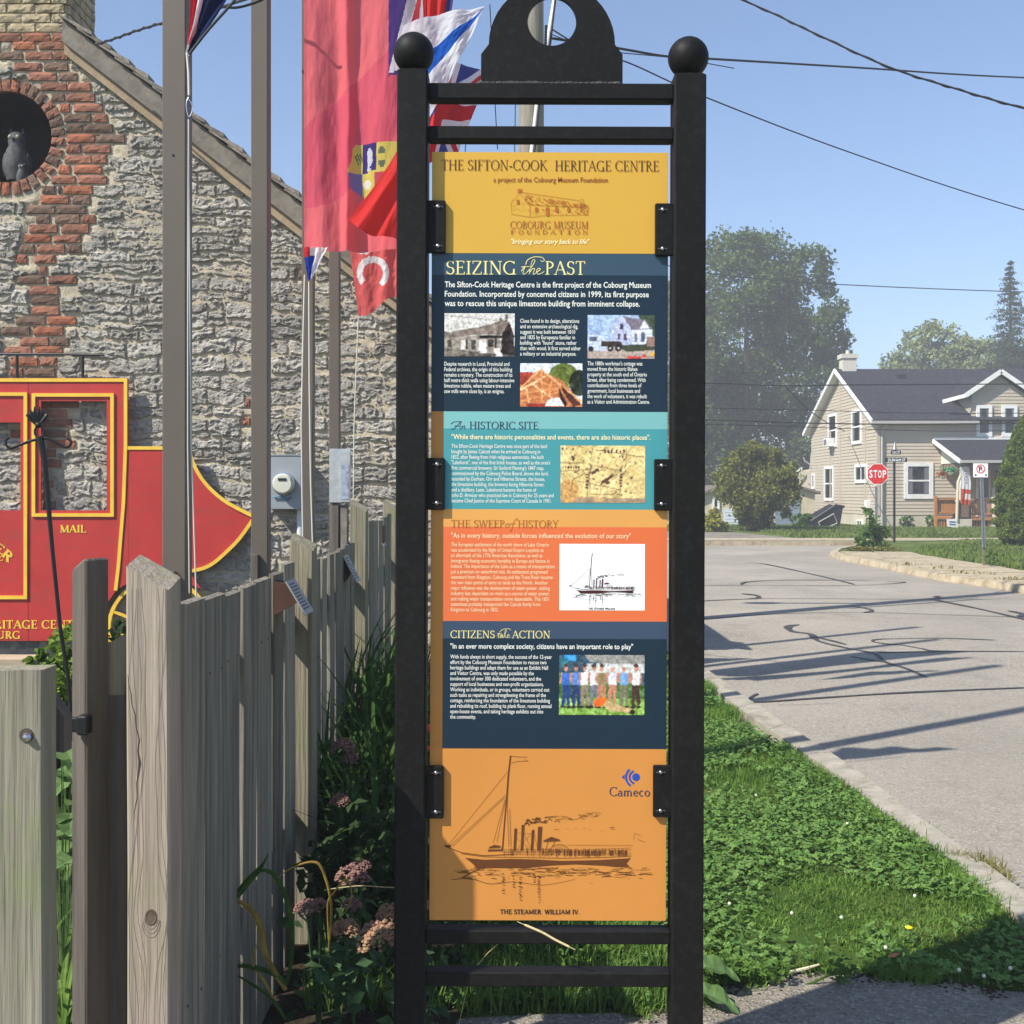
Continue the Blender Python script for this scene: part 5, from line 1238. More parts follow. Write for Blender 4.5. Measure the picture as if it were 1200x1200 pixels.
rect_b('post', fX(P4[1], P4[0]), fX(P4[2], P4[0]), P4[0], P4[0] + .08, -.05, fZ(589, P4[0]), m_fencegreen, fZ(598, P4[0]), .02)
rect_b('post', fX(P5[1], P5[0]), fX(P5[2], P5[0]), P5[0], P5[0] + .08, -.05, 1.5, m_fencegreen, 1.48, .02)
random.seed(21)
def section(ya, yb, Xa, Xb, zt, pitch=.20, dip=.03):
    y = ya; n = max(1, round((yb - ya) / pitch)); p = (yb - ya) / n
    for k in range(n):
        y0 = ya + k * p; t = (k + .5) / n; g = random.choice((.03, .042, .055, .07)); X = Xa + (Xb - Xa) * t + random.uniform(-.008, .006)
        z = zt - dip * math.sin(t * math.pi) * 1.0 + random.uniform(-.006, .006)
        bd = rect_b('board', X - .018, X, y0 + g / 2, y0 + p - g / 2, .02, z, m_fence, z - .004, .0)
        if ya < 5:
            for zr in (.50, 1.17):
                for q in (.3, .7): MB().ball((X, y0 + p * (q + random.uniform(-.06, .06)), zr + random.uniform(-.012, .012)), .0035, 6, (.4, 1, 1)).build('nail', M('nail_rust', rgb(62, 50, 44), rough=.8), bd)
    for zr in (.45, 1.12):
        b = MB(); b.box(min(Xa, Xb) - .062, min(Xa, Xb) - .024, ya, yb, zr, zr + .085); b.build('rail', m_fence, fe)
section(2.29, 3.755, -.683, -.735, 1.375)
section(3.845, 5.345, -.735, -.755, 1.372, .17)
section(5.435, 6.895, -.725, -.75, 1.475, .15)
section(6.985, 8.495, -.76, -.77, 1.47, .15)
section(8.585, 9.9, -.77, -.78, 1.47, .15)
# short run left of the thick post
rect_b('plank', fX(111, 2.33), fX(146.5, 2.33), 2.33, 2.37, fZ(815, 2.33), fZ(763, 2.33), m_fencegreen, fZ(742, 2.33))
rect_b('plank', fX(110, 2.325), fX(147, 2.325), 2.325, 2.368, -.05, fZ(815.5, 2.325), m_fencered)
def rpost(nm, cx, cy, w, h, zb, zt, mat, ang):
    m = MB(); m.bbox(-w / 2, w / 2, -h / 2, h / 2, zb, zt, .004); c, s = math.cos(ang), math.sin(ang)
    m.map(lambda x, y, z: (cx + x * c - y * s, cy + x * s + y * c, z + (-.028 * max(0, -(x)) / (w / 2) if z > zt - .1 else 0))); return m.build(nm, mat, fe)
rpost('post', fX(106, 2.31), 2.31, .044, .062, -.05, fZ(651, 2.4), m_fencered, R(-28))['label'] = 'narrow dark brown latch post'
# knot and crack on the thick post
KX, KZ = fX(177, 2.2), fZ(1075, 2.2)
m = MB(); m.lathe([(.0125, -.0004), (.0105, -.0012), (.008, -.0003), (.001, .0001)], (KX, 2.2, KZ), 18, 'y'); m.v = [(KX + (x - KX), y, KZ + (z - KZ) * 1.35) for x, y, z in m.v]
m.build('knot', M('knot_wood', rgb(110, 94, 80), rgb(80, 68, 58), scale=60, rough=.9), fe)
for k in range(3):
    r = .0155 + .003 * k; m = MB(); m.tube([(KX + r * math.cos(a) * .85, 2.1998, KZ - .004 * k + r * 1.5 * math.sin(a)) for a in np.linspace(-3.0, -.15 + .1 * k, 14)], .0006, 4); m.build('grain_ring', M('grain_dark', rgb(132, 118, 104), rough=.9), fe)
m = MB(); m.tube([(fX(x, 2.2), 2.1996, fZ(y, 2.2)) for x, y in ((149.5, 790), (151, 803), (153.5, 812), (154.5, 826), (158.5, 838), (159.5, 852), (163, 866), (161.5, 880), (163.5, 893), (162, 908), (160, 918), (160.5, 935), (157.5, 950), (158, 962))], [.0002, .0004, .0005, .0005, .0007, .0006, .0009, .0010, .0018, .0009, .0006, .0006, .0004, .0002], 4); m.build('crack', M('crack_dark', rgb(66, 52, 42), rough=1), fe)
for k, x0_ in enumerate((154, 159, 164, 169, 185, 189, 193)):
    P_ = []
    for y_ in np.linspace(690, 1330, 60):
        dy = (y_ - 1075) / 34.0; side = -1 if x0_ < 177 else 1; push = side * 9.5 * math.exp(-dy * dy * .5) * max(0, 1 - abs(x0_ - 177) / 26) * 1.3
        if k in (2, 3, 4): push -= side * 3 * math.exp(-((y_ - 1180) / 60) ** 2)
        P_.append((fX(min(196.5, max(149.5, x0_ + push + 2.2 * math.sin(y_ / 47 + k) + 1.2 * math.sin(y_ / 19 + k * 2))), 2.2), 2.2002, fZ(y_, 2.2)))
    MB().tube(P_, .0007, 4).build('grain_line', M('grain_soft', rgb(140, 124, 108), rgb(112, 98, 86), scale=20, rough=.9), fe)
# black latch
la = root('gate_latch', (fX(91, 2.38), 2.37, fZ(850, 2.38)), 'small black metal latch on the narrow brown post', 'latch')
b = MB(); b.bbox(fX(79, 2.25), fX(94, 2.25), 2.255, 2.27, fZ(859, 2.25), fZ(842, 2.25), .002); b.build('bar', m_iron, la)
b = MB(); b.bbox(fX(91, 2.25), fX(104, 2.25), 2.24, 2.272, fZ(861, 2.25), fZ(838.5, 2.25), .003); b.build('keeper', m_iron, la)
# gate post at the left edge of the picture
gp = root('gate', (fX(0, 1.9), 1.9, .06), 'mossy grey wooden gate board with a bolt at the left edge of the photo', 'gate')
fe_save = fe; fe = gp
m_gate = M('gate_wood', rgb(150, 144, 126), rgb(122, 116, 102), scale=26, stretch=(1.6, 1.6, .1), rough=.92, bump=.5, bscale=70, bstretch=(1.6, 1.6, .06), spec=.15, c3=rgb(128, 136, 96), scale3=6, amt3=.55)
rect_b('gate_board', fX(-52, 1.9), fX(51, 1.9), 1.9, 1.96, -.02, fZ(787, 1.9), m_gate, fZ(785, 1.9), .0)
b = MB(); X0, X1 = fX(46, 2.0), fX(79, 2.0)
b.prism([(X0 - .07, fZ(870, 2.0)), (X1, fZ(880, 2.0)), (X1, fZ(838, 2.0)), (fX(57, 2.0), fZ(808, 2.0)), (X0 - .07, fZ(808, 2.0))], 1.985, 2.02, 'y'); b.build('cross_brace', m_fencered, gp)
b = MB(); c = at(33, 863, 1.9); b.lathe([(.008, 0), (.008, -.006), (.005, -.011), (.001, -.012)], (c[0], 1.9, c[2]), 8, 'y'); b.build('bolt', m_steel, gp)
b = MB(); b.lathe([(.0125, 0), (.012, -.002)], (c[0] - .003, 1.9, c[2] + .002), 14, 'y'); b.build('washer', M('rust_washer', rgb(80, 70, 62), rough=.8), gp)
fe = fe_save
# plant name plaques on the fence
m_plq = M('plaque_white_shaded', rgb(150, 150, 150), rough=.5); m_plb = M('plaque_bracket', rgb(84, 54, 42), rgb(66, 44, 36), scale=12, rough=.8)  # white plate set grey; its shading is put into the colour
for (xa, ya, xb, yb, Y, XF, lab) in ((339, 680, 362, 719, 3.42, -.722, 'white lettered plaque on a brown bracket, nearest of the three on the fence'),
                                 (404, 651, 420, 682, 5.0, -.752, 'middle white lettered plaque on a brown bracket on the fence'),
                                 (436, 616, 451, 640, 6.4, -.738, 'farthest white lettered plaque on a brown bracket, close to the sign post')):
    A = at(xa, ya, Y); B = at(xb, yb, Y); LW = .13
    r = root('plant_plaque', (A[0], Y, B[2]), lab, 'plaque', 'plaques along the board fence')
    n_ = Vector((-(B[2] - A[2]), 0, B[0] - A[0])).normalized() * .004
    def pt(t, s, k=0): return (A[0] + (B[0] - A[0]) * t + n_.x * k, Y - LW / 2 + LW * s, A[2] + (B[2] - A[2]) * t + n_.z * k)
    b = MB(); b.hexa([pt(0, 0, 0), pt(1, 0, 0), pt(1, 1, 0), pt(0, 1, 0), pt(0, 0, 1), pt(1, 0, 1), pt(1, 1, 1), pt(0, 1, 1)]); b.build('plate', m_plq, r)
    b = MB()
    for k in range(9):
        t = .1 + k * .09; s1 = random.uniform(.6, .9)
        b.poly([pt(t, .1, 1.15), pt(t + .035, .1, 1.15), pt(t + .035, s1, 1.15), pt(t, s1, 1.15)])
    b.build('lettering', M('plaque_ink', rgb(60, 60, 60), rough=.6), r)
    b = MB(); q = lambda t, k: (A[0] + (B[0] - A[0]) * t, A[2] + (B[2] - A[2]) * t)
    b.prism([(XF - .004, A[2] - .0), (A[0] + (B[0] - A[0]) * .02, A[2] - .008), (A[0] + (B[0] - A[0]) * .55, A[2] + (B[2] - A[2]) * .62), (XF - .004, B[2] + .0)], Y - .05, Y + .02, 'y'); b.build('bracket', m_plb, r)

# ================================================================== WROUGHT IRON PLANT HANGER
HY = 3.1
hg = root('plant_hanger', (at(86, 0, HY)[0], HY, .06), 'leaning black wrought iron plant hanger with fleur finial and two curled arms', 'plant hanger')
MB().tube([at(47, 512, HY), at(52, 540, HY), at(61, 640, HY), at(71, 740, HY), at(80, 795, HY), at(96, 1010, HY), at(110, 1210, HY)], [.010, .0085, .006, .0058, .0055, .0055, .0055], 8).build('rod', m_iron, hg, smooth=True)
for pts in (((47, 514), (35, 517), (22, 522), (12, 525), (7, 521), (7, 515), (11, 513)), ((47, 514), (56, 514), (66, 519), (76, 524), (82, 522), (83, 517), (79, 514))):
    MB().tube(smooth([at(x, y, HY) for x, y in pts], 4), .004, 6).build('arm', m_iron, hg, smooth=True)
b = MB(); b.tube([at(46 + 5.5 * math.cos(a), 506 + 6.5 * math.sin(a), HY) for a in np.linspace(0, 2 * math.pi, 17)], .003, 6); b.build('ring', m_iron, hg, smooth=True)
b = MB()
for a in (-.9, -.5, -.18, .18, .5, .9):
    q = lambda s, w_: (43.5 + math.sin(a) * s * (1 - .25 * (s / 22) ** 2) + w_, 499 - math.cos(a * .8) * s)
    b.tube(smooth([at(*q(0, 0), HY), at(*q(9, 0), HY), at(*q(17, 0), HY), at(*q(24 - abs(a) * 6, 0), HY)], 3), [.0035] * 3 + [.005] * 4 + [.003, .002, .0015], 5)
b.build('finial', m_iron, hg, smooth=True)
b = MB(); b.ball(at(45, 498, HY), .009, 10); b.ball(at(46.5, 514, HY), .008, 10); b.build('collar', m_iron, hg, smooth=True)
# ================================================================== PLANT TOOLS
def leaf_mesh(name, C, size, mat, parent=None, loc=None, seed=0, up=.3, aspect=.6, hang=0):
    """one diamond per centre (n,3)"""
    g = np.random.default_rng(seed); n = len(C); size = np.broadcast_to(size, n) * g.uniform(.65, 1.3, n)
    nrm = g.normal(size=(n, 3)); nrm[:, 2] += up * 2; nrm /= np.linalg.norm(nrm, axis=1)[:, None]
    a = g.normal(size=(n, 3)); a[:, 2] -= hang; u = np.cross(nrm, a); u /= np.linalg.norm(u, axis=1)[:, None] + 1e-9; v = np.cross(nrm, u)
    u *= (size * .5 * aspect)[:, None]; v *= (size * .5)[:, None]
    bend = nrm * (size * .12)[:, None]
    V = np.stack([C - v, C + u + bend - v * .1, C + v, C - u + bend - v * .1], 1).reshape(-1, 3); Q = np.arange(4 * n).reshape(n, 4)
    return np_mesh(name, V, Q, mat, parent, loc)
def clump_points(cl, n, seed, shell=.55, sub=9, subr=.3):
    """cl: (x,y,z,rx,rz). leaves gather in small sprays inside each clump"""
    g = np.random.default_rng(seed); w = np.array([c[3] ** 2 for c in cl]); w = w / w.sum(); out = []
    for c, k in zip(cl, (w * n).astype(int)):
        m = max(3, int(sub * 3)); d = g.normal(size=(m, 3)); d /= np.linalg.norm(d, axis=1)[:, None]; rr = shell + (1 - shell) * g.random(m) ** .6
        S = d * rr[:, None] * np.array([c[3], c[3], c[4]])
        j = g.integers(0, m, k); P = S[j] + g.normal(size=(k, 3)) * np.array([c[3], c[3], c[4] * .8]) * subr * .55
        out.append(P + np.array(c[:3]))
    return np.concatenate(out)
def foliage_mat(n, a, b, c=None, tr=.3, s=1.2): return M(n, a, b, scale=s, rough=.75, trans=tr, spec=.15, c3=c, scale3=s * 5, amt3=.6, lo=.38, hi=.62, detail=7)
mf_big = foliage_mat('dark_tree_leaf', rgb(92, 112, 56), rgb(64, 84, 42), rgb(116, 130, 68), s=.6)
mf_pale = foliage_mat('pale_tree_leaf', rgb(146, 158, 104), rgb(112, 128, 80), rgb(172, 178, 124), s=.8)
mf_spruce = foliage_mat('spruce_needle', rgb(66, 86, 54), rgb(46, 64, 44), s=1.5)
mf_cedar = foliage_mat('cedar_leaf', rgb(116, 134, 56), rgb(68, 92, 38), rgb(136, 150, 70), s=5)
mf_bush = foliage_mat('bush_leaf', rgb(122, 126, 56), rgb(84, 96, 42), rgb(152, 138, 66), s=2.2)
mf_yel = foliage_mat('yellow_shrub_leaf', rgb(176, 168, 60), rgb(130, 138, 52), s=5)
mf_weed = foliage_mat('weed_leaf', rgb(96, 128, 54), rgb(70, 98, 42), s=30)
mf_blade = foliage_mat('daylily_leaf', rgb(74, 106, 44), rgb(46, 76, 32), s=20)
mf_sedum = foliage_mat('sedum_leaf', rgb(86, 116, 74), rgb(56, 84, 54), s=20)
m_bark = M('bark', rgb(92, 80, 68), rgb(66, 58, 50), scale=9, stretch=(1, 1, .3), rough=.95, bump=.6, bscale=20, spec=.1)
def wpx(x, y, r, Y, jit, rz=None):
    p = at(x, y, Y); g = r / F * Y; return (p[0], Y + jit, p[2], g, (rz or r) / F * Y)
def tree(name, label, cat, clumps, n, ls, mat, X, Y, tr, seed, group=None, limbs=8, **k):
    r = root(name, (X, Y, 0.06), label, cat, group)
    C = clump_points(clumps, n, seed, **k); leaf_mesh('crown', C, ls, mat, r, seed=seed)
    zc = sum(c[2] for c in clumps) / len(clumps)
    b = MB(); b.tube(smooth([(X, Y, 0), (X + .05, Y, zc * .35), (X - .05, Y + .1, zc * .7), (X, Y, zc)], 4), [tr * (1 - .055 * i) for i in range(13)], 9); b.build('trunk', m_bark, r, smooth=True)
    rr = random.Random(seed)
    for c in sorted(clumps, key=lambda c: -c[3])[:limbs]:
        z0 = zc * rr.uniform(.3, .75); p0 = Vector((X, Y, z0)); p1 = Vector(c[:3]); mid = (p0 + p1) / 2 + Vector((0, 0, .06 * (p1 - p0).length))
        MB().tube(smooth([p0, mid, p1], 4), [tr * .5 * (1 - i / 9.5) + .01 for i in range(9)], 6).build('limb', m_bark, r, smooth=True)
    return r
TY = 78
rr = random.Random(4)
CL = [(845, 305, 26), (868, 300, 20), (900, 302, 30), (935, 322, 26), (862, 345, 38), (905, 350, 36), (940, 355, 26), (832, 350, 40), (800, 370, 46), (790, 430, 50), (868, 400, 48), (915, 400, 38), (948, 395, 26), (962, 372, 16), (958, 345, 12), (985, 400, 18),
      (1003, 392, 11), (1000, 412, 12), (985, 425, 16), (965, 440, 22), (935, 445, 30), (880, 460, 50), (835, 480, 52), (925, 485, 34), (955, 475, 18), (790, 520, 50), (850, 540, 50), (905, 540, 46), (945, 530, 24), (850, 590, 36), (905, 592, 36), (945, 580, 22), (965, 500, 16), (948, 552, 20)]
clm = [wpx(x, y, r * .92, TY, rr.uniform(-4, 4)) for x, y, r in CL]
tree('broadleaf_tree', 'huge dark hazy broadleaf tree left of the beige house', 'tree', clm, 90000, .30, mf_big, at(875, 0, TY)[0], TY, .6, 3, 'tall trees behind the houses', 14, sub=12, subr=.4)
rr = random.Random(9)
cl2 = [wpx(x, y, r * 1.12, 92, rr.uniform(-3, 3)) for x, y, r in ((1050, 428, 16), (1070, 415, 18), (1088, 400, 18), (1080, 392, 10), (1100, 418, 20), (1062, 440, 20), (1085, 440, 22), (1045, 445, 14), (1110, 440, 20), (1060, 460, 22), (1090, 470, 24))]
tree('pale_tree', 'pale green tree above the middle of the house roof', 'tree', cl2, 12000, .33, mf_pale, at(1080, 0, 92)[0], 92, .35, 5, 'tall trees behind the houses', 6)
cl3 = [wpx(x, y, r * 1.15, 88, rr.uniform(-3, 3)) for x, y, r in ((1125, 412, 16), (1140, 408, 15), (1150, 420, 18), (1130, 430, 20), (1160, 430, 22), (1185, 428, 24), (1130, 455, 24), (1165, 460, 26), (1200, 440, 26), (1215, 420, 20))]
tree('pale_tree', 'pale green tree directly left of the spruce behind the roof', 'tree', cl3, 12000, .33, mf_pale, at(1150, 0, 88)[0], 88, .35, 6, 'tall trees behind the houses', 6)
for k, (px, Yt, hh, lb) in enumerate(((700, 86, 380, 'dark broadleaf tree behind the panel, left of the huge hazy tree'), (640, 95, 420, 'lower broadleaf tree farther left behind the panel'), (590, 80, 440, 'broadleaf tree beyond the stone building corner'))):
    q_ = random.Random(60 + k); c_ = [wpx(px + q_.uniform(-45, 45), hh + 25 + q_.uniform(0, 120), q_.uniform(24, 40), Yt, q_.uniform(-4, 4)) for _ in range(16)]
    tree('broadleaf_tree', lb, 'tree', c_, 16000, .45, mf_big, at(px, 0, Yt)[0], Yt, .4, 70 + k, 'tall trees behind the houses', 6)
# spruce
SPY = 84; sp = root('spruce_tree', (at(1184, 0, SPY)[0], SPY, .06), 'tall narrow spruce rising behind the right end of the roof', 'tree', 'tall trees behind the houses')
g = np.random.default_rng(8); top = at(0, 308, SPY)[2]; pts = []
for k in range(42):
    t = k / 42; z = top - (top - 3) * t; rad = .15 + 4.0 * t ** .85 * (1 + .25 * math.sin(k * 2.1)); nb = int(6 + 9 * t)
    for j in range(nb):
        a = g.random() * 6.28; L = rad * g.uniform(.6, 1.15); m_ = int(34 + 64 * t); s = g.random(m_) ** .7
        P = np.stack([np.cos(a) * L * s, np.sin(a) * L * s, -L * .28 * s + .12 * s * s * L], -1) + g.normal(size=(m_, 3)) * np.array([.16, .16, .12]) * (.4 + rad * .25)
        pts.append(P + np.array([at(1184, 0, SPY)[0], SPY, z]))
leaf_mesh('crown', np.concatenate(pts), .2, mf_spruce, sp, seed=8, aspect=.4)
MB().tube([(at(1184, 0, SPY)[0], SPY, 0), (at(1184, 0, SPY)[0], SPY, top)], [.35, .03], 8).build('trunk', m_bark, sp)
# cedar at the right edge
CEY = 30.5; cx = at(1200, 0, CEY)[0] ; ce = root('cedar_tree', (cx, CEY, .11), 'dense pointed green cedar at the right edge, in front of the porch', 'tree')
zt = at(0, 487, CEY)[2]; g = np.random.default_rng(10); n = 42000; t = g.random(n) ** .75
prof = lambda t: .70 * np.clip(t * 1.9, 0, 1) ** .75 * np.where(t > .9, 1 - (t - .9) * 3, 1)
a = g.random(n) * 6.283; lob = 1 + .10 * np.sin(a * 5 + t * 9) + .42 * (vn(a * 4, t * 26, 3) - .5); rad = prof(t) * lob * (1 - .18 * g.random(n) ** 2)
P = np.stack([cx + rad * np.cos(a), CEY + rad * np.sin(a), zt - (zt - .1) * t], -1)
leaf_mesh('crown', P, .07, mf_cedar, ce, seed=11, aspect=.45, hang=-2)
MB().tube([(cx, CEY, 0), (cx, CEY, zt * .9)], [.12, .02], 8).build('trunk', m_bark, ce)
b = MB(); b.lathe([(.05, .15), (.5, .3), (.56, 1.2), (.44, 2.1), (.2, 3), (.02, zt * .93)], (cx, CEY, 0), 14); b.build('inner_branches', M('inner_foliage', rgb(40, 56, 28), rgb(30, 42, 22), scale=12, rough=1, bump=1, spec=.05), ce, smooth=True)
# bush by the garages
BYY = 43; rr = random.Random(2)
cl4 = [wpx(x, y, r, BYY, rr.uniform(-1, 1)) for x, y, r in ((888, 560, 28), (868, 572, 25), (902, 573, 25), (872, 590, 16), (902, 590, 16), (888, 593, 22), (924, 569, 13), (920, 553, 11), (880, 536, 18), (898, 540, 18), (910, 548, 16), (852, 575, 12), (848, 580, 8), (878, 608, 13), (896, 608, 13), (868, 545, 14), (885, 526, 9), (932, 580, 7), (850, 560, 8), (906, 532, 6), (862, 530, 5), (915, 600, 6))]
tree('garage_bush', 'large rounded olive green bush between the two sheds', 'bush', cl4, 24000, .15, mf_bush, at(888, 0, BYY)[0], BYY, .08, 12, None, 6, sub=12, subr=.36)
cl5 = [wpx(x, y, r, 42, rr.uniform(-.2, .2)) for x, y, r in ((836, 612, 10), (843, 616, 8), (830, 618, 10), (838, 602, 6), (848, 619, 5), (822, 612, 10))]
tree('yellow_shrub', 'small yellow green shrub in front of the left shed', 'shrub', cl5, 4000, .10, mf_yel, at(836, 0, 42)[0], 42, .03, 13, None, 3)

# ================================================================== BEIGE HOUSE
HX, HY0, HY1, HY2 = 15.9, 48.0, 53.2, 58.6; EAVE = 4.82; RIDGE = 7.45; HR = 34.0
m_side = M('vinyl_siding', rgb(182, 171, 153), rgb(174, 163, 146), scale=2, rough=.7, spec=.25, rand=.02)
m_roof = M('asphalt_shingle', rgb(58, 58, 64), rgb(42, 42, 48), scale=9, stretch=(.4, 1, 1), rough=.95, bump=.6, bscale=12, spec=.1, c3=rgb(76, 74, 78), scale3=6, amt3=.6)
m_trim = m_white; m_found = M('foundation_render', rgb(196, 190, 170), rgb(176, 170, 152), scale=2, rough=.9)
m_deck = M('stained_timber', rgb(176, 122, 70), rgb(148, 100, 56), scale=6, stretch=(3, 3, .4), rough=.8)
hs = root('house', (HX + 8, 53, .1), 'two storey beige sided house with dark shingle roof, white trimmed windows, dormer and covered porch', 'house')
tf = lambda u, v, d: (u, HY0 - d, v)            # front wall: u right, v up, d towards the viewer
tg = lambda u, v, d: (HX - d, u, v)              # gable wall: u = depth
def mapped(b, T): b.v = [T(*p) for p in b.v]; return b
def lap(T, u_at, v0, v1, skip=()):
    """lap siding: sawtooth courses, u_at(v)->list of (u0,u1)"""
    b = MB(); v = v0; p = .15
    while v < v1 - .01:
        v2 = min(v + p, v1)
        for (a0, a1), (c0, c1) in zip(u_at(v), u_at(v2)):
            n = len(b.v); b.v += [(a0, v, .028), (a1, v, .028), (c1, v2, .006), (c0, v2, .006), (a0, v, .0), (a1, v, .0)]
            b.f += [(n, n + 1, n + 2, n + 3), (n + 4, n + 5, n + 1, n)]
        v = v2
    return mapped(b, T)
# bodies
body = MB(); body.box(HX + .03, HR, HY0 + .03, HY2, 0, EAVE); body.prism([(HY0 + .03, EAVE), (HY2, EAVE), (HY1, RIDGE - .12)], HX + .03, HR, 'x'); body.build('wall', m_side, hs)
def gable_u(v):
    if v <= EAVE: return [(HY0, HY2)]
    t = (v - EAVE) / (RIDGE - EAVE); return [(HY0 + (HY1 - HY0) * t, HY2 + (HY1 - HY2) * t)]
lap(tg, gable_u, .62, RIDGE - .1).build('siding', m_side, hs)['kind'] = 'stuff'
lap(tf, lambda v: [(HX, HR)], .62, EAVE).build('siding', m_side, hs)['kind'] = 'stuff'
b = MB(); b.box(HX + .0, HR, HY0 - .0, HY0 + .025, 0, .62); b.box(HX - .0, HX + .025, HY0 + .026, HY2, 0, .62); b.build('foundation', m_found, hs)
# corner boards and seams
b = MB()
b.box(HX - .045, HX + .09, HY0 - .045, HY0 + .09, .6, EAVE); b.build('corner_post', m_side, hs)
for u in (HY0 + 1.6, HY1 + .2, HY2 - 3.6):
    b = MB(); b.box(HX - .06, HX, u - .07, u + .07, .62, 4.7 if u != HY1 + .2 else 7.0); b.build('utility_chase', m_side, hs)
# roof planes
def roofslab(pts_lo, pts_hi, th, nm, mat, par=hs):
    b = MB(); a = [Vector(p) for p in pts_lo + pts_hi]; n = (a[1] - a[0]).cross(a[3] - a[0]).normalized()
    if n.z < 0: n = -n
    b.hexa([tuple(p) for p in a] + [tuple(p + n * th) for p in a]); return b.build(nm, mat, par)
sl = (RIDGE - EAVE) / (HY1 - HY0)
zE = lambda y: EAVE + (y - HY0) * sl + .02
G0 = HX - .35
rf1 = roofslab([(G0, HY0 - .35, zE(HY0 - .35)), (HR + .3, HY0 - .35, zE(HY0 - .35))], [(HR + .3, HY1, zE(HY1)), (G0, HY1, zE(HY1))], .08, 'roof', m_roof)
sl2 = (RIDGE - EAVE) / (HY2 - HY1)
rf2 = roofslab([(G0, HY2 + .35, EAVE - .35 * sl2 + .02), (HR + .3, HY2 + .35, EAVE - .35 * sl2 + .02)], [(HR + .3, HY1, zE(HY1)), (G0, HY1, zE(HY1))], .08, 'roof', m_roof)
# rakes (white), soffits, gutters
def beam(p, q, w, h, nm, mat, par=hs):
    p, q = Vector(p), Vector(q); b = MB(); t = (q - p).normalized(); s = t.cross(Vector((0, 0, 1))).normalized() * w / 2; u = s.cross(t).normalized() * h / 2
    b.hexa([tuple(p - s - u), tuple(p + s - u), tuple(q + s - u), tuple(q - s - u), tuple(p - s + u), tuple(p + s + u), tuple(q + s + u), tuple(q - s + u)]); return b.build(nm, mat, par)
beam((G0 - .02, HY0 - .37, zE(HY0 - .37) + .0), (G0 - .02, HY1, zE(HY1) + .0), .05, .2, 'rake_board', m_trim)
beam((G0 - .02, HY2 + .37, EAVE - .37 * sl2 + .02), (G0 - .02, HY1, zE(HY1) + .0), .05, .2, 'rake_board', m_trim)
beam((G0 + .18, HY2 + .37, EAVE - .37 * sl2 - .03), (G0 + .18, HY1, zE(HY1) - .06), .34, .03, 'soffit', m_trim)
beam((G0 + .18, HY0 - .3, zE(HY0 - .3) - .05), (G0 + .18, HY1, zE(HY1) - .06), .34, .03, 'soffit', m_trim)
gx1 = at(1147, 0, 47.6)[0]
m_gut = M('gutter_grey', rgb(170, 166, 160), rough=.5)
b = MB(); b.box(G0, gx1, HY0 - .47, HY0 - .355, zE(HY0 - .35) - .1, zE(HY0 - .35) + .02); b.build('gutter', m_gut, hs)
b = MB(); b.box(G0, gx1, HY0 - .35, HY0 - .03, zE(HY0 - .35) - .09, zE(HY0 - .35) - .06); b.build('soffit', m_trim, hs)
b = MB(); xd = at(1033.5, 0, 47.9)[0]; b.tube([(xd + .12, HY0 - .4, EAVE - .25), (xd, HY0 - .12, EAVE - .55), (xd, HY0 - .1, .25)], .05, 8); b.build('downpipe', m_gut, hs)
# chimney
cxa = at(995, 0, 53)[0]; b = MB(); m_chb = M('white_brick', rgb(206, 200, 188), rgb(178, 170, 156), scale=12, stretch=(1, 1, 3), rough=.9, bump=.4, bscale=20)
b.box(cxa - .33, cxa + .33, HY1 - .3, HY1 + .3, RIDGE - .5, at(0, 420, 53)[2]); b.box(cxa - .4, cxa + .4, HY1 - .36, HY1 + .36, at(0, 420, 53)[2], at(0, 415, 53)[2]); ch = b.build('chimney', m_chb, hs)
b = MB(); b.tube([(cxa, HY1, at(0, 416, 53)[2]), (cxa, HY1, at(0, 410, 53)[2])], .1, 10); b.build('flue', m_chb, ch)
b = MB(); vx = at(1057, 0, 52)[0]; b.box(vx - .2, vx + .2, 52.0, 52.5, zE(52.2), zE(52.2) + .2); b.build('roof_vent', m_roof, hs)
# windows
m_curt = M('curtain', rgb(120, 120, 124), rgb(90, 90, 96), scale=5, stretch=(6, 6, .3), rough=.9)
def window(T, u0, u1, v0, v1, fr=.13, sash=True, sill=True, cur=True, par=None, mull=False):
    b = MB(); d = .075
    for (a0, a1, c0, c1) in ((u0, u1, v1 - fr, v1), (u0, u1, v0, v0 + fr * (1.2 if sill else 1)), (u0, u0 + fr, v0 + fr * 1.2, v1 - fr), (u1 - fr, u1, v0 + fr * 1.2, v1 - fr)):
        s = MB(); s.box(a0, a1, c0, c1, .0, d); b_ = s; n = len(b.v); b.v += b_.v; b.f += [tuple(n + k for k in f) for f in b_.f]
    fr_o = mapped(b, T).build('window', m_trim, par or hs)
    b = MB(); b.box(u0 + fr * .9, u1 - fr * .9, v0 + fr, v1 - fr * .9, .0, .034); mapped(b, T).build('pane', m_glass, fr_o)
    if sash:
        b = MB(); vm = (v0 + v1) / 2; b.box(u0 + fr, u1 - fr, vm - .035, vm + .035, .035, .06); mapped(b, T).build('sash_bar', m_trim, fr_o)
    if mull:
        b = MB(); um = (u0 + u1) / 2; b.box(um - .03, um + .03, v0 + fr, v1 - fr, .035, .06); mapped(b, T).build('sash_bar', m_trim, fr_o)
    if cur:
        b = MB(); w_ = (u1 - u0 - 2 * fr)
        b.box(u0 + fr * 1.05, u0 + fr + w_ * .22, v0 + fr * 1.4, v1 - fr * 1.2, .0345, .036); b.box(u1 - fr - w_ * .22, u1 - fr * 1.05, v0 + fr * 1.4, v1 - fr * 1.2, .0345, .036); mapped(b, T).build('curtain', m_curt, fr_o)
    return fr_o
def fu(x): return (x - 600) / F * HY0
def fv(y, Y=HY0): return EYE - (y - HZ) / F * Y
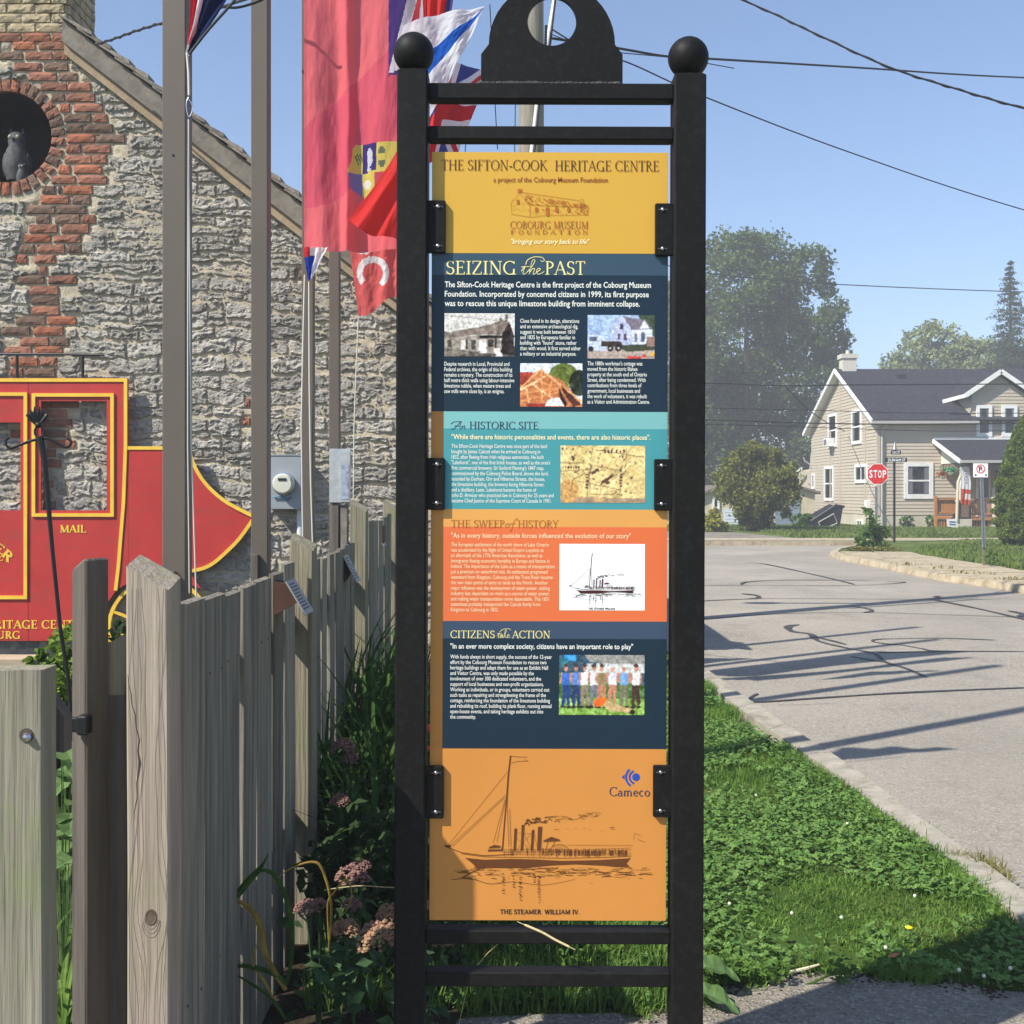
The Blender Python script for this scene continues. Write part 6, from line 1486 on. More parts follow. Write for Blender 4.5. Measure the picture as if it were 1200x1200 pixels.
def gu(x): return HX * F / (x - 600)              # depth on the gable wall from pixel x
def gwin(xr, xl, yt, yb, **k):                    # right edge, left edge in pixels
    a, c = gu(xr), gu(xl); m_ = (a + c) / 2; return window(tg, a, c, fv(yb, m_), fv(yt, m_), **k)
window(tf, fu(1059), fu(1093), fv(584.5), fv(542), .17)
gwin(1010.5, 999, 480, 520.5); w_ac = gwin(981.5, 971.5, 485, 524, cur=False); gwin(977.5, 967, 546.5, 587, cur=False); gwin(1017.5, 1003, 544, 566, sash=False, mull=True, cur=False)
gwin(955.5, 952.3, 555, 573, sash=False, cur=False, fr=.1)
gwin(1011.5, 1005, 609, 617.5, sash=False, cur=False, fr=.07, mull=True)
a_ = (gu(981) + gu(973)) / 2; b = MB(); b.box(a_ - .32, a_ + .32, fv(523, a_), fv(513.5, a_), .04, .42); mapped(b, tg).build('air_conditioner', m_white, hs)
b = MB(); b.box(a_ - .22, a_ + .22, fv(521.5, a_), fv(515, a_), .42, .43); mapped(b, tg).build('air_conditioner_grille', m_curt, hs)
# dormer
dx0, dx1 = fu(1138.5), fu(1200.5); dp = at(1169.5, 436, 47.8); DZ = dp[2]; dmx = (dx0 + dx1) / 2; dez = fv(464)
dsl = (DZ - dez) / ((dx1 - dx0) / 2 + .35)
b = MB(); b.prism([(dx0, EAVE - 1.2), (dx1, EAVE - 1.2), (dx1, dez + .1), (dmx, DZ - .12), (dx0, dez + .1)], HY0 - .01, HY0 + 4.3, 'y'); dorm = b.build('dormer', m_side, hs)
def du(v):
    if v < dez + .1: return [(dx0, dx1)]
    t = (v - dez - .1) / (DZ - .12 - dez - .1); return [(dx0 + (dmx - dx0) * t, dx1 + (dmx - dx1) * t)]
lap(lambda u, v, d: (u, HY0 - .012 - d, v), du, fv(513), DZ - .15).build('siding', m_side, dorm)['kind'] = 'stuff'
b = MB()
for s_ in (-1, 1):
    e = dmx + s_ * ((dx1 - dx0) / 2 + .4); ze = DZ - dsl * ((dx1 - dx0) / 2 + .4)
    roofslab([(e, HY0 - .3, ze), (e, HY0 + 5, ze)], [(dmx, HY0 + 5, DZ), (dmx, HY0 - .3, DZ)], .07, 'dormer_roof', m_roof)
    beam((e, HY0 - .33, ze + .02), (dmx, HY0 - .33, DZ + .02), .05, .19, 'rake_board', m_trim)
e = dmx - ((dx1 - dx0) / 2 + .4); ze = DZ - dsl * ((dx1 - dx0) / 2 + .4)
beam((e, HY0 - .33, ze + .02), (e - .9, HY0 - .1, ze - .22), .05, .16, 'rake_board', m_trim)
window(lambda u, v, d: (u, HY0 - .04 - d, v), fu(1143.2), fu(1161.5), fv(512), fv(475), .14, par=dorm); window(lambda u, v, d: (u, HY0 - .04 - d, v), fu(1173), fu(1191), fv(512), fv(475), .14, par=dorm)
# porch
px0 = fu(1093); PE = 45.0; zt_ = fv(516.5); ze_ = EYE - (541 - HZ) / F * PE; PR = 31.0
roofslab([(px0, PE, ze_), (PR, PE, ze_)], [(PR, HY0 - .03, zt_), (px0, HY0 - .03, zt_)], .07, 'porch_roof', m_roof)
b = MB(); b.box(px0, PR, HY0 - .12, HY0 - .035, zt_ + .05, zt_ + .14); b.build('flashing', m_trim, hs)
b = MB(); b.box(px0, PR, PE - .12, PE - .005, ze_ - .05, ze_ + .06); b.build('gutter', m_gut, hs)
beam((px0 - .03, PE - .02, ze_), (px0 - .03, HY0 - .05, zt_), .05, .17, 'rake_board', m_trim)
b = MB(); b.prism([(PE + .5, ze_ - .02), (HY0 - .04, ze_ - .02), (HY0 - .04, zt_ - .08), (PE + .5, ze_ + .08)], px0 + .35, px0 + .4, 'x'); b.build('porch_gable', M('cream_panel', rgb(224, 220, 200), rough=.7), hs)
b = MB(); b.box(px0 + .3, PR, PE + .25, PE + .45, ze_ - .32, ze_ - .06); b.box(px0 + .3, px0 + .5, PE + .451, HY0 - .04, ze_ - .32, ze_ - .06); b.build('porch_beam', M('porch_beam_brown', rgb(120, 104, 88), rough=.8), hs)
b = MB(); b.box(px0 + .52, PR, PE + .46, HY0 - .04, ze_ - .1, ze_ - .06); b.build('porch_ceiling', m_side, hs)
FLZ = EYE - (606 - HZ) / F * 46
b = MB(); b.box(px0 + .1, PR, PE + .5, HY0 - .04, FLZ - .12, FLZ); b.build('porch_floor', m_deck, hs)
def PXp(x, Y=45.6): return (x - 600) / F * Y
def PZp(y, Y=45.6): return EYE - (y - HZ) / F * Y
b = MB(); b.box(PXp(1122), PXp(1137), 45.5, 46.1, PZp(608), PZp(588)); b.build('brick_pier', m_brickd, hs)
b = MB(); b.box(PXp(1121.5), PXp(1137.5), 45.47, 46.13, 0.05, PZp(608) - .002); b.build('pier_base', m_found, hs)
b = MB(); b.box(PXp(1120.5), PXp(1138.5), 45.44, 46.16, PZp(588), PZp(585.5)); b.build('pier_cap', m_found, hs)
b = MB(); b.tube([(PXp(1136), 45.3, PZp(543)), (PXp(1124.5), 45.4, PZp(555)), (PXp(1121), 45.45, PZp(565)), (PXp(1119.5), 45.45, PZp(610))], .06, 8); b.build('downpipe', M('cream_pipe', rgb(200, 190, 160), rough=.6), hs)
b = MB(); b.box(PXp(1126), PXp(1128.5), 45.6, 45.75, PZp(586), PZp(548)); b.build('porch_post', m_trim, hs)
# railings with pickets
def railing(xa, xb, ya, yb, Y, n, solidp=False):
    b = MB(); b.box(PXp(xa, Y), PXp(xb, Y), Y, Y + .08, PZp(ya, Y), PZp(ya, Y) + .07); b.box(PXp(xa, Y), PXp(xb, Y), Y, Y + .08, PZp(yb, Y), PZp(yb, Y) + .07); rl = b.build('railing', m_deck, hs)
    for k in range(n):
        x = PXp(xa, Y) + (PXp(xb, Y) - PXp(xa, Y)) * (k + .5) / n; w_ = (PXp(xb, Y) - PXp(xa, Y)) / n * (.46 if solidp else .3)
        b = MB(); b.box(x - w_, x + w_, Y + .085, Y + .11, PZp(yb, Y) - .04, PZp(ya, Y) + .02); b.build('baluster', m_deck, rl)
railing(1098, 1121, 586, 602, 45.7, 8, True); railing(1137.5, 1164, 586, 603, 45.7, 12)
b = MB(); b.box(PXp(1096.5), PXp(1099), 45.65, 45.8, .1, PZp(581)); b.build('newel_post', m_deck, hs)
b = MB(); b.box(PXp(1164.5), PXp(1169), 45.6, 45.8, PZp(606), PZp(584.5)); b.box(PXp(1162.5), PXp(1170.5), 45.55, 45.85, PZp(584.5), PZp(582.3)); b.build('newel_post', M('cream_newel', rgb(206, 198, 176), rough=.7), hs)
for (xa, xb) in ((1096, 1113), (1137.5, 1161)):
    b = MB(); Y = 45.6; X0, X1, Z0, Z1 = PXp(xa), PXp(xb), .1, PZp(606)
    for (q0, q1, r0, r1) in ((X0, X1, Z0, Z0 + .09), (X0, X1, Z1 - .09, Z1), (X0, X0 + .09, Z0 + .09, Z1 - .09), (X1 - .09, X1, Z0 + .09, Z1 - .09)): b.box(q0, q1, Y, Y + .05, r0, r1)
    lt = b.build('lattice_frame', m_deck, hs)
    x = X0 + .13
    while x < X1 - .1: s = MB(); s.box(x, x + .07, Y + .052, Y + .07, Z0 + .05, Z1 - .05); s.build('slat', m_deck, lt); x += .115
    s = MB(); s.box(X0, X1, Y + .2, Y + .25, Z0, Z1 - .05); s.build('backing', m_glass, lt)
b = MB(); b.box(PXp(1161.3), PR, 45.6, 45.9, .05, PZp(607.5)); b.build('porch_base', m_found, hs)
dr = MB(); dr.box(fu(1143), fu(1159.5), HY0 - .1, HY0 - .04, FLZ, fv(550)); door = dr.build('door', m_trim, hs)
b = MB(); b.box(fu(1146), fu(1157), HY0 - .13, HY0 - .102, fv(583), fv(554)); b.build('pane', m_glass, door)
b = MB(); b.box(fu(1160.6), fu(1163.6), HY0 - .2, HY0 - .035, fv(584), fv(572)); b.build('letter_box', m_white, hs)
b = MB(); b.box(fu(1166), fu(1190), HY0 - .06, HY0 - .035, fv(584), fv(550)); b.build('pane', m_glass, hs)
# lean-to at the back left, dish, meter, chair
b = MB(); zl = fv(552, 60); b.prism([(HX - .05, 0), (HX + 3, 0), (HX + 3, fv(540, 60)), (HX - .05, zl)], HY2 + .02, HY2 + 3, 'y'); b.build('lean_to', m_side, hs)
beam((G0 - .2, HY2 + 2.8, fv(569, 60) + .25), (G0 - .05, HY2 + .5, fv(549, 59)), .06, .2, 'rake_board', m_trim)
mx_, my_ = gu(1019.5), 0
b = MB(); b.box(mx_ - .18, mx_ + .18, fv(596, mx_), fv(586, mx_), .03, .2); b.box(mx_ - .04, mx_ + .04, .1, fv(596, mx_), .03, .08); mapped(b, tg).build('meter_box', m_white, hs)
# things around the house
ds = root('satellite_dish', (at(947, 0, 60)[0], 60, at(0, 552, 60)[2]), 'small grey satellite dish on the back corner of the beige house', 'satellite dish')
b = MB(); b.lathe([(.02, .1), (.2, .06), (.36, 0)], (0, 0, 0), 16, 'x'); b.map(lambda x, y, z: (x + at(951.5, 0, 60)[0], y + 60, z + at(0, 537, 60)[2])); b.build('dish', m_gut, ds, smooth=True)
b = MB(); b.tube([at(950, 545, 60), at(943, 540, 60), at(941.5, 536, 60)], .035, 6); b.tube([at(951, 538, 60), at(949, 552, 60)], .04, 6); b.build('arm', m_gut, ds)
# truck bed cap leaning by the wall
TCY = 46.5; m_cap = M('black_fibreglass', rgb(30, 31, 34), rgb(38, 38, 42), scale=3, rough=.35, spec=.5)
tc_ = root('truck_cap', (at(970, 0, TCY)[0], TCY, .1), 'black truck bed cap tipped on its side against the house gable', 'truck cap')
q = lambda x, y, d: at2(950 + (x - 950), y, TCY, TCY + d)
b = MB(); F4 = [(950, 611), (956, 622), (989, 623), (987, 594), (980, 591)]
b.v = [at2(x, y, TCY, TCY) for x, y in ((950, 612), (957, 624), (983, 624), (988, 594), (978, 592))] + [at2(x, y, TCY, TCY + 1.2) for x, y in ((953, 607), (960, 622), (985, 622), (989, 593), (981, 591))]
b.f = [(0, 1, 2, 3, 4), (9, 8, 7, 6, 5)] + [(i, (i + 1) % 5, 5 + (i + 1) % 5, 5 + i) for i in range(5)]; b.build('shell', m_cap, tc_)
b = MB(); P = [at2(x, y, TCY, TCY - .02) for x, y in ((959, 612), (963, 620.5), (981, 613), (977, 602))]; b.tube(P + [P[0], P[1]], .03, 5); b.build('window_frame', m_gut, tc_)
b = MB(); b.poly([at2(x, y, TCY, TCY - .012) for x, y in ((959, 612), (963, 620.5), (981, 613), (977, 602))]); b.build('pane', m_glass, tc_)
b = MB(); b.tube([at2(950, 611, TCY, TCY - .03), at2(979, 592, TCY, TCY - .03), at2(989, 594, TCY, TCY - .03)], .06, 6); b.build('rim', m_cap, tc_)
b = MB(); b.tube([at2(957, 624, TCY, TCY - .05), at2(984, 624, TCY, TCY - .05)], .04, 6); b.build('tail_edge', m_cap, tc_)
# porch flag
def colPF(x, y, u, v):
    a = base(x, (232, 232, 236)); a[(v > .6)] = (206, 84, 50); a[(v > .72) & (u > .4) & (v < .86)] = (232, 222, 214); a[(np.abs(u - .55) < .07) & (v > .1) & (v < .45) & (((v * 40).astype(int) % 3) > 0)] = (120, 124, 132); return a
flag('porch_flag', 'white flag with red and orange lower end hanging from the porch', [(1126, 547), (1134, 547), (1137, 592), (1127, 590)], 45.2, colPF, 24, 60, .04, None, 30, edge=lambda X, Y, U, V: (X + 1.2 * np.sin(V * 4) + (U - .5) * 3 * (1 - V * .6), Y))
D.objects['porch_flag'].pop('group', None)
def basket(x, y, col, nm, label):
    r = root(nm, at(x, y, 45.8), label, 'hanging basket', 'hanging baskets on the porch')
    c = at(x, y, 45.8); MB().lathe([(.05, -.14), (.12, -.08), (.17, 0)], c, 12).build('pot', m_white, r)
    g = np.random.default_rng(int(x)); P = g.normal(size=(160, 3)) * np.array([.12, .12, .06]) + np.array(c) + np.array([0, 0, .08]); leaf_mesh('flowers', P, .12, col, r, seed=3)
    MB().tube([c, (c[0], c[1], ze_ - .1)], .012, 4).build('hook', m_wire, r)
basket(1113, 553, M('basket_green', rgb(110, 190, 140), rgb(60, 120, 70), scale=9, rough=.6), 'hanging_basket', 'green hanging basket under the porch roof')
basket(1105.5, 557.5, M('basket_orange', rgb(200, 110, 60), rgb(120, 90, 50), scale=9, rough=.6), 'hanging_basket', 'orange flowered hanging basket left of the green one')
ls_ = root('lawn_sign', at(1117, 620, 44.6)[:2] + (.1,), 'small white lawn sign tipped against the porch base', 'lawn sign')
b = MB(); b.v = [at2(x, y, 44.6, 44.6 + d) for d in (0, .03) for x, y in ((1110.5, 617), (1122.5, 619), (1121, 608), (1109.5, 608.5))]; b.f = [(0, 1, 2, 3), (7, 6, 5, 4), (0, 4, 5, 1), (1, 5, 6, 2), (2, 6, 7, 3), (3, 7, 4, 0)]; b.build('face', m_white, ls_)
i_ = Ink(44.6, .02)
for yy in (611, 614): i_.stroke([(1112, yy), (1120, yy + .6)], 1.0)
i_.build('lettering', M('sign_blue', rgb(60, 80, 130), rough=.6), ls_)
b = MB(); b.tube([at(1112, 617, 44.6), at(1113, 622, 44.6)], .012, 4); b.tube([at(1120, 618, 44.6), at(1119, 623, 44.6)], .012, 4); b.build('wire_leg', m_iron, ls_)

# ================================================================== SHEDS
GY = 52
def shed(label, x0, x1, ze, zr, xr, doorx, doorcol, win=None):
    X0, X1 = at(x0, 0, GY)[0], at(x1, 0, GY)[0]; XR_ = at(xr, 0, GY)[0]; z_e0 = at(0, ze[0], GY)[2]; z_e1 = at(0, ze[1], GY)[2]; z_r = at(0, zr, GY)[2]
    r = root('garden_shed', ((X0 + X1) / 2, GY, .1), label, 'shed')
    b = MB(); b.prism([(X0, 0), (X1, 0), (X1, z_e1), (XR_, z_r), (X0, z_e0)], GY, GY + 5, 'y'); b.build('wall', M('shed_wall', rgb(196, 184, 158), rgb(180, 168, 142), scale=3, rough=.8), r)
    for (a, za, c, zc) in ((X0 - .2, z_e0 - .08, XR_, z_r), (X1 + .2, z_e1 - .08, XR_, z_r)):
        roofslab([(a, GY - .25, za), (a, GY + 5.2, za)], [(c, GY + 5.2, zc + .02), (c, GY - .25, zc + .02)], .1, 'roof', M('shed_roof', rgb(120, 108, 96), rgb(96, 88, 80), scale=6, rough=.9), r)
    b = MB(); da, dc = at(doorx[0], 0, GY)[0], at(doorx[1], 0, GY)[0]; dz = at(0, doorx[2], GY)[2]; b.box(da, dc, GY - .05, GY - .004, .05, dz); dd = b.build('door', doorcol, r)
    for k in range(1, 5): s = MB(); zz_ = .05 + (dz - .05) * k / 5; s.box(da + .03, dc - .03, GY - .062, GY - .051, zz_ - .02, zz_ + .02); s.build('panel_rib', doorcol, dd)
    if win: window(lambda u, v, d: (u, GY - .003 - d, v), at(win[0], 0, GY)[0], at(win[1], 0, GY)[0], at(0, win[3], GY)[2], at(0, win[2], GY)[2], .1, sash=False, cur=False, par=r)
shed('cream shed with a pale door and small window left of the large bush', 770, 868, (600, 590), 571, 845, (848.5, 866, 596), M('door_white', rgb(200, 208, 216), rgb(186, 196, 206), scale=3, rough=.6), (834.5, 843, 582, 597))
shed('cream shed with a blue grey door tight behind the beige house', 905, 955, (572, 577), 567, 918, (908, 937, 581), M('door_bluegrey', rgb(128, 142, 156), rgb(116, 130, 144), scale=3, rough=.7))

# ================================================================== STREET SIGNS
m_galv = M('galvanised_steel', rgb(160, 164, 168), rgb(138, 142, 146), scale=8, rough=.45, metal=.7)
m_sred = M('sign_red', rgb(206, 44, 40), rough=.5); m_swhite = M('sign_white', rgb(236, 236, 236), rough=.5)
def T3(x, y, Y, d): return at2(x, y, Y, Y - d)
SSY = 28.5; ss = root('stop_sign', (at(1027.5, 0, SSY)[0], SSY, .12), 'red octagonal STOP sign on a thin post beside a young sapling', 'sign')
MB().box(at(1026, 0, SSY)[0], at(1028.6, 0, SSY)[0], SSY + .01, SSY + .05, .05, at(0, 570, SSY)[2]).build('post', m_galv, ss)
def octo(cx, cy, r, Y, d0, d1):
    b = MB(); P = [((cx - 600 + r * math.cos(math.pi / 8 + k * math.pi / 4)) / F * Y, EYE - (cy + r * math.sin(math.pi / 8 + k * math.pi / 4) - HZ) / F * Y) for k in range(8)]; b.prism(P, Y - d1, Y - d0, 'y'); return b
octo(1028.5, 555.5, 13.2, SSY, .0, .004).build('plate', m_swhite, ss); octo(1028.5, 555.5, 12.5, SSY, .0045, .006).build('red_face', m_sred, ss)
i_ = Ink(SSY, .010)
for ch, x in zip('STOP', (1018.4, 1023.6, 1028.8, 1034.3)): sans(i_, ch, x, x + 4.2, 559.8, 8.6, .02)
i_.build('lettering', m_swhite, ss)
NY = 33; ns = root('street_name_sign', (at(1048, 0, NY)[0], NY, .12), 'black street name blades DURHAM ST on a slim black pole with pointed finial', 'sign')
MB().tube([(at(1048, 0, NY)[0], NY, .05), (at(1048, 0, NY)[0], NY, at(0, 540, NY)[2])], .035, 10).build('post', m_iron, ns, smooth=True)
b = MB(); b.lathe([(.05, 0), (.08, .03), (.03, .06), (.07, .12), (.05, .2), (.01, .34)], (at(1048.5, 0, NY)[0], NY, at(0, 533.5, NY)[2] + .05), 12); b.build('finial', m_galv, ns, smooth=True)
b = MB(); b.bbox(at(1036.5, 0, NY)[0], at(1062, 0, NY)[0], NY - .08, NY - .055, at(0, 541.5, NY)[2], at(0, 536.5, NY)[2], .008); bl = b.build('name_blade', m_iron, ns)
i_ = Ink(NY, .084); sans(i_, 'DURHAM ST', 1039.5, 1060, 540.8, 3.2, .02); i_.build('lettering', m_swhite, bl)
b = MB(); b.bbox(at(1043.5, 0, NY)[0], at(1055, 0, NY)[0], NY - .06, NY - .035, at(0, 532.6, NY)[2], at(0, 528, NY)[2], .008); bl = b.build('name_blade', m_iron, ns)
i_ = Ink(NY, .064); sans(i_, 'ORR ST', 1045, 1053.5, 531.8, 2.8, .02); i_.build('lettering', m_swhite, bl)
NPY = 22; npk = root('no_parking_sign', (at(1150, 0, NPY)[0], NPY, .12), 'white no parking sign with red crossed circle on a grey channel post', 'sign')
X0, X1 = at(1148.6, 0, NPY)[0], at(1152.4, 0, NPY)[0]
b = MB(); b.box(X0, X0 + .02, NPY, NPY + .03, .5, at(0, 556, NPY)[2]); b.box(X1 - .02, X1, NPY, NPY + .03, .5, at(0, 556, NPY)[2]); b.box(X0 + .021, X1 - .021, NPY + .015, NPY + .03, .5, at(0, 556, NPY)[2]); b.map(lambda x, y, z: (x + (1.9 - z) * .035, y, z)); b.build('post', m_galv, npk)
b = MB(); b.box(X0 + .01, X1 - .01, NPY + .031, NPY + .05, .05, .9); b.map(lambda x, y, z: (x + (1.9 - z) * .035, y, z)); b.build('post_stub', M('rusty_stub', rgb(120, 112, 98), rough=.9), npk)
b = MB(); b.bbox(at(1140.3, 0, NPY)[0], at(1157.6, 0, NPY)[0], NPY - .012, NPY - .004, at(0, 559.5, NPY)[2], at(0, 543, NPY)[2], .003); b.build('plate', m_swhite, npk)
i_ = Ink(NPY, .0145); cc_ = (1149, 549.6)
i_.stroke([(cc_[0] + 4.7 * math.cos(a), cc_[1] + 4.7 * math.sin(a)) for a in np.linspace(0, 2 * math.pi, 25)], 1.05); i_.stroke([(cc_[0] - 3.4, cc_[1] - 3.4), (cc_[0] + 3.4, cc_[1] + 3.4)], .9); i_.build('prohibition_ring', m_sred, npk)
i_ = Ink(NPY, .0138); sans(i_, 'P', 1146.8, 1150.8, 552.4, 5.6, .03); i_.build('lettering', m_iron, npk)
i_ = Ink(NPY, .0138)
for x in (1142, 1154): i_.poly([(x, 555.8), (x + 2, 555.8), (x + 2, 557.6), (x, 557.6)])
i_.build('arrow_mark', m_iron, npk)

# ================================================================== UTILITY POLE, LAMP ARM, WIRES
UY = 12.6; m_upole = M('weathered_pole', rgb(150, 144, 130), rgb(116, 110, 98), scale=18, stretch=(1, 1, .1), rough=.9, bump=.5, bscale=40, bstretch=(1, 1, .1), spec=.2)
up = root('utility_pole', (at(622, 0, UY)[0], UY, 0), 'weathered round wooden utility pole seen through the crest hole of the sign', 'utility pole')
MB().tube([(at(622, 0, UY)[0], UY, -.05), (at(622, 0, UY)[0], UY, 4.5), (at(624, 0, UY)[0], UY, 9.6)], [.17, .155, .12], 20).build('shaft', m_upole, up, smooth=True)
MB().tube([at(622, 190, UY - .25), at(630, 118, UY - .25), at(641, 55, UY - .25), at(650, 0, UY - .25), at(660, -60, UY - .25)], .026, 10).build('conduit', m_white, up, smooth=True)
MB().tube([at(625, 190, UY - .29), at(632, 120, UY - .29), at(645, 50, UY - .29), at(654, -30, UY - .29)], .012, 6).build('cable', m_wire, up)
MB().tube([at(610, 90, UY - .1), at(560, 90, UY - .1), at(500, 89, UY - .1), at(440, 86, UY - .1)], .058, 12).build('lamp_arm', m_pole, up, smooth=True)
b = MB(); c = at(425, 85, UY - .1); b.ball(c, .3, 12, (1, .5, .28)); b.build('lamp_head', m_pole, up, smooth=True)
b = MB()
for k in range(8): b.ball(at(640 - k * .1, 31 + k * 3.2, UY - .32), .02, 6)
b.build('insulator', m_wire, up)
def wire(pts, r, label, name='overhead_wire', n=8, twist=False, cat='wire', group='overhead wires'):
    W = [at(*p) for p in pts]; S_ = smooth(W, n); b = MB()
    b.tube(S_, r, 5)
    if twist:
        q = []; L = 0
        S2 = smooth(W, n * 6)
        for k, p in enumerate(S2): a = k * .3; q.append((p[0], p[1] + r * 1.0 * math.cos(a), p[2] + r * 1.0 * math.sin(a)))
        b.tube(q, r * .7, 5)
    return props(b.build(name, m_wire, loc=W[0]), label, cat, group)
wire([(640, -92, 12.5), (865, -2, 12), (950, 37, 11.6), (1040, 78, 11.2), (1120, 104, 11), (1200, 127, 10.8), (1330, 158, 10.5)], .010, 'thick twisted black overhead cable crossing the upper right sky', twist=True)
wire([(640, 44, 12.5), (720, 56, 13), (780, 66, 14), (832, 69, 15), (1000, 79, 18), (1200, 91, 22), (1500, 100, 28)], .016, 'nearly level black overhead wire right of the ball finial')
wire([(640, 30, 12.5), (700, 66, 12.6), (735, 73, 13), (832, 116, 14), (1000, 180, 16), (1200, 246, 18), (1500, 330, 22)], .009, 'thin black wire sloping steeply down across the right sky')
wire([(640, 38, 12.6), (700, 58, 12.6), (790, 68, 13.2), (860, 80, 14)], .006, 'short thin wire leaving the pole above the upper rail')
wire([(300, 285, 50), (700, 300, 55), (828, 320, 60), (960, 332, 62), (1164, 341, 66), (1300, 344, 70)], .03, 'faint pale wire high in front of the big hazy tree')
wire([(300, 446, 40), (700, 448, 40), (828, 449, 40), (920, 452, 40), (1000, 451, 40), (1200, 450, 41), (1320, 450, 41)], .022, 'wire passing across the upper house roof')
wire([(300, 470, 40), (700, 475, 40), (828, 478, 40), (1000, 482, 40), (1080, 484, 40), (1300, 484, 40)], .013, 'wire just below the house roof edge')
wire([(300, 482, 39), (700, 490, 39), (828, 492, 39), (960, 496, 39), (1060, 497, 39), (1200, 496, 39), (1300, 495, 39)], .022, 'darker wire crossing the upstairs windows of the house')
wire([(300, 486, 38), (700, 494, 38), (900, 499, 38), (1100, 505, 38), (1300, 503, 38)], .012, 'thin wire just under the darker one')
wire([(920, 452, 40), (945, 478, 43), (972, 497, 48), (990, 505, 52)], .02, 'short service wire dropping to the house gable', twist=False)
wire([(113, 52, 9.6), (135, 45, 9.2), (160, 36, 8.8), (190, 27, 8.4), (240, 14, 8), (330, -14, 7.6)], .009, 'twisted black service cable between the chimney and the nearest flagpole', twist=True)
for k, (x, y0, y1, x2) in enumerate(((574, 5, 175, 583), (551, 100, 178, 545), (604, 118, 178, 603))):
    wire([(x, y0, 8.9), ((x + x2) / 2, (y0 + y1) / 2, 8.9), (x2, y1, 8.9)], .004, ('thin dark cord hanging from the white flag tip', 'thin cord left of centre between the upper rails', 'thin cord close to the utility pole between the upper rails')[k], 'flag_cord', cat='cord', group='cords behind the upper rails')
# ================================================================== GRASS AND GARDEN
def in_poly_np(x, y, pts): return inpoly(x, y, pts)
def blades(name, X, Y, Z, H, W, mat, seed, lean=.5, col=None, parent=None, label=None, cat=None, kind='stuff'):
    g = np.random.default_rng(seed); n = len(X); a = g.random(n) * 6.283; h = H * g.uniform(.5, 1.35, n); wd = W * g.uniform(.7, 1.3, n); la = g.random(n) * 6.283; le = h * lean * g.random(n)
    dx, dy = np.cos(a) * wd / 2, np.sin(a) * wd / 2; bx, by = np.cos(la) * le, np.sin(la) * le
    P0 = np.stack([X - dx, Y - dy, Z], -1); P1 = np.stack([X + dx, Y + dy, Z], -1)
    P2 = np.stack([X + dx * .7 + bx * .4, Y + dy * .7 + by * .4, Z + h * .6], -1); P3 = np.stack([X - dx * .7 + bx * .4, Y - dy * .7 + by * .4, Z + h * .6], -1)
    P4 = np.stack([X + bx, Y + by, Z + h - le * .3], -1)
    V = np.concatenate([P0, P1, P2, P3, P4]); i = np.arange(n)
    Q = np.concatenate([np.stack([i, i + n, i + 2 * n], -1), np.stack([i, i + 2 * n, i + 3 * n], -1), np.stack([i + 3 * n, i + 2 * n, i + 4 * n], -1)])
    o = np_mesh(name, V, Q, mat, parent); 
    return props(o, label, cat, None, kind) if not parent else o
m_gr = foliage_mat('lawn_grass', rgb(108, 142, 60), rgb(80, 112, 46), rgb(138, 160, 82), tr=.35, s=3)
m_clov = foliage_mat('clover_leaf', rgb(112, 148, 74), rgb(82, 118, 56), rgb(148, 172, 102), tr=.3, s=12)
vp = verge_pts
g = np.random.default_rng(77)
def scatter(n, y0, y1, x0=-.75, x1=2.6, pw=1.0, poly=None):
    y = y0 + (y1 - y0) * g.random(n) ** pw; x = g.uniform(x0, x1, n); k = inpoly(x, y, poly or vp); return x[k], y[k]
x, y = scatter(150000, 3.2, 8.6, pw=1.5); nn = fbm(x * 2.2, y * 2.2, 5, 3); k = nn * g.uniform(.7, 1.2, len(x)) > .42; x, y = x[k], y[k]; tall = .5 + fbm(x * 1.3, y * 1.3, 6, 3)
blades('verge_grass', x, y, np.full_like(x, .055), .038 * tall * np.clip(.55 + (y - 3.4) * .25, .5, 1), .0055, m_gr, 3, 1.5, label='bright green clover mixed grass on the verge beside the kerb', cat='grass')
x, y = scatter(26000, 8.6, 30, x0=-.7); blades('verge_grass_far', x, y, np.full_like(x, .055), .08, .03, m_gr, 4, .8, label='far strip of the green verge beside the road, beyond the sign', cat='grass')
# fringe over the kerb and the path edge
E = resample(near_edge[2:-2], 1200); ex = np.array([p[0] for p in E]); ey = np.array([p[1] for p in E]); j = g.integers(0, 1200, 16000); dens = vn(ey[j] * 3, 0, 8) > .28
bx_, by_ = (ex[j] + g.normal(size=16000) * .03 - .03)[dens], (ey[j] + g.normal(size=16000) * .02)[dens]
blades('kerb_fringe_grass', bx_, by_, np.full_like(bx_, .06), .05, .005, m_gr, 9, 1.1, label='longer grass fringe leaning over the near kerb', cat='grass')
E = resample(pb[3:], 1200); ex = np.array([p[0] for p in E]); ey = np.array([p[1] for p in E]); j = g.integers(0, 1200, 9000); dens = vn(ex[j] * 16, 0, 18) > .45
bx_, by_ = (ex[j] + g.normal(size=9000) * .02)[dens], (ey[j] + g.normal(size=9000) * .03 + .01)[dens]
blades('path_fringe_grass', bx_, by_, np.full_like(bx_, .06), .04, .004, m_gr, 19, 1.6, label='ragged short grass creeping over the edge of the path', cat='grass')
b = MB(); j = g.integers(0, 1200, 700)
for q_ in j: s_ = g.uniform(.002, .006); b.ball((ex[q_] + g.normal() * .02, ey[q_] - abs(g.normal()) * .03, .066), s_, 5, (1.3, 1, .5))
props(b.build('soil_crumbs', m_soil), 'loose soil crumbs along the ragged path edge', 'soil', None, 'stuff')
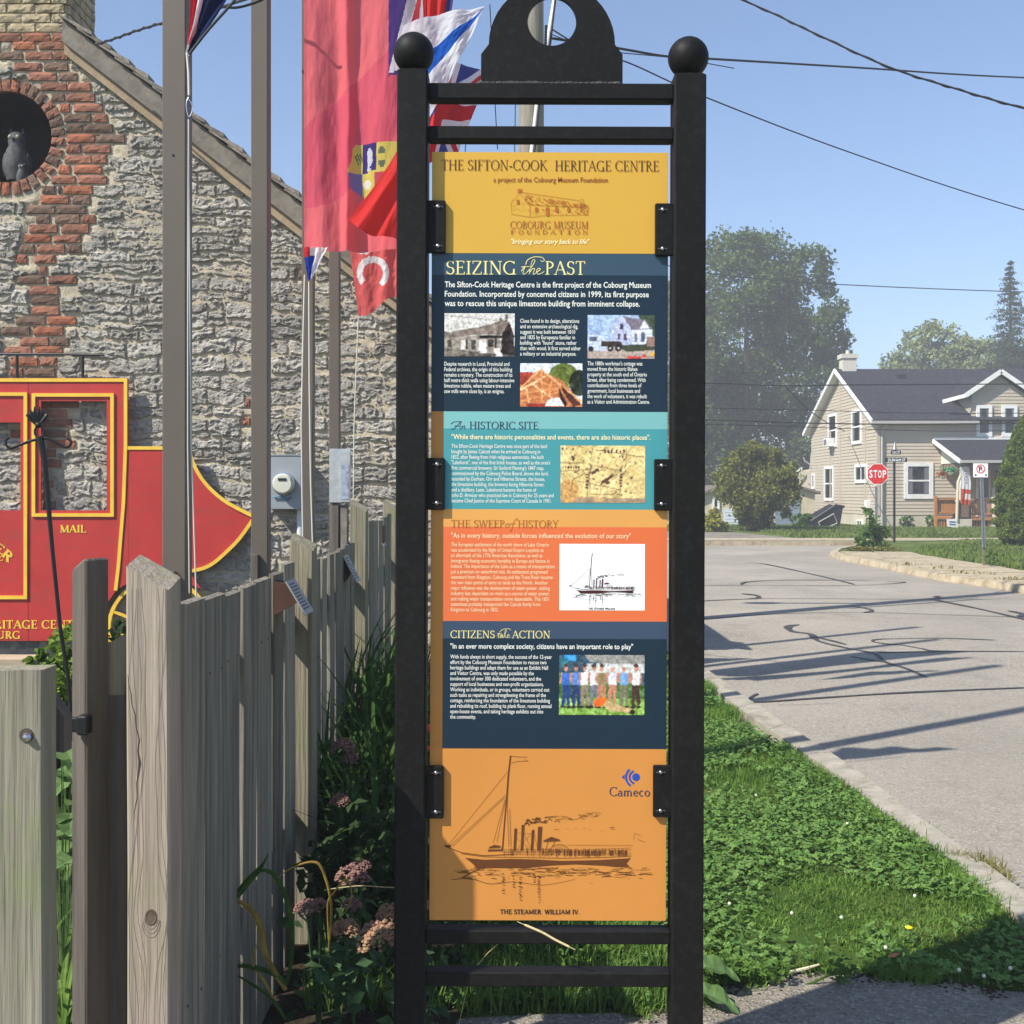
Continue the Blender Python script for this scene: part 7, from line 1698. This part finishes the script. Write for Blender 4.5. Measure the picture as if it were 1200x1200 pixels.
# clover: three leaflets each
x, y = scatter(60000, 3.28, 8.5, pw=1.25); nn = fbm(x * 1.6, y * 1.6, 15, 3) + .12 * (y < 5); k = nn * g.uniform(.8, 1.15, len(x)) > .40; x, y = x[k], y[k]; n = len(x)
z = .055 + g.uniform(.02, .055, n); sz = g.uniform(.007, .013, n); a0 = g.random(n) * 6.283; tl = g.normal(size=(n, 2)) * .35
Vs = []
for q_ in range(3):
    a = a0 + q_ * 2.094
    cxq, cyq = x + np.cos(a) * sz * .62, y + np.sin(a) * sz * .62
    for s_ in range(5):
        b_ = a + s_ * 1.2566; px, py = cxq + np.cos(b_) * sz * .62, cyq + np.sin(b_) * sz * .62
        Vs.append(np.stack([px, py, z + (px - x) * tl[:, 0] + (py - y) * tl[:, 1]], -1))
V = np.concatenate(Vs); i = np.arange(n)
Q = np.concatenate([np.stack([i + (q_ * 5 + s_) * n for s_ in range(5)], -1) for q_ in range(3)])
props(np_mesh('clover', V, Q, m_clov), 'low clover leaves spread through the verge grass', 'clover', None, 'stuff')
# far lawns
gg = foliage_mat('far_lawn_grass', rgb(112, 130, 62), rgb(86, 106, 48), rgb(136, 142, 78), tr=.3, s=.8)
x = g.uniform(8, 26, 60000); y = 17 + 17 * g.random(60000); k = inpoly(x, y, offs(FK, 2.0)[8:] + [(14, 34.2), (40, 34.2), (40, 12)]); x, y = x[k], y[k]
blades('corner_grass', x, y, np.full_like(x, .11), .09, .035, gg, 12, .6, label='grass on the street corner behind the pale kerb', cat='grass')
x = g.uniform(2, 30, 60000); y = 36.1 + 12 * g.random(60000); k = ~((x < 9.4) & (y < 43.5) & (x > 1)) & ~((x > 15.8) & (y > 45.4)); x, y = x[k], y[k]
blades('house_lawn', x, y, np.full_like(x, .1), .12, .05, gg, 13, .6, label='lawn strip in front of the beige house and sheds', cat='grass')
# small weeds in cracks of pavement and kerb
def tuft(x, y, z, n, h, w_, mat, label, name='weed_tuft', seed=0, group=None, rad=.05, cat='weed'):
    gg_ = np.random.default_rng(seed); X = x + gg_.normal(size=n) * rad; Y = y + gg_.normal(size=n) * rad
    o = blades(name, X, Y, np.full(n, z), h, w_, mat, seed, 1.2, label=label, cat=cat, kind=None)
    me = o.data; co = np.zeros(len(me.vertices) * 3, np.float32); me.vertices.foreach_get('co', co); co = co.reshape(-1, 3) - np.array([x, y, z], np.float32); me.vertices.foreach_set('co', co.ravel()); o.location = (x, y, z)
    if group: o['group'] = group
    return o
m_dry = foliage_mat('dry_weed', rgb(150, 140, 84), rgb(112, 112, 60), s=20)
for k, (px, py, s_) in enumerate(((923, 857, 1), (952, 879, 1.1), (967, 889, 1.2), (970, 899, .8), (1007, 918, 1.1), (1040, 943, 1), (1082, 975, 1.6), (1150, 1016, 3.2), (1165, 1030, 2.2), (1120, 1010, 2.0), (1190, 1062, 1.5))):
    gx_, gy_ = gnd(px, py, .04); o = tuft(gx_, gy_, .035, int(60 * s_), .028 + .012 * s_, .005, m_dry if k not in (6,) else m_gr, 'small dry weed tuft in the kerb joint, ' + ('smallest far one', 'second one from the far end', 'third from the far end', 'beside the kerb joint gap', 'where the shadow crosses the kerb', 'at the kerb middle', 'greenest one by the bright asphalt', 'largest clump with brown leaves', 'dark clump right of the largest', 'upright clump left of the largest', 'nearest one at the right edge')[k], seed=k + 40, group='weeds along the near kerb', rad=.014 * s_)
for k, (px, lb) in enumerate(((1052, 'dry weeds in the slab joint nearest the stop sign'), (1082, 'dry weeds in the slab joint midway along the corner kerb'), (1118, 'dry weeds in the slab joint left of the no parking post'), (1168, 'dry weeds in the slab joint right of the no parking post'))):
    p_ = gnd(px, 655 + (px - 1000) * .15, .12); tuft(p_[0] + .3, p_[1], .11, 26, .09, .03, m_dry, lb, seed=k + 80, group='weeds between the corner slabs', rad=.16)
# dandelion, clover heads, leaf, stick
m_dan = M('dandelion_yellow', rgb(238, 206, 30), rough=.6); m_clh = M('clover_head_white', rgb(222, 220, 206), rgb(200, 196, 170), scale=200, rough=.8)
c = gnd(1065, 1081, .13); dn = root('dandelion', (c[0], c[1], .06), 'single yellow dandelion flower in the verge', 'flower')
MB().lathe([(.003, -.004), (.011, 0), (.013, .004), (.004, .008)], (c[0], c[1], .11), 14).build('flower_head', m_dan, dn); MB().tube([(c[0], c[1], .055), (c[0], c[1], .108)], .0012, 5).build('stem', m_gr, dn)
for (px, py), lb in zip(((993, 962), (855, 1055), (928, 1066), (986, 1071), (1124, 1132), (1153, 1139), (1184, 1130), (1038, 1106), (886, 929), (1072, 1046)),
        ('white clover flower in mid verge by the tallest grass', 'white clover flower closest to the right sign post', 'white clover flower left of the middle of the verge', 'white clover flower above and left of the dandelion', 'white clover flower in the dark grass just past the shadow edge', 'white clover flower near the path at the right', 'white clover flower nearest the kerb end at the right edge',
         'white clover flower just above the orange fallen leaf', 'white clover flower farthest up the verge', 'white clover flower beyond the dandelion towards the kerb')):
    c = gnd(px, py, .12); r = root('clover_flower', (c[0], c[1], .06), lb, 'flower', 'white clover flowers in the verge')
    MB().ball((c[0], c[1], .108), .0065, 8).build('flower_head', m_clh, r); MB().tube([(c[0], c[1], .055), (c[0], c[1], .104)], .001, 4).build('stem', m_gr, r)
c = gnd(1047, 1121, .1); b = MB(); b.poly([(c[0] - .018, c[1], .1), (c[0], c[1] - .014, .104), (c[0] + .02, c[1] - .004, .112), (c[0] + .012, c[1] + .016, .106), (c[0] - .01, c[1] + .014, .1)]); props(b.build('fallen_leaf', M('orange_leaf', rgb(190, 120, 76), rough=.8), loc=(c[0], c[1], .1)), 'orange brown fallen leaf at the verge edge', 'leaf')
a_ = gnd(926, 1139, .075); c_ = gnd(960, 1134, .08); b = MB(); b.tube([(a_[0], a_[1], .075), ((a_[0] + c_[0]) / 2, (a_[1] + c_[1]) / 2 , .081), (c_[0], c_[1], .09)], [.005, .0055, .003], 7); props(b.build('stick', M('stick_pale', rgb(200, 190, 160), rough=.9), loc=(a_[0], a_[1], .075)), 'pale broken stick lying where grass meets the path', 'stick')
# pebbles on the path
g3 = np.random.default_rng(5); n = 900; X = g3.uniform(-.6, 1.9, n); Y = 3.05 + g3.random(n) ** 1.3 * .4; b = MB()
for k in range(n):
    s_ = g3.uniform(.0015, .0045); b.ball((X[k], Y[k], .065 + s_ * .3), s_, 6, (1, 1, .6))
props(b.build('loose_grit', M('grit_stone', rgb(176, 168, 154), rgb(110, 104, 96), scale=40, rough=.9)), 'loose pale grit on the asphalt path', 'grit', None, 'stuff')

# ---- arching strap leaves
def strap(b, p, az, L, w_, droop, n=9, tw=0):
    """one arching blade appended to MB b"""
    p = Vector(p); d = Vector((math.cos(az), math.sin(az), 0)); s = Vector((-math.sin(az), math.cos(az), 0)); n0 = len(b.v)
    for i in range(n + 1):
        t = i / n; ang = R(84) - droop * t ** 1.5; 
        if i: p = p + (d * math.cos(ang) + Vector((0, 0, 1)) * math.sin(ang)) * L / n
        ww = w_ * (1 - t ** 2.2) * (.6 + .8 * min(1, t * 3)) / 2 + .0004; fold = Vector((0, 0, ww * .35))
        b.v += [tuple(p - s * ww + fold), tuple(p), tuple(p + s * ww + fold)]
    for i in range(n):
        a = n0 + i * 3; b.f += [(a, a + 1, a + 4, a + 3), (a + 1, a + 2, a + 5, a + 4)]
def strap_plant(x, y, n, L, w_, mat, label, seed, cat='plant', rad=.06, group=None, name='daylily_clump', zb=.06, azr=(0, 6.283), droop=(1.2, 2.6)):
    q = random.Random(seed); r = root(name, (x, y, zb), label, cat, group)
    b = MB()
    for k in range(n): strap(b, (x + q.gauss(0, rad), y + q.gauss(0, rad), zb), q.uniform(*azr), L * q.uniform(.6, 1.15), w_ * q.uniform(.7, 1.2), q.uniform(*droop))
    b.build('leaves', mat, r); return r
gl = 'strap leaved clumps along the fence'
for k, (px, Y, n, L, lab) in enumerate(((395, 5.2, 60, .95, 'tall green strap leaved clump below the second plaque'), (425, 5.0, 60, .95, 'tall strap leaved clump close to the left sign post'), (448, 4.6, 60, .85, 'strap leaved clump with the brightest blade beside the post'), (402, 4.4, 50, .7, 'lower strap leaved clump above the upper pink flower head'),
                                      (440, 5.9, 60, .95, 'farthest strap leaved clump under the third plaque'), (470, 5.2, 50, .9, 'strap leaved clump hidden partly behind the left post'), (455, 3.9, 36, .6, 'short strap leaved clump beside the post over the sedum'))):
    strap_plant((px - 600) / F * Y, Y, int(n * 1.8), L * 1.12, .019, mf_blade, lab, k + 3, rad=.10, group=gl, droop=(.5, 2.1))
m_ygr = foliage_mat('yellowing_leaf', rgb(176, 150, 70), rgb(140, 112, 54), s=20)
# individual bent leaves in front of the fence boards
def free_leaf(pts, w_, mat, label, Y):
    P = smooth([at(x, y, Y) for x, y in pts], 5); n = len(P); b = MB()
    for i, p in enumerate(P):
        t = i / (n - 1); ww = w_ * (1 - abs(2 * t - .8) ** 2.5 * .6) * (1 - t ** 4) / 2 + .0005
        q = Vector(P[min(i + 1, n - 1)]) - Vector(P[max(i - 1, 0)]); s = Vector((q.z, .35 * q.length, -q.x)).normalized() * ww
        b.v += [tuple(Vector(p) - s), tuple(Vector(p) + Vector((0, -ww * .5, 0))), tuple(Vector(p) + s)]
    for i in range(n - 1): a = i * 3; b.f += [(a, a + 1, a + 4, a + 3), (a + 1, a + 2, a + 5, a + 4)]
    return b, mat
fl = root('bent_leaf_plant', (at(300, 0, 2.9)[0], 2.95, .06), 'plant with bent yellow and green strap leaves leaning on the near fence boards', 'plant')
for pts, w_, mt_ in (([(335, 1160), (312, 1120), (305, 1085), (290, 1062), (270, 1054), (258, 1054)], .014, m_ygr), ([(335, 1155), (342, 1120), (340, 1070), (325, 1030), (308, 1020), (290, 1032), (278, 1048)], .011, mf_blade), ([(278, 1052), (290, 1036), (305, 1018), (315, 1000)], .012, mf_blade),
                     ([(334, 1152), (322, 1142), (300, 1134), (275, 1132), (258, 1138)], .012, mf_blade), ([(278, 1045), (290, 1030), (308, 1012), (314, 999)], .008, mf_blade), ([(320, 1170), (310, 1150), (296, 1130), (300, 1110), (309, 1095)], .006, m_ygr), ([(335, 1195), (318, 1170), (290, 1150), (262, 1135)], .008, mf_blade), ([(275, 1215), (262, 1196), (248, 1186), (232, 1182)], .022, m_ygr), ([(272, 1205), (262, 1188), (248, 1180), (234, 1178)], .014, mf_blade),
                     ([(385, 1115), (388, 1060), (378, 1020), (366, 1010), (340, 1018), (318, 1036)], .006, m_ygr), ([(386, 1110), (384, 1060), (392, 1045), (405, 1030), (412, 1045), (408, 1064), (392, 1082)], .004, m_ygr)):
    b, mm = free_leaf(pts, w_, mt_, '', 2.85); b.build('leaf', mm, fl)
# dry straw across the lower rail and one to its left
st = root('grass_straw', at(640, 1100, 2.54), 'pale dry grass seed head crossing the lower rail of the sign', 'grass stalk')
b = MB(); P = smooth([at(x, y, 2.552) for x, y in ((606, 1080), (620, 1086), (636, 1093), (650, 1101), (664, 1108), (674, 1113))], 5); b.tube(P, [.0008] * 4 + [.003] * 18 + [.001] * (len(P) - 22), 5); b.build('seed_head', M('straw', rgb(226, 210, 160), rgb(190, 170, 120), scale=200, rough=.8), st)
b = MB(); b.tube(smooth([at(x, y, 2.9) for x, y in ((612, 1084), (560, 1130), (540, 1190), (530, 1260))], 4), .0009, 4); b.build('stem', MATS['straw'], st)
b = MB(); b.tube(smooth([at(x, y, 2.9) for x, y in ((500, 1037), (462, 1040), (425, 1038), (400, 1040), (380, 1043))], 4), .0011, 4); props(b.build('dry_stalk', MATS['straw'], loc=at(462, 1040, 2.9)), 'thin dry stalk lying level across the pink flower head', 'grass stalk')
# sedum flower heads
m_sed = M('sedum_pink', rgb(148, 112, 104), rgb(112, 82, 78), scale=90, rough=.9, spec=.1, c3=rgb(150, 128, 96), scale3=30, amt3=.5); m_sed2 = M('sedum_tan', rgb(170, 134, 106), rgb(128, 94, 78), scale=90, rough=.9, spec=.1, c3=rgb(150, 140, 100), scale3=30, amt3=.5)
def sedum(heads, base, label, seed, mat):
    q = random.Random(seed); bx, by = base; r = root('sedum_plant', (bx, by, .06), label, 'flowering plant', 'sedum plants at the foot of the fence')
    leaves = []
    for (px, py, rw, Y) in heads:
        rw *= 1.12; py -= 3
        c = Vector(at(px, py, Y)); R_ = rw / F * Y; b = MB()
        for k in range(int(260 + 30 * rw / 10)):
            a = q.random() * 6.283; s = q.random() ** .5; x_, y_ = math.cos(a) * s, math.sin(a) * s; zz_ = .75 * math.sqrt(max(0, 1 - s * s)) + q.gauss(0, .05) + .10 * math.sin(a * 3 + seed)
            rr_ = R_ * q.uniform(.08, .14); b.ball((c.x + x_ * R_, c.y + y_ * R_ * .8, c.z + zz_ * R_ * 1.2), rr_, 5, (1, 1, .8))
        b.build('flower_head', mat, r)
        b = MB(); b.tube(smooth([(bx, by, .05), ((bx + c.x) / 2, (by + c.y) / 2 + .02, c.z * .5), (c.x, c.y, c.z)], 4), .005, 5)
        for k in range(5): a = q.random() * 6.28; b.tube([(c.x, c.y, c.z - R_ * .6), (c.x + math.cos(a) * R_ * .7, c.y + math.sin(a) * R_ * .5, c.z + R_ * .15)], .0025, 4)
        b.build('stem', mf_sedum, r)
        for k in range(16):
            t = q.uniform(.2, .92); p = Vector((bx, by, .05)).lerp(c, t); leaves.append((p.x + q.gauss(0, .04), p.y + q.gauss(0, .04), p.z))
    leaf_mesh('leaves', np.array(leaves), .055, mf_sedum, r, seed=seed, aspect=.55, up=.8)
sedum([(402, 884, 13, 3.9), (409, 896, 10, 3.9)], (-.58, 4.0), 'pink sedum head highest of all, beside the fence', 1, m_sed)
sedum([(398, 946, 11, 3.7)], (-.55, 3.8), 'small sedum with one yellowish head below the highest', 2, m_sed)
sedum([(413, 1038, 18, 3.1), (424, 1022, 10, 3.15), (412, 1068, 11, 3.05)], (-.46, 3.2), 'pink sedum with the dry stalk lying across its head', 3, m_sed)
sedum([(360, 1074, 14, 3.0), (374, 1066, 9, 3.0)], (-.54, 3.1), 'dark purple sedum head nearest the fence boards', 4, m_sed)
sedum([(405, 1100, 16, 2.95)], (-.42, 3.0), 'drooping tan sedum head under the pink one', 5, m_sed2)
sedum([(445, 1112, 24, 2.75), (458, 1080, 15, 2.8), (478, 1105, 18, 2.8), (492, 1070, 12, 2.95), (520, 1110, 12, 3.0)], (-.27, 2.9), 'large tan sedum spilling around the left sign post', 6, m_sed2)
# dark undergrowth leaves
def leafy(name, label, cat, cl, n, ls, mat, seed, zb=.06, group=None, **k):
    C = clump_points(cl, n, seed, **k); C[:, 2] = np.maximum(C[:, 2], zb + .01); xm, ym = float(C[:, 0].mean()), float(C[:, 1].mean())
    r = root(name, (xm, ym, zb), label, cat, group); leaf_mesh('leaves', C, ls, mat, r, seed=seed, up=.6, aspect=.6)
    b = MB(); q = random.Random(seed)
    for c in cl: b.tube(smooth([(xm, ym, zb), ((xm + c[0]) / 2, (ym + c[1]) / 2, c[2] * .5), c[:3]], 3), .004, 4)
    b.build('stems', mf_weed, r); return r
mf_dark = foliage_mat('undergrowth_leaf', rgb(62, 84, 46), rgb(44, 62, 36), s=12)
leafy('undergrowth', 'dark leafy undergrowth between the fence and the left sign post', 'plant', [(-.5, 3.6, .35, .16, .22), (-.36, 3.7, .32, .14, .18), (-.28, 3.4, .22, .14, .14), (-.5, 4.1, .35, .12, .2)], 1700, .05, mf_dark, 50)
leafy('undergrowth', 'low leafy weeds seen under the lower rail of the sign', 'plant', [(-.12, 3.55, .12, .14, .06), (.0, 3.7, .13, .16, .06), (.15, 3.6, .1, .14, .05), (.28, 3.55, .1, .12, .04), (.36, 3.5, .11, .08, .05), (-.2, 3.5, .1, .1, .06)], 1500, .028, mf_weed, 51)
x, y = scatter(14000, 3.25, 5.2, x0=-.62, x1=.5, poly=[(-.62, 3.25), (.5, 3.25), (.5, 5.2), (-.62, 5.2)]); blades('shaded_grass', x, y, np.full_like(x, .06), .11, .006, m_gr, 61, .8, label='long shaded grass behind the lower rails of the sign', cat='grass')
# orange flowers in the gap left of the panel
of = root('orange_flowers', ((503 - 600) / F * 4.4, 4.4, .06), 'small orange flowers in the gap beside the panel edge', 'flowers')
b = MB()
for px, py in ((502, 852), (503, 856), (501.5, 877), (503, 1000)): b.ball(at(px, py, 4.4), .014, 8, (1, 1, .8))
b.build('blooms', M('orange_bloom', rgb(230, 80, 30), rough=.6), of); MB().tube([(of.location.x, 4.4, .06), at(502, 855, 4.4)], .003, 4).build('stem', mf_blade, of)
# plants seen in the gate gap
m_burd = foliage_mat('broad_leaf', rgb(112, 140, 84), rgb(84, 112, 62), s=14)
def broad_leaf(b, c, az, tilt, L, w_):
    d = Vector((math.cos(az) * math.cos(tilt), math.sin(az) * math.cos(tilt), math.sin(tilt))); s = d.cross(Vector((0, 0, 1))).normalized(); up_ = s.cross(d).normalized(); c = Vector(c); n0 = len(b.v); N = 7
    for i in range(N + 1):
        t = i / N; ww = w_ * math.sin(math.pi * min(1, (t * .93 + .04)) ** .75) / 2 + .001; p = c + d * L * t - Vector((0, 0, L * .35 * t * t))
        rip = .006 * math.sin(i * 2.2)
        b.v += [tuple(p - s * ww + up_ * (ww * .3 + rip)), tuple(p), tuple(p + s * ww + up_ * (ww * .3 - rip))]
    for i in range(N): a = n0 + i * 3; b.f += [(a, a + 1, a + 4, a + 3), (a + 1, a + 2, a + 5, a + 4)]
bp_ = root('broadleaf_plant', (at(74, 0, 3.2)[0], 3.2, .06), 'plant with large bright green leaves seen through the gate gap', 'plant')
q = random.Random(6); st_ = MB()
for k in range(26):
    b = MB(); px, py = q.uniform(45, 105), q.uniform(865, 1010); c = at(px, py, q.uniform(2.95, 3.4)); broad_leaf(b, c, q.uniform(-2.6, -.4), q.uniform(-.2, .8), q.uniform(.09, .15), q.uniform(.06, .10)); b.build('leaf', m_burd, bp_)
    st_.tube([(bp_.location.x, 3.2, .06), c], .0015, 4)
st_.build('stems', m_burd, bp_)
strap_plant(at(72, 0, 2.9)[0], 2.9, 46, .5, .014, m_gr, 'grassy clump low in the gate gap', 91, rad=.05, name='grass_clump')
strap_plant(at(84, 0, 2.7)[0], 2.72, 9, .75, .012, mf_blade, 'few tall arching blades in the gate gap', 92, rad=.02, name='grass_clump', droop=(1.8, 3.0))
# climbing weed behind the gate
cl6 = [(at(x, y, 3.6)[0], 3.6 + q.uniform(-.1, .15), at(x, y, 3.6)[2], r / F * 3.6, r / F * 3.6) for x, y, r in ((62, 760, 18), (50, 775, 14), (72, 745, 12), (78, 775, 18), (60, 790, 16), (75, 800, 20), (66, 825, 18), (82, 835, 16), (42, 783, 8), (85, 755, 10))]
leafy('leafy_shrub', 'yellow green leafy shrub behind the leaning plant hanger', 'shrub', cl6, 1500, .034, foliage_mat('yellow_green_leaf', rgb(134, 158, 66), rgb(88, 116, 48), s=20), 95)
cl7 = [(at(x, y, 3.9)[0], 3.9, at(x, y, 3.9)[2], .12, .12) for x, y in ((120, 830), (95, 880), (60, 880), (75, 930), (100, 960), (60, 1000), (90, 1040), (130, 760))]
leafy('undergrowth', 'dark green undergrowth filling the garden behind the gate', 'plant', cl7, 1600, .05, mf_dark, 96)
# garden rubble and weeds at wall foot (behind the fence, mostly hidden)
for k, (px, Y) in enumerate(((150, 9.4), (250, 9.5), (330, 9.5))):
    leafy('wall_foot_weeds', ('green weeds at the foot of the stone wall below the stagecoach wheel', 'green weeds at the foot of the stone wall left of the meter', 'green weeds at the foot of the stone wall under the meter')[k], 'weed', [((px - 600) / F * Y + q.uniform(-.3, .3), Y, .15, .15, .12) for _ in range(4)], 500, .06, mf_weed, 110 + k)
# burdock leaf at the foot of the right post
bd = root('burdock_plant', (at(828, 0, 3.3)[0], 3.36, .06), 'large pale green burdock leaf at the foot of the right sign post', 'plant')
b = MB(); broad_leaf(b, (at(818, 1128, 3.3)[0], 3.38, .15), -.2, .1, .14, .12); b.build('leaf', m_burd, bd); b = MB(); broad_leaf(b, (at(815, 1150, 3.3)[0], 3.30, .11), -.4, -.0, .13, .1); b.build('leaf', m_burd, bd)
MB().tube([(at(815, 0, 3.3)[0], 3.36, .05), (at(818, 0, 3.3)[0], 3.38, .15)], .004, 5).build('stem', m_burd, bd)
leafy('undergrowth', 'leafy weeds around the burdock at the verge edge', 'plant', [(at(x, 0, 3.45)[0], 3.45, .11, .05, .03) for x in (835, 850, 865, 905, 985)], 500, .022, mf_weed, 120)
# sapling at the stop sign and a weed by the no parking post
cl8 = [(at(x, y, 28.2)[0], 28.2 + q.uniform(-.3, .3), at(x, y, 28.2)[2], r / F * 32, r / F * 32) for x, y, r in ((1012, 628, 7), (1022, 622, 7), (1032, 625, 7), (1018, 612, 6), (1015, 602, 4), (1027, 634, 7), (1006, 637, 5), (1020, 642, 8), (1034, 640, 5), (1013, 597, 3), (1002, 632, 3))]
leafy('young_sapling', 'young leafy sapling and weeds at the foot of the stop sign post', 'sapling', cl8, 800, .12, mf_weed, 130, .11, subr=.7, shell=.2)
leafy('corner_weeds', 'dry weeds where the corner kerb curves under the stop sign', 'weed', [(at(x, 0, 27.6)[0], 27.6, .18, .15, .08) for x in (1000, 1010, 1020, 1032, 1044)], 700, .07, m_dry, 131, .11)
leafy('corner_weeds', 'small green weed at the foot of the no parking post', 'weed', [(at(x, 0, 21.8)[0], 21.8, .3, .08, .16) for x in (1158, 1163, 1167)], 160, .05, mf_weed, 132, .11)
leafy('foundation_plants', 'green tuft against the house foundation left of the porch', 'plant', [(at(x, 0, 47.2)[0], 47.2, .35, .2, .25) for x in (1060, 1066, 1090)], 400, .14, mf_weed, 133, .1)
leafy('foundation_plants', 'green weeds between the blue grey shed door and the black truck cap', 'plant', [(at(x, 0, 46.9)[0], 46.9, .4, .3, .3) for x in (936, 942, 948)], 700, .14, mf_weed, 134, .1)

# ================================================================== HAZE
hb = MB(); hb.box(-420, 420, -40, 420, -1.2, 34)
hz = hb.build('haze', D.materials.new('haze_air')); hz['kind'] = 'stuff'; props(hz, 'thin pale morning haze in the air', 'haze')
hm = hz.data.materials[0]; hm.use_nodes = True; N = hm.node_tree.nodes; N.remove(N['Principled BSDF'])
pv_ = N.new('ShaderNodeVolumePrincipled'); pv_.inputs['Color'].default_value = (.94, .96, 1, 1); pv_.inputs['Density'].default_value = HAZE_D; pv_.inputs['Anisotropy'].default_value = .0
hm.node_tree.links.new(pv_.outputs[0], N['Material Output'].inputs['Volume'])
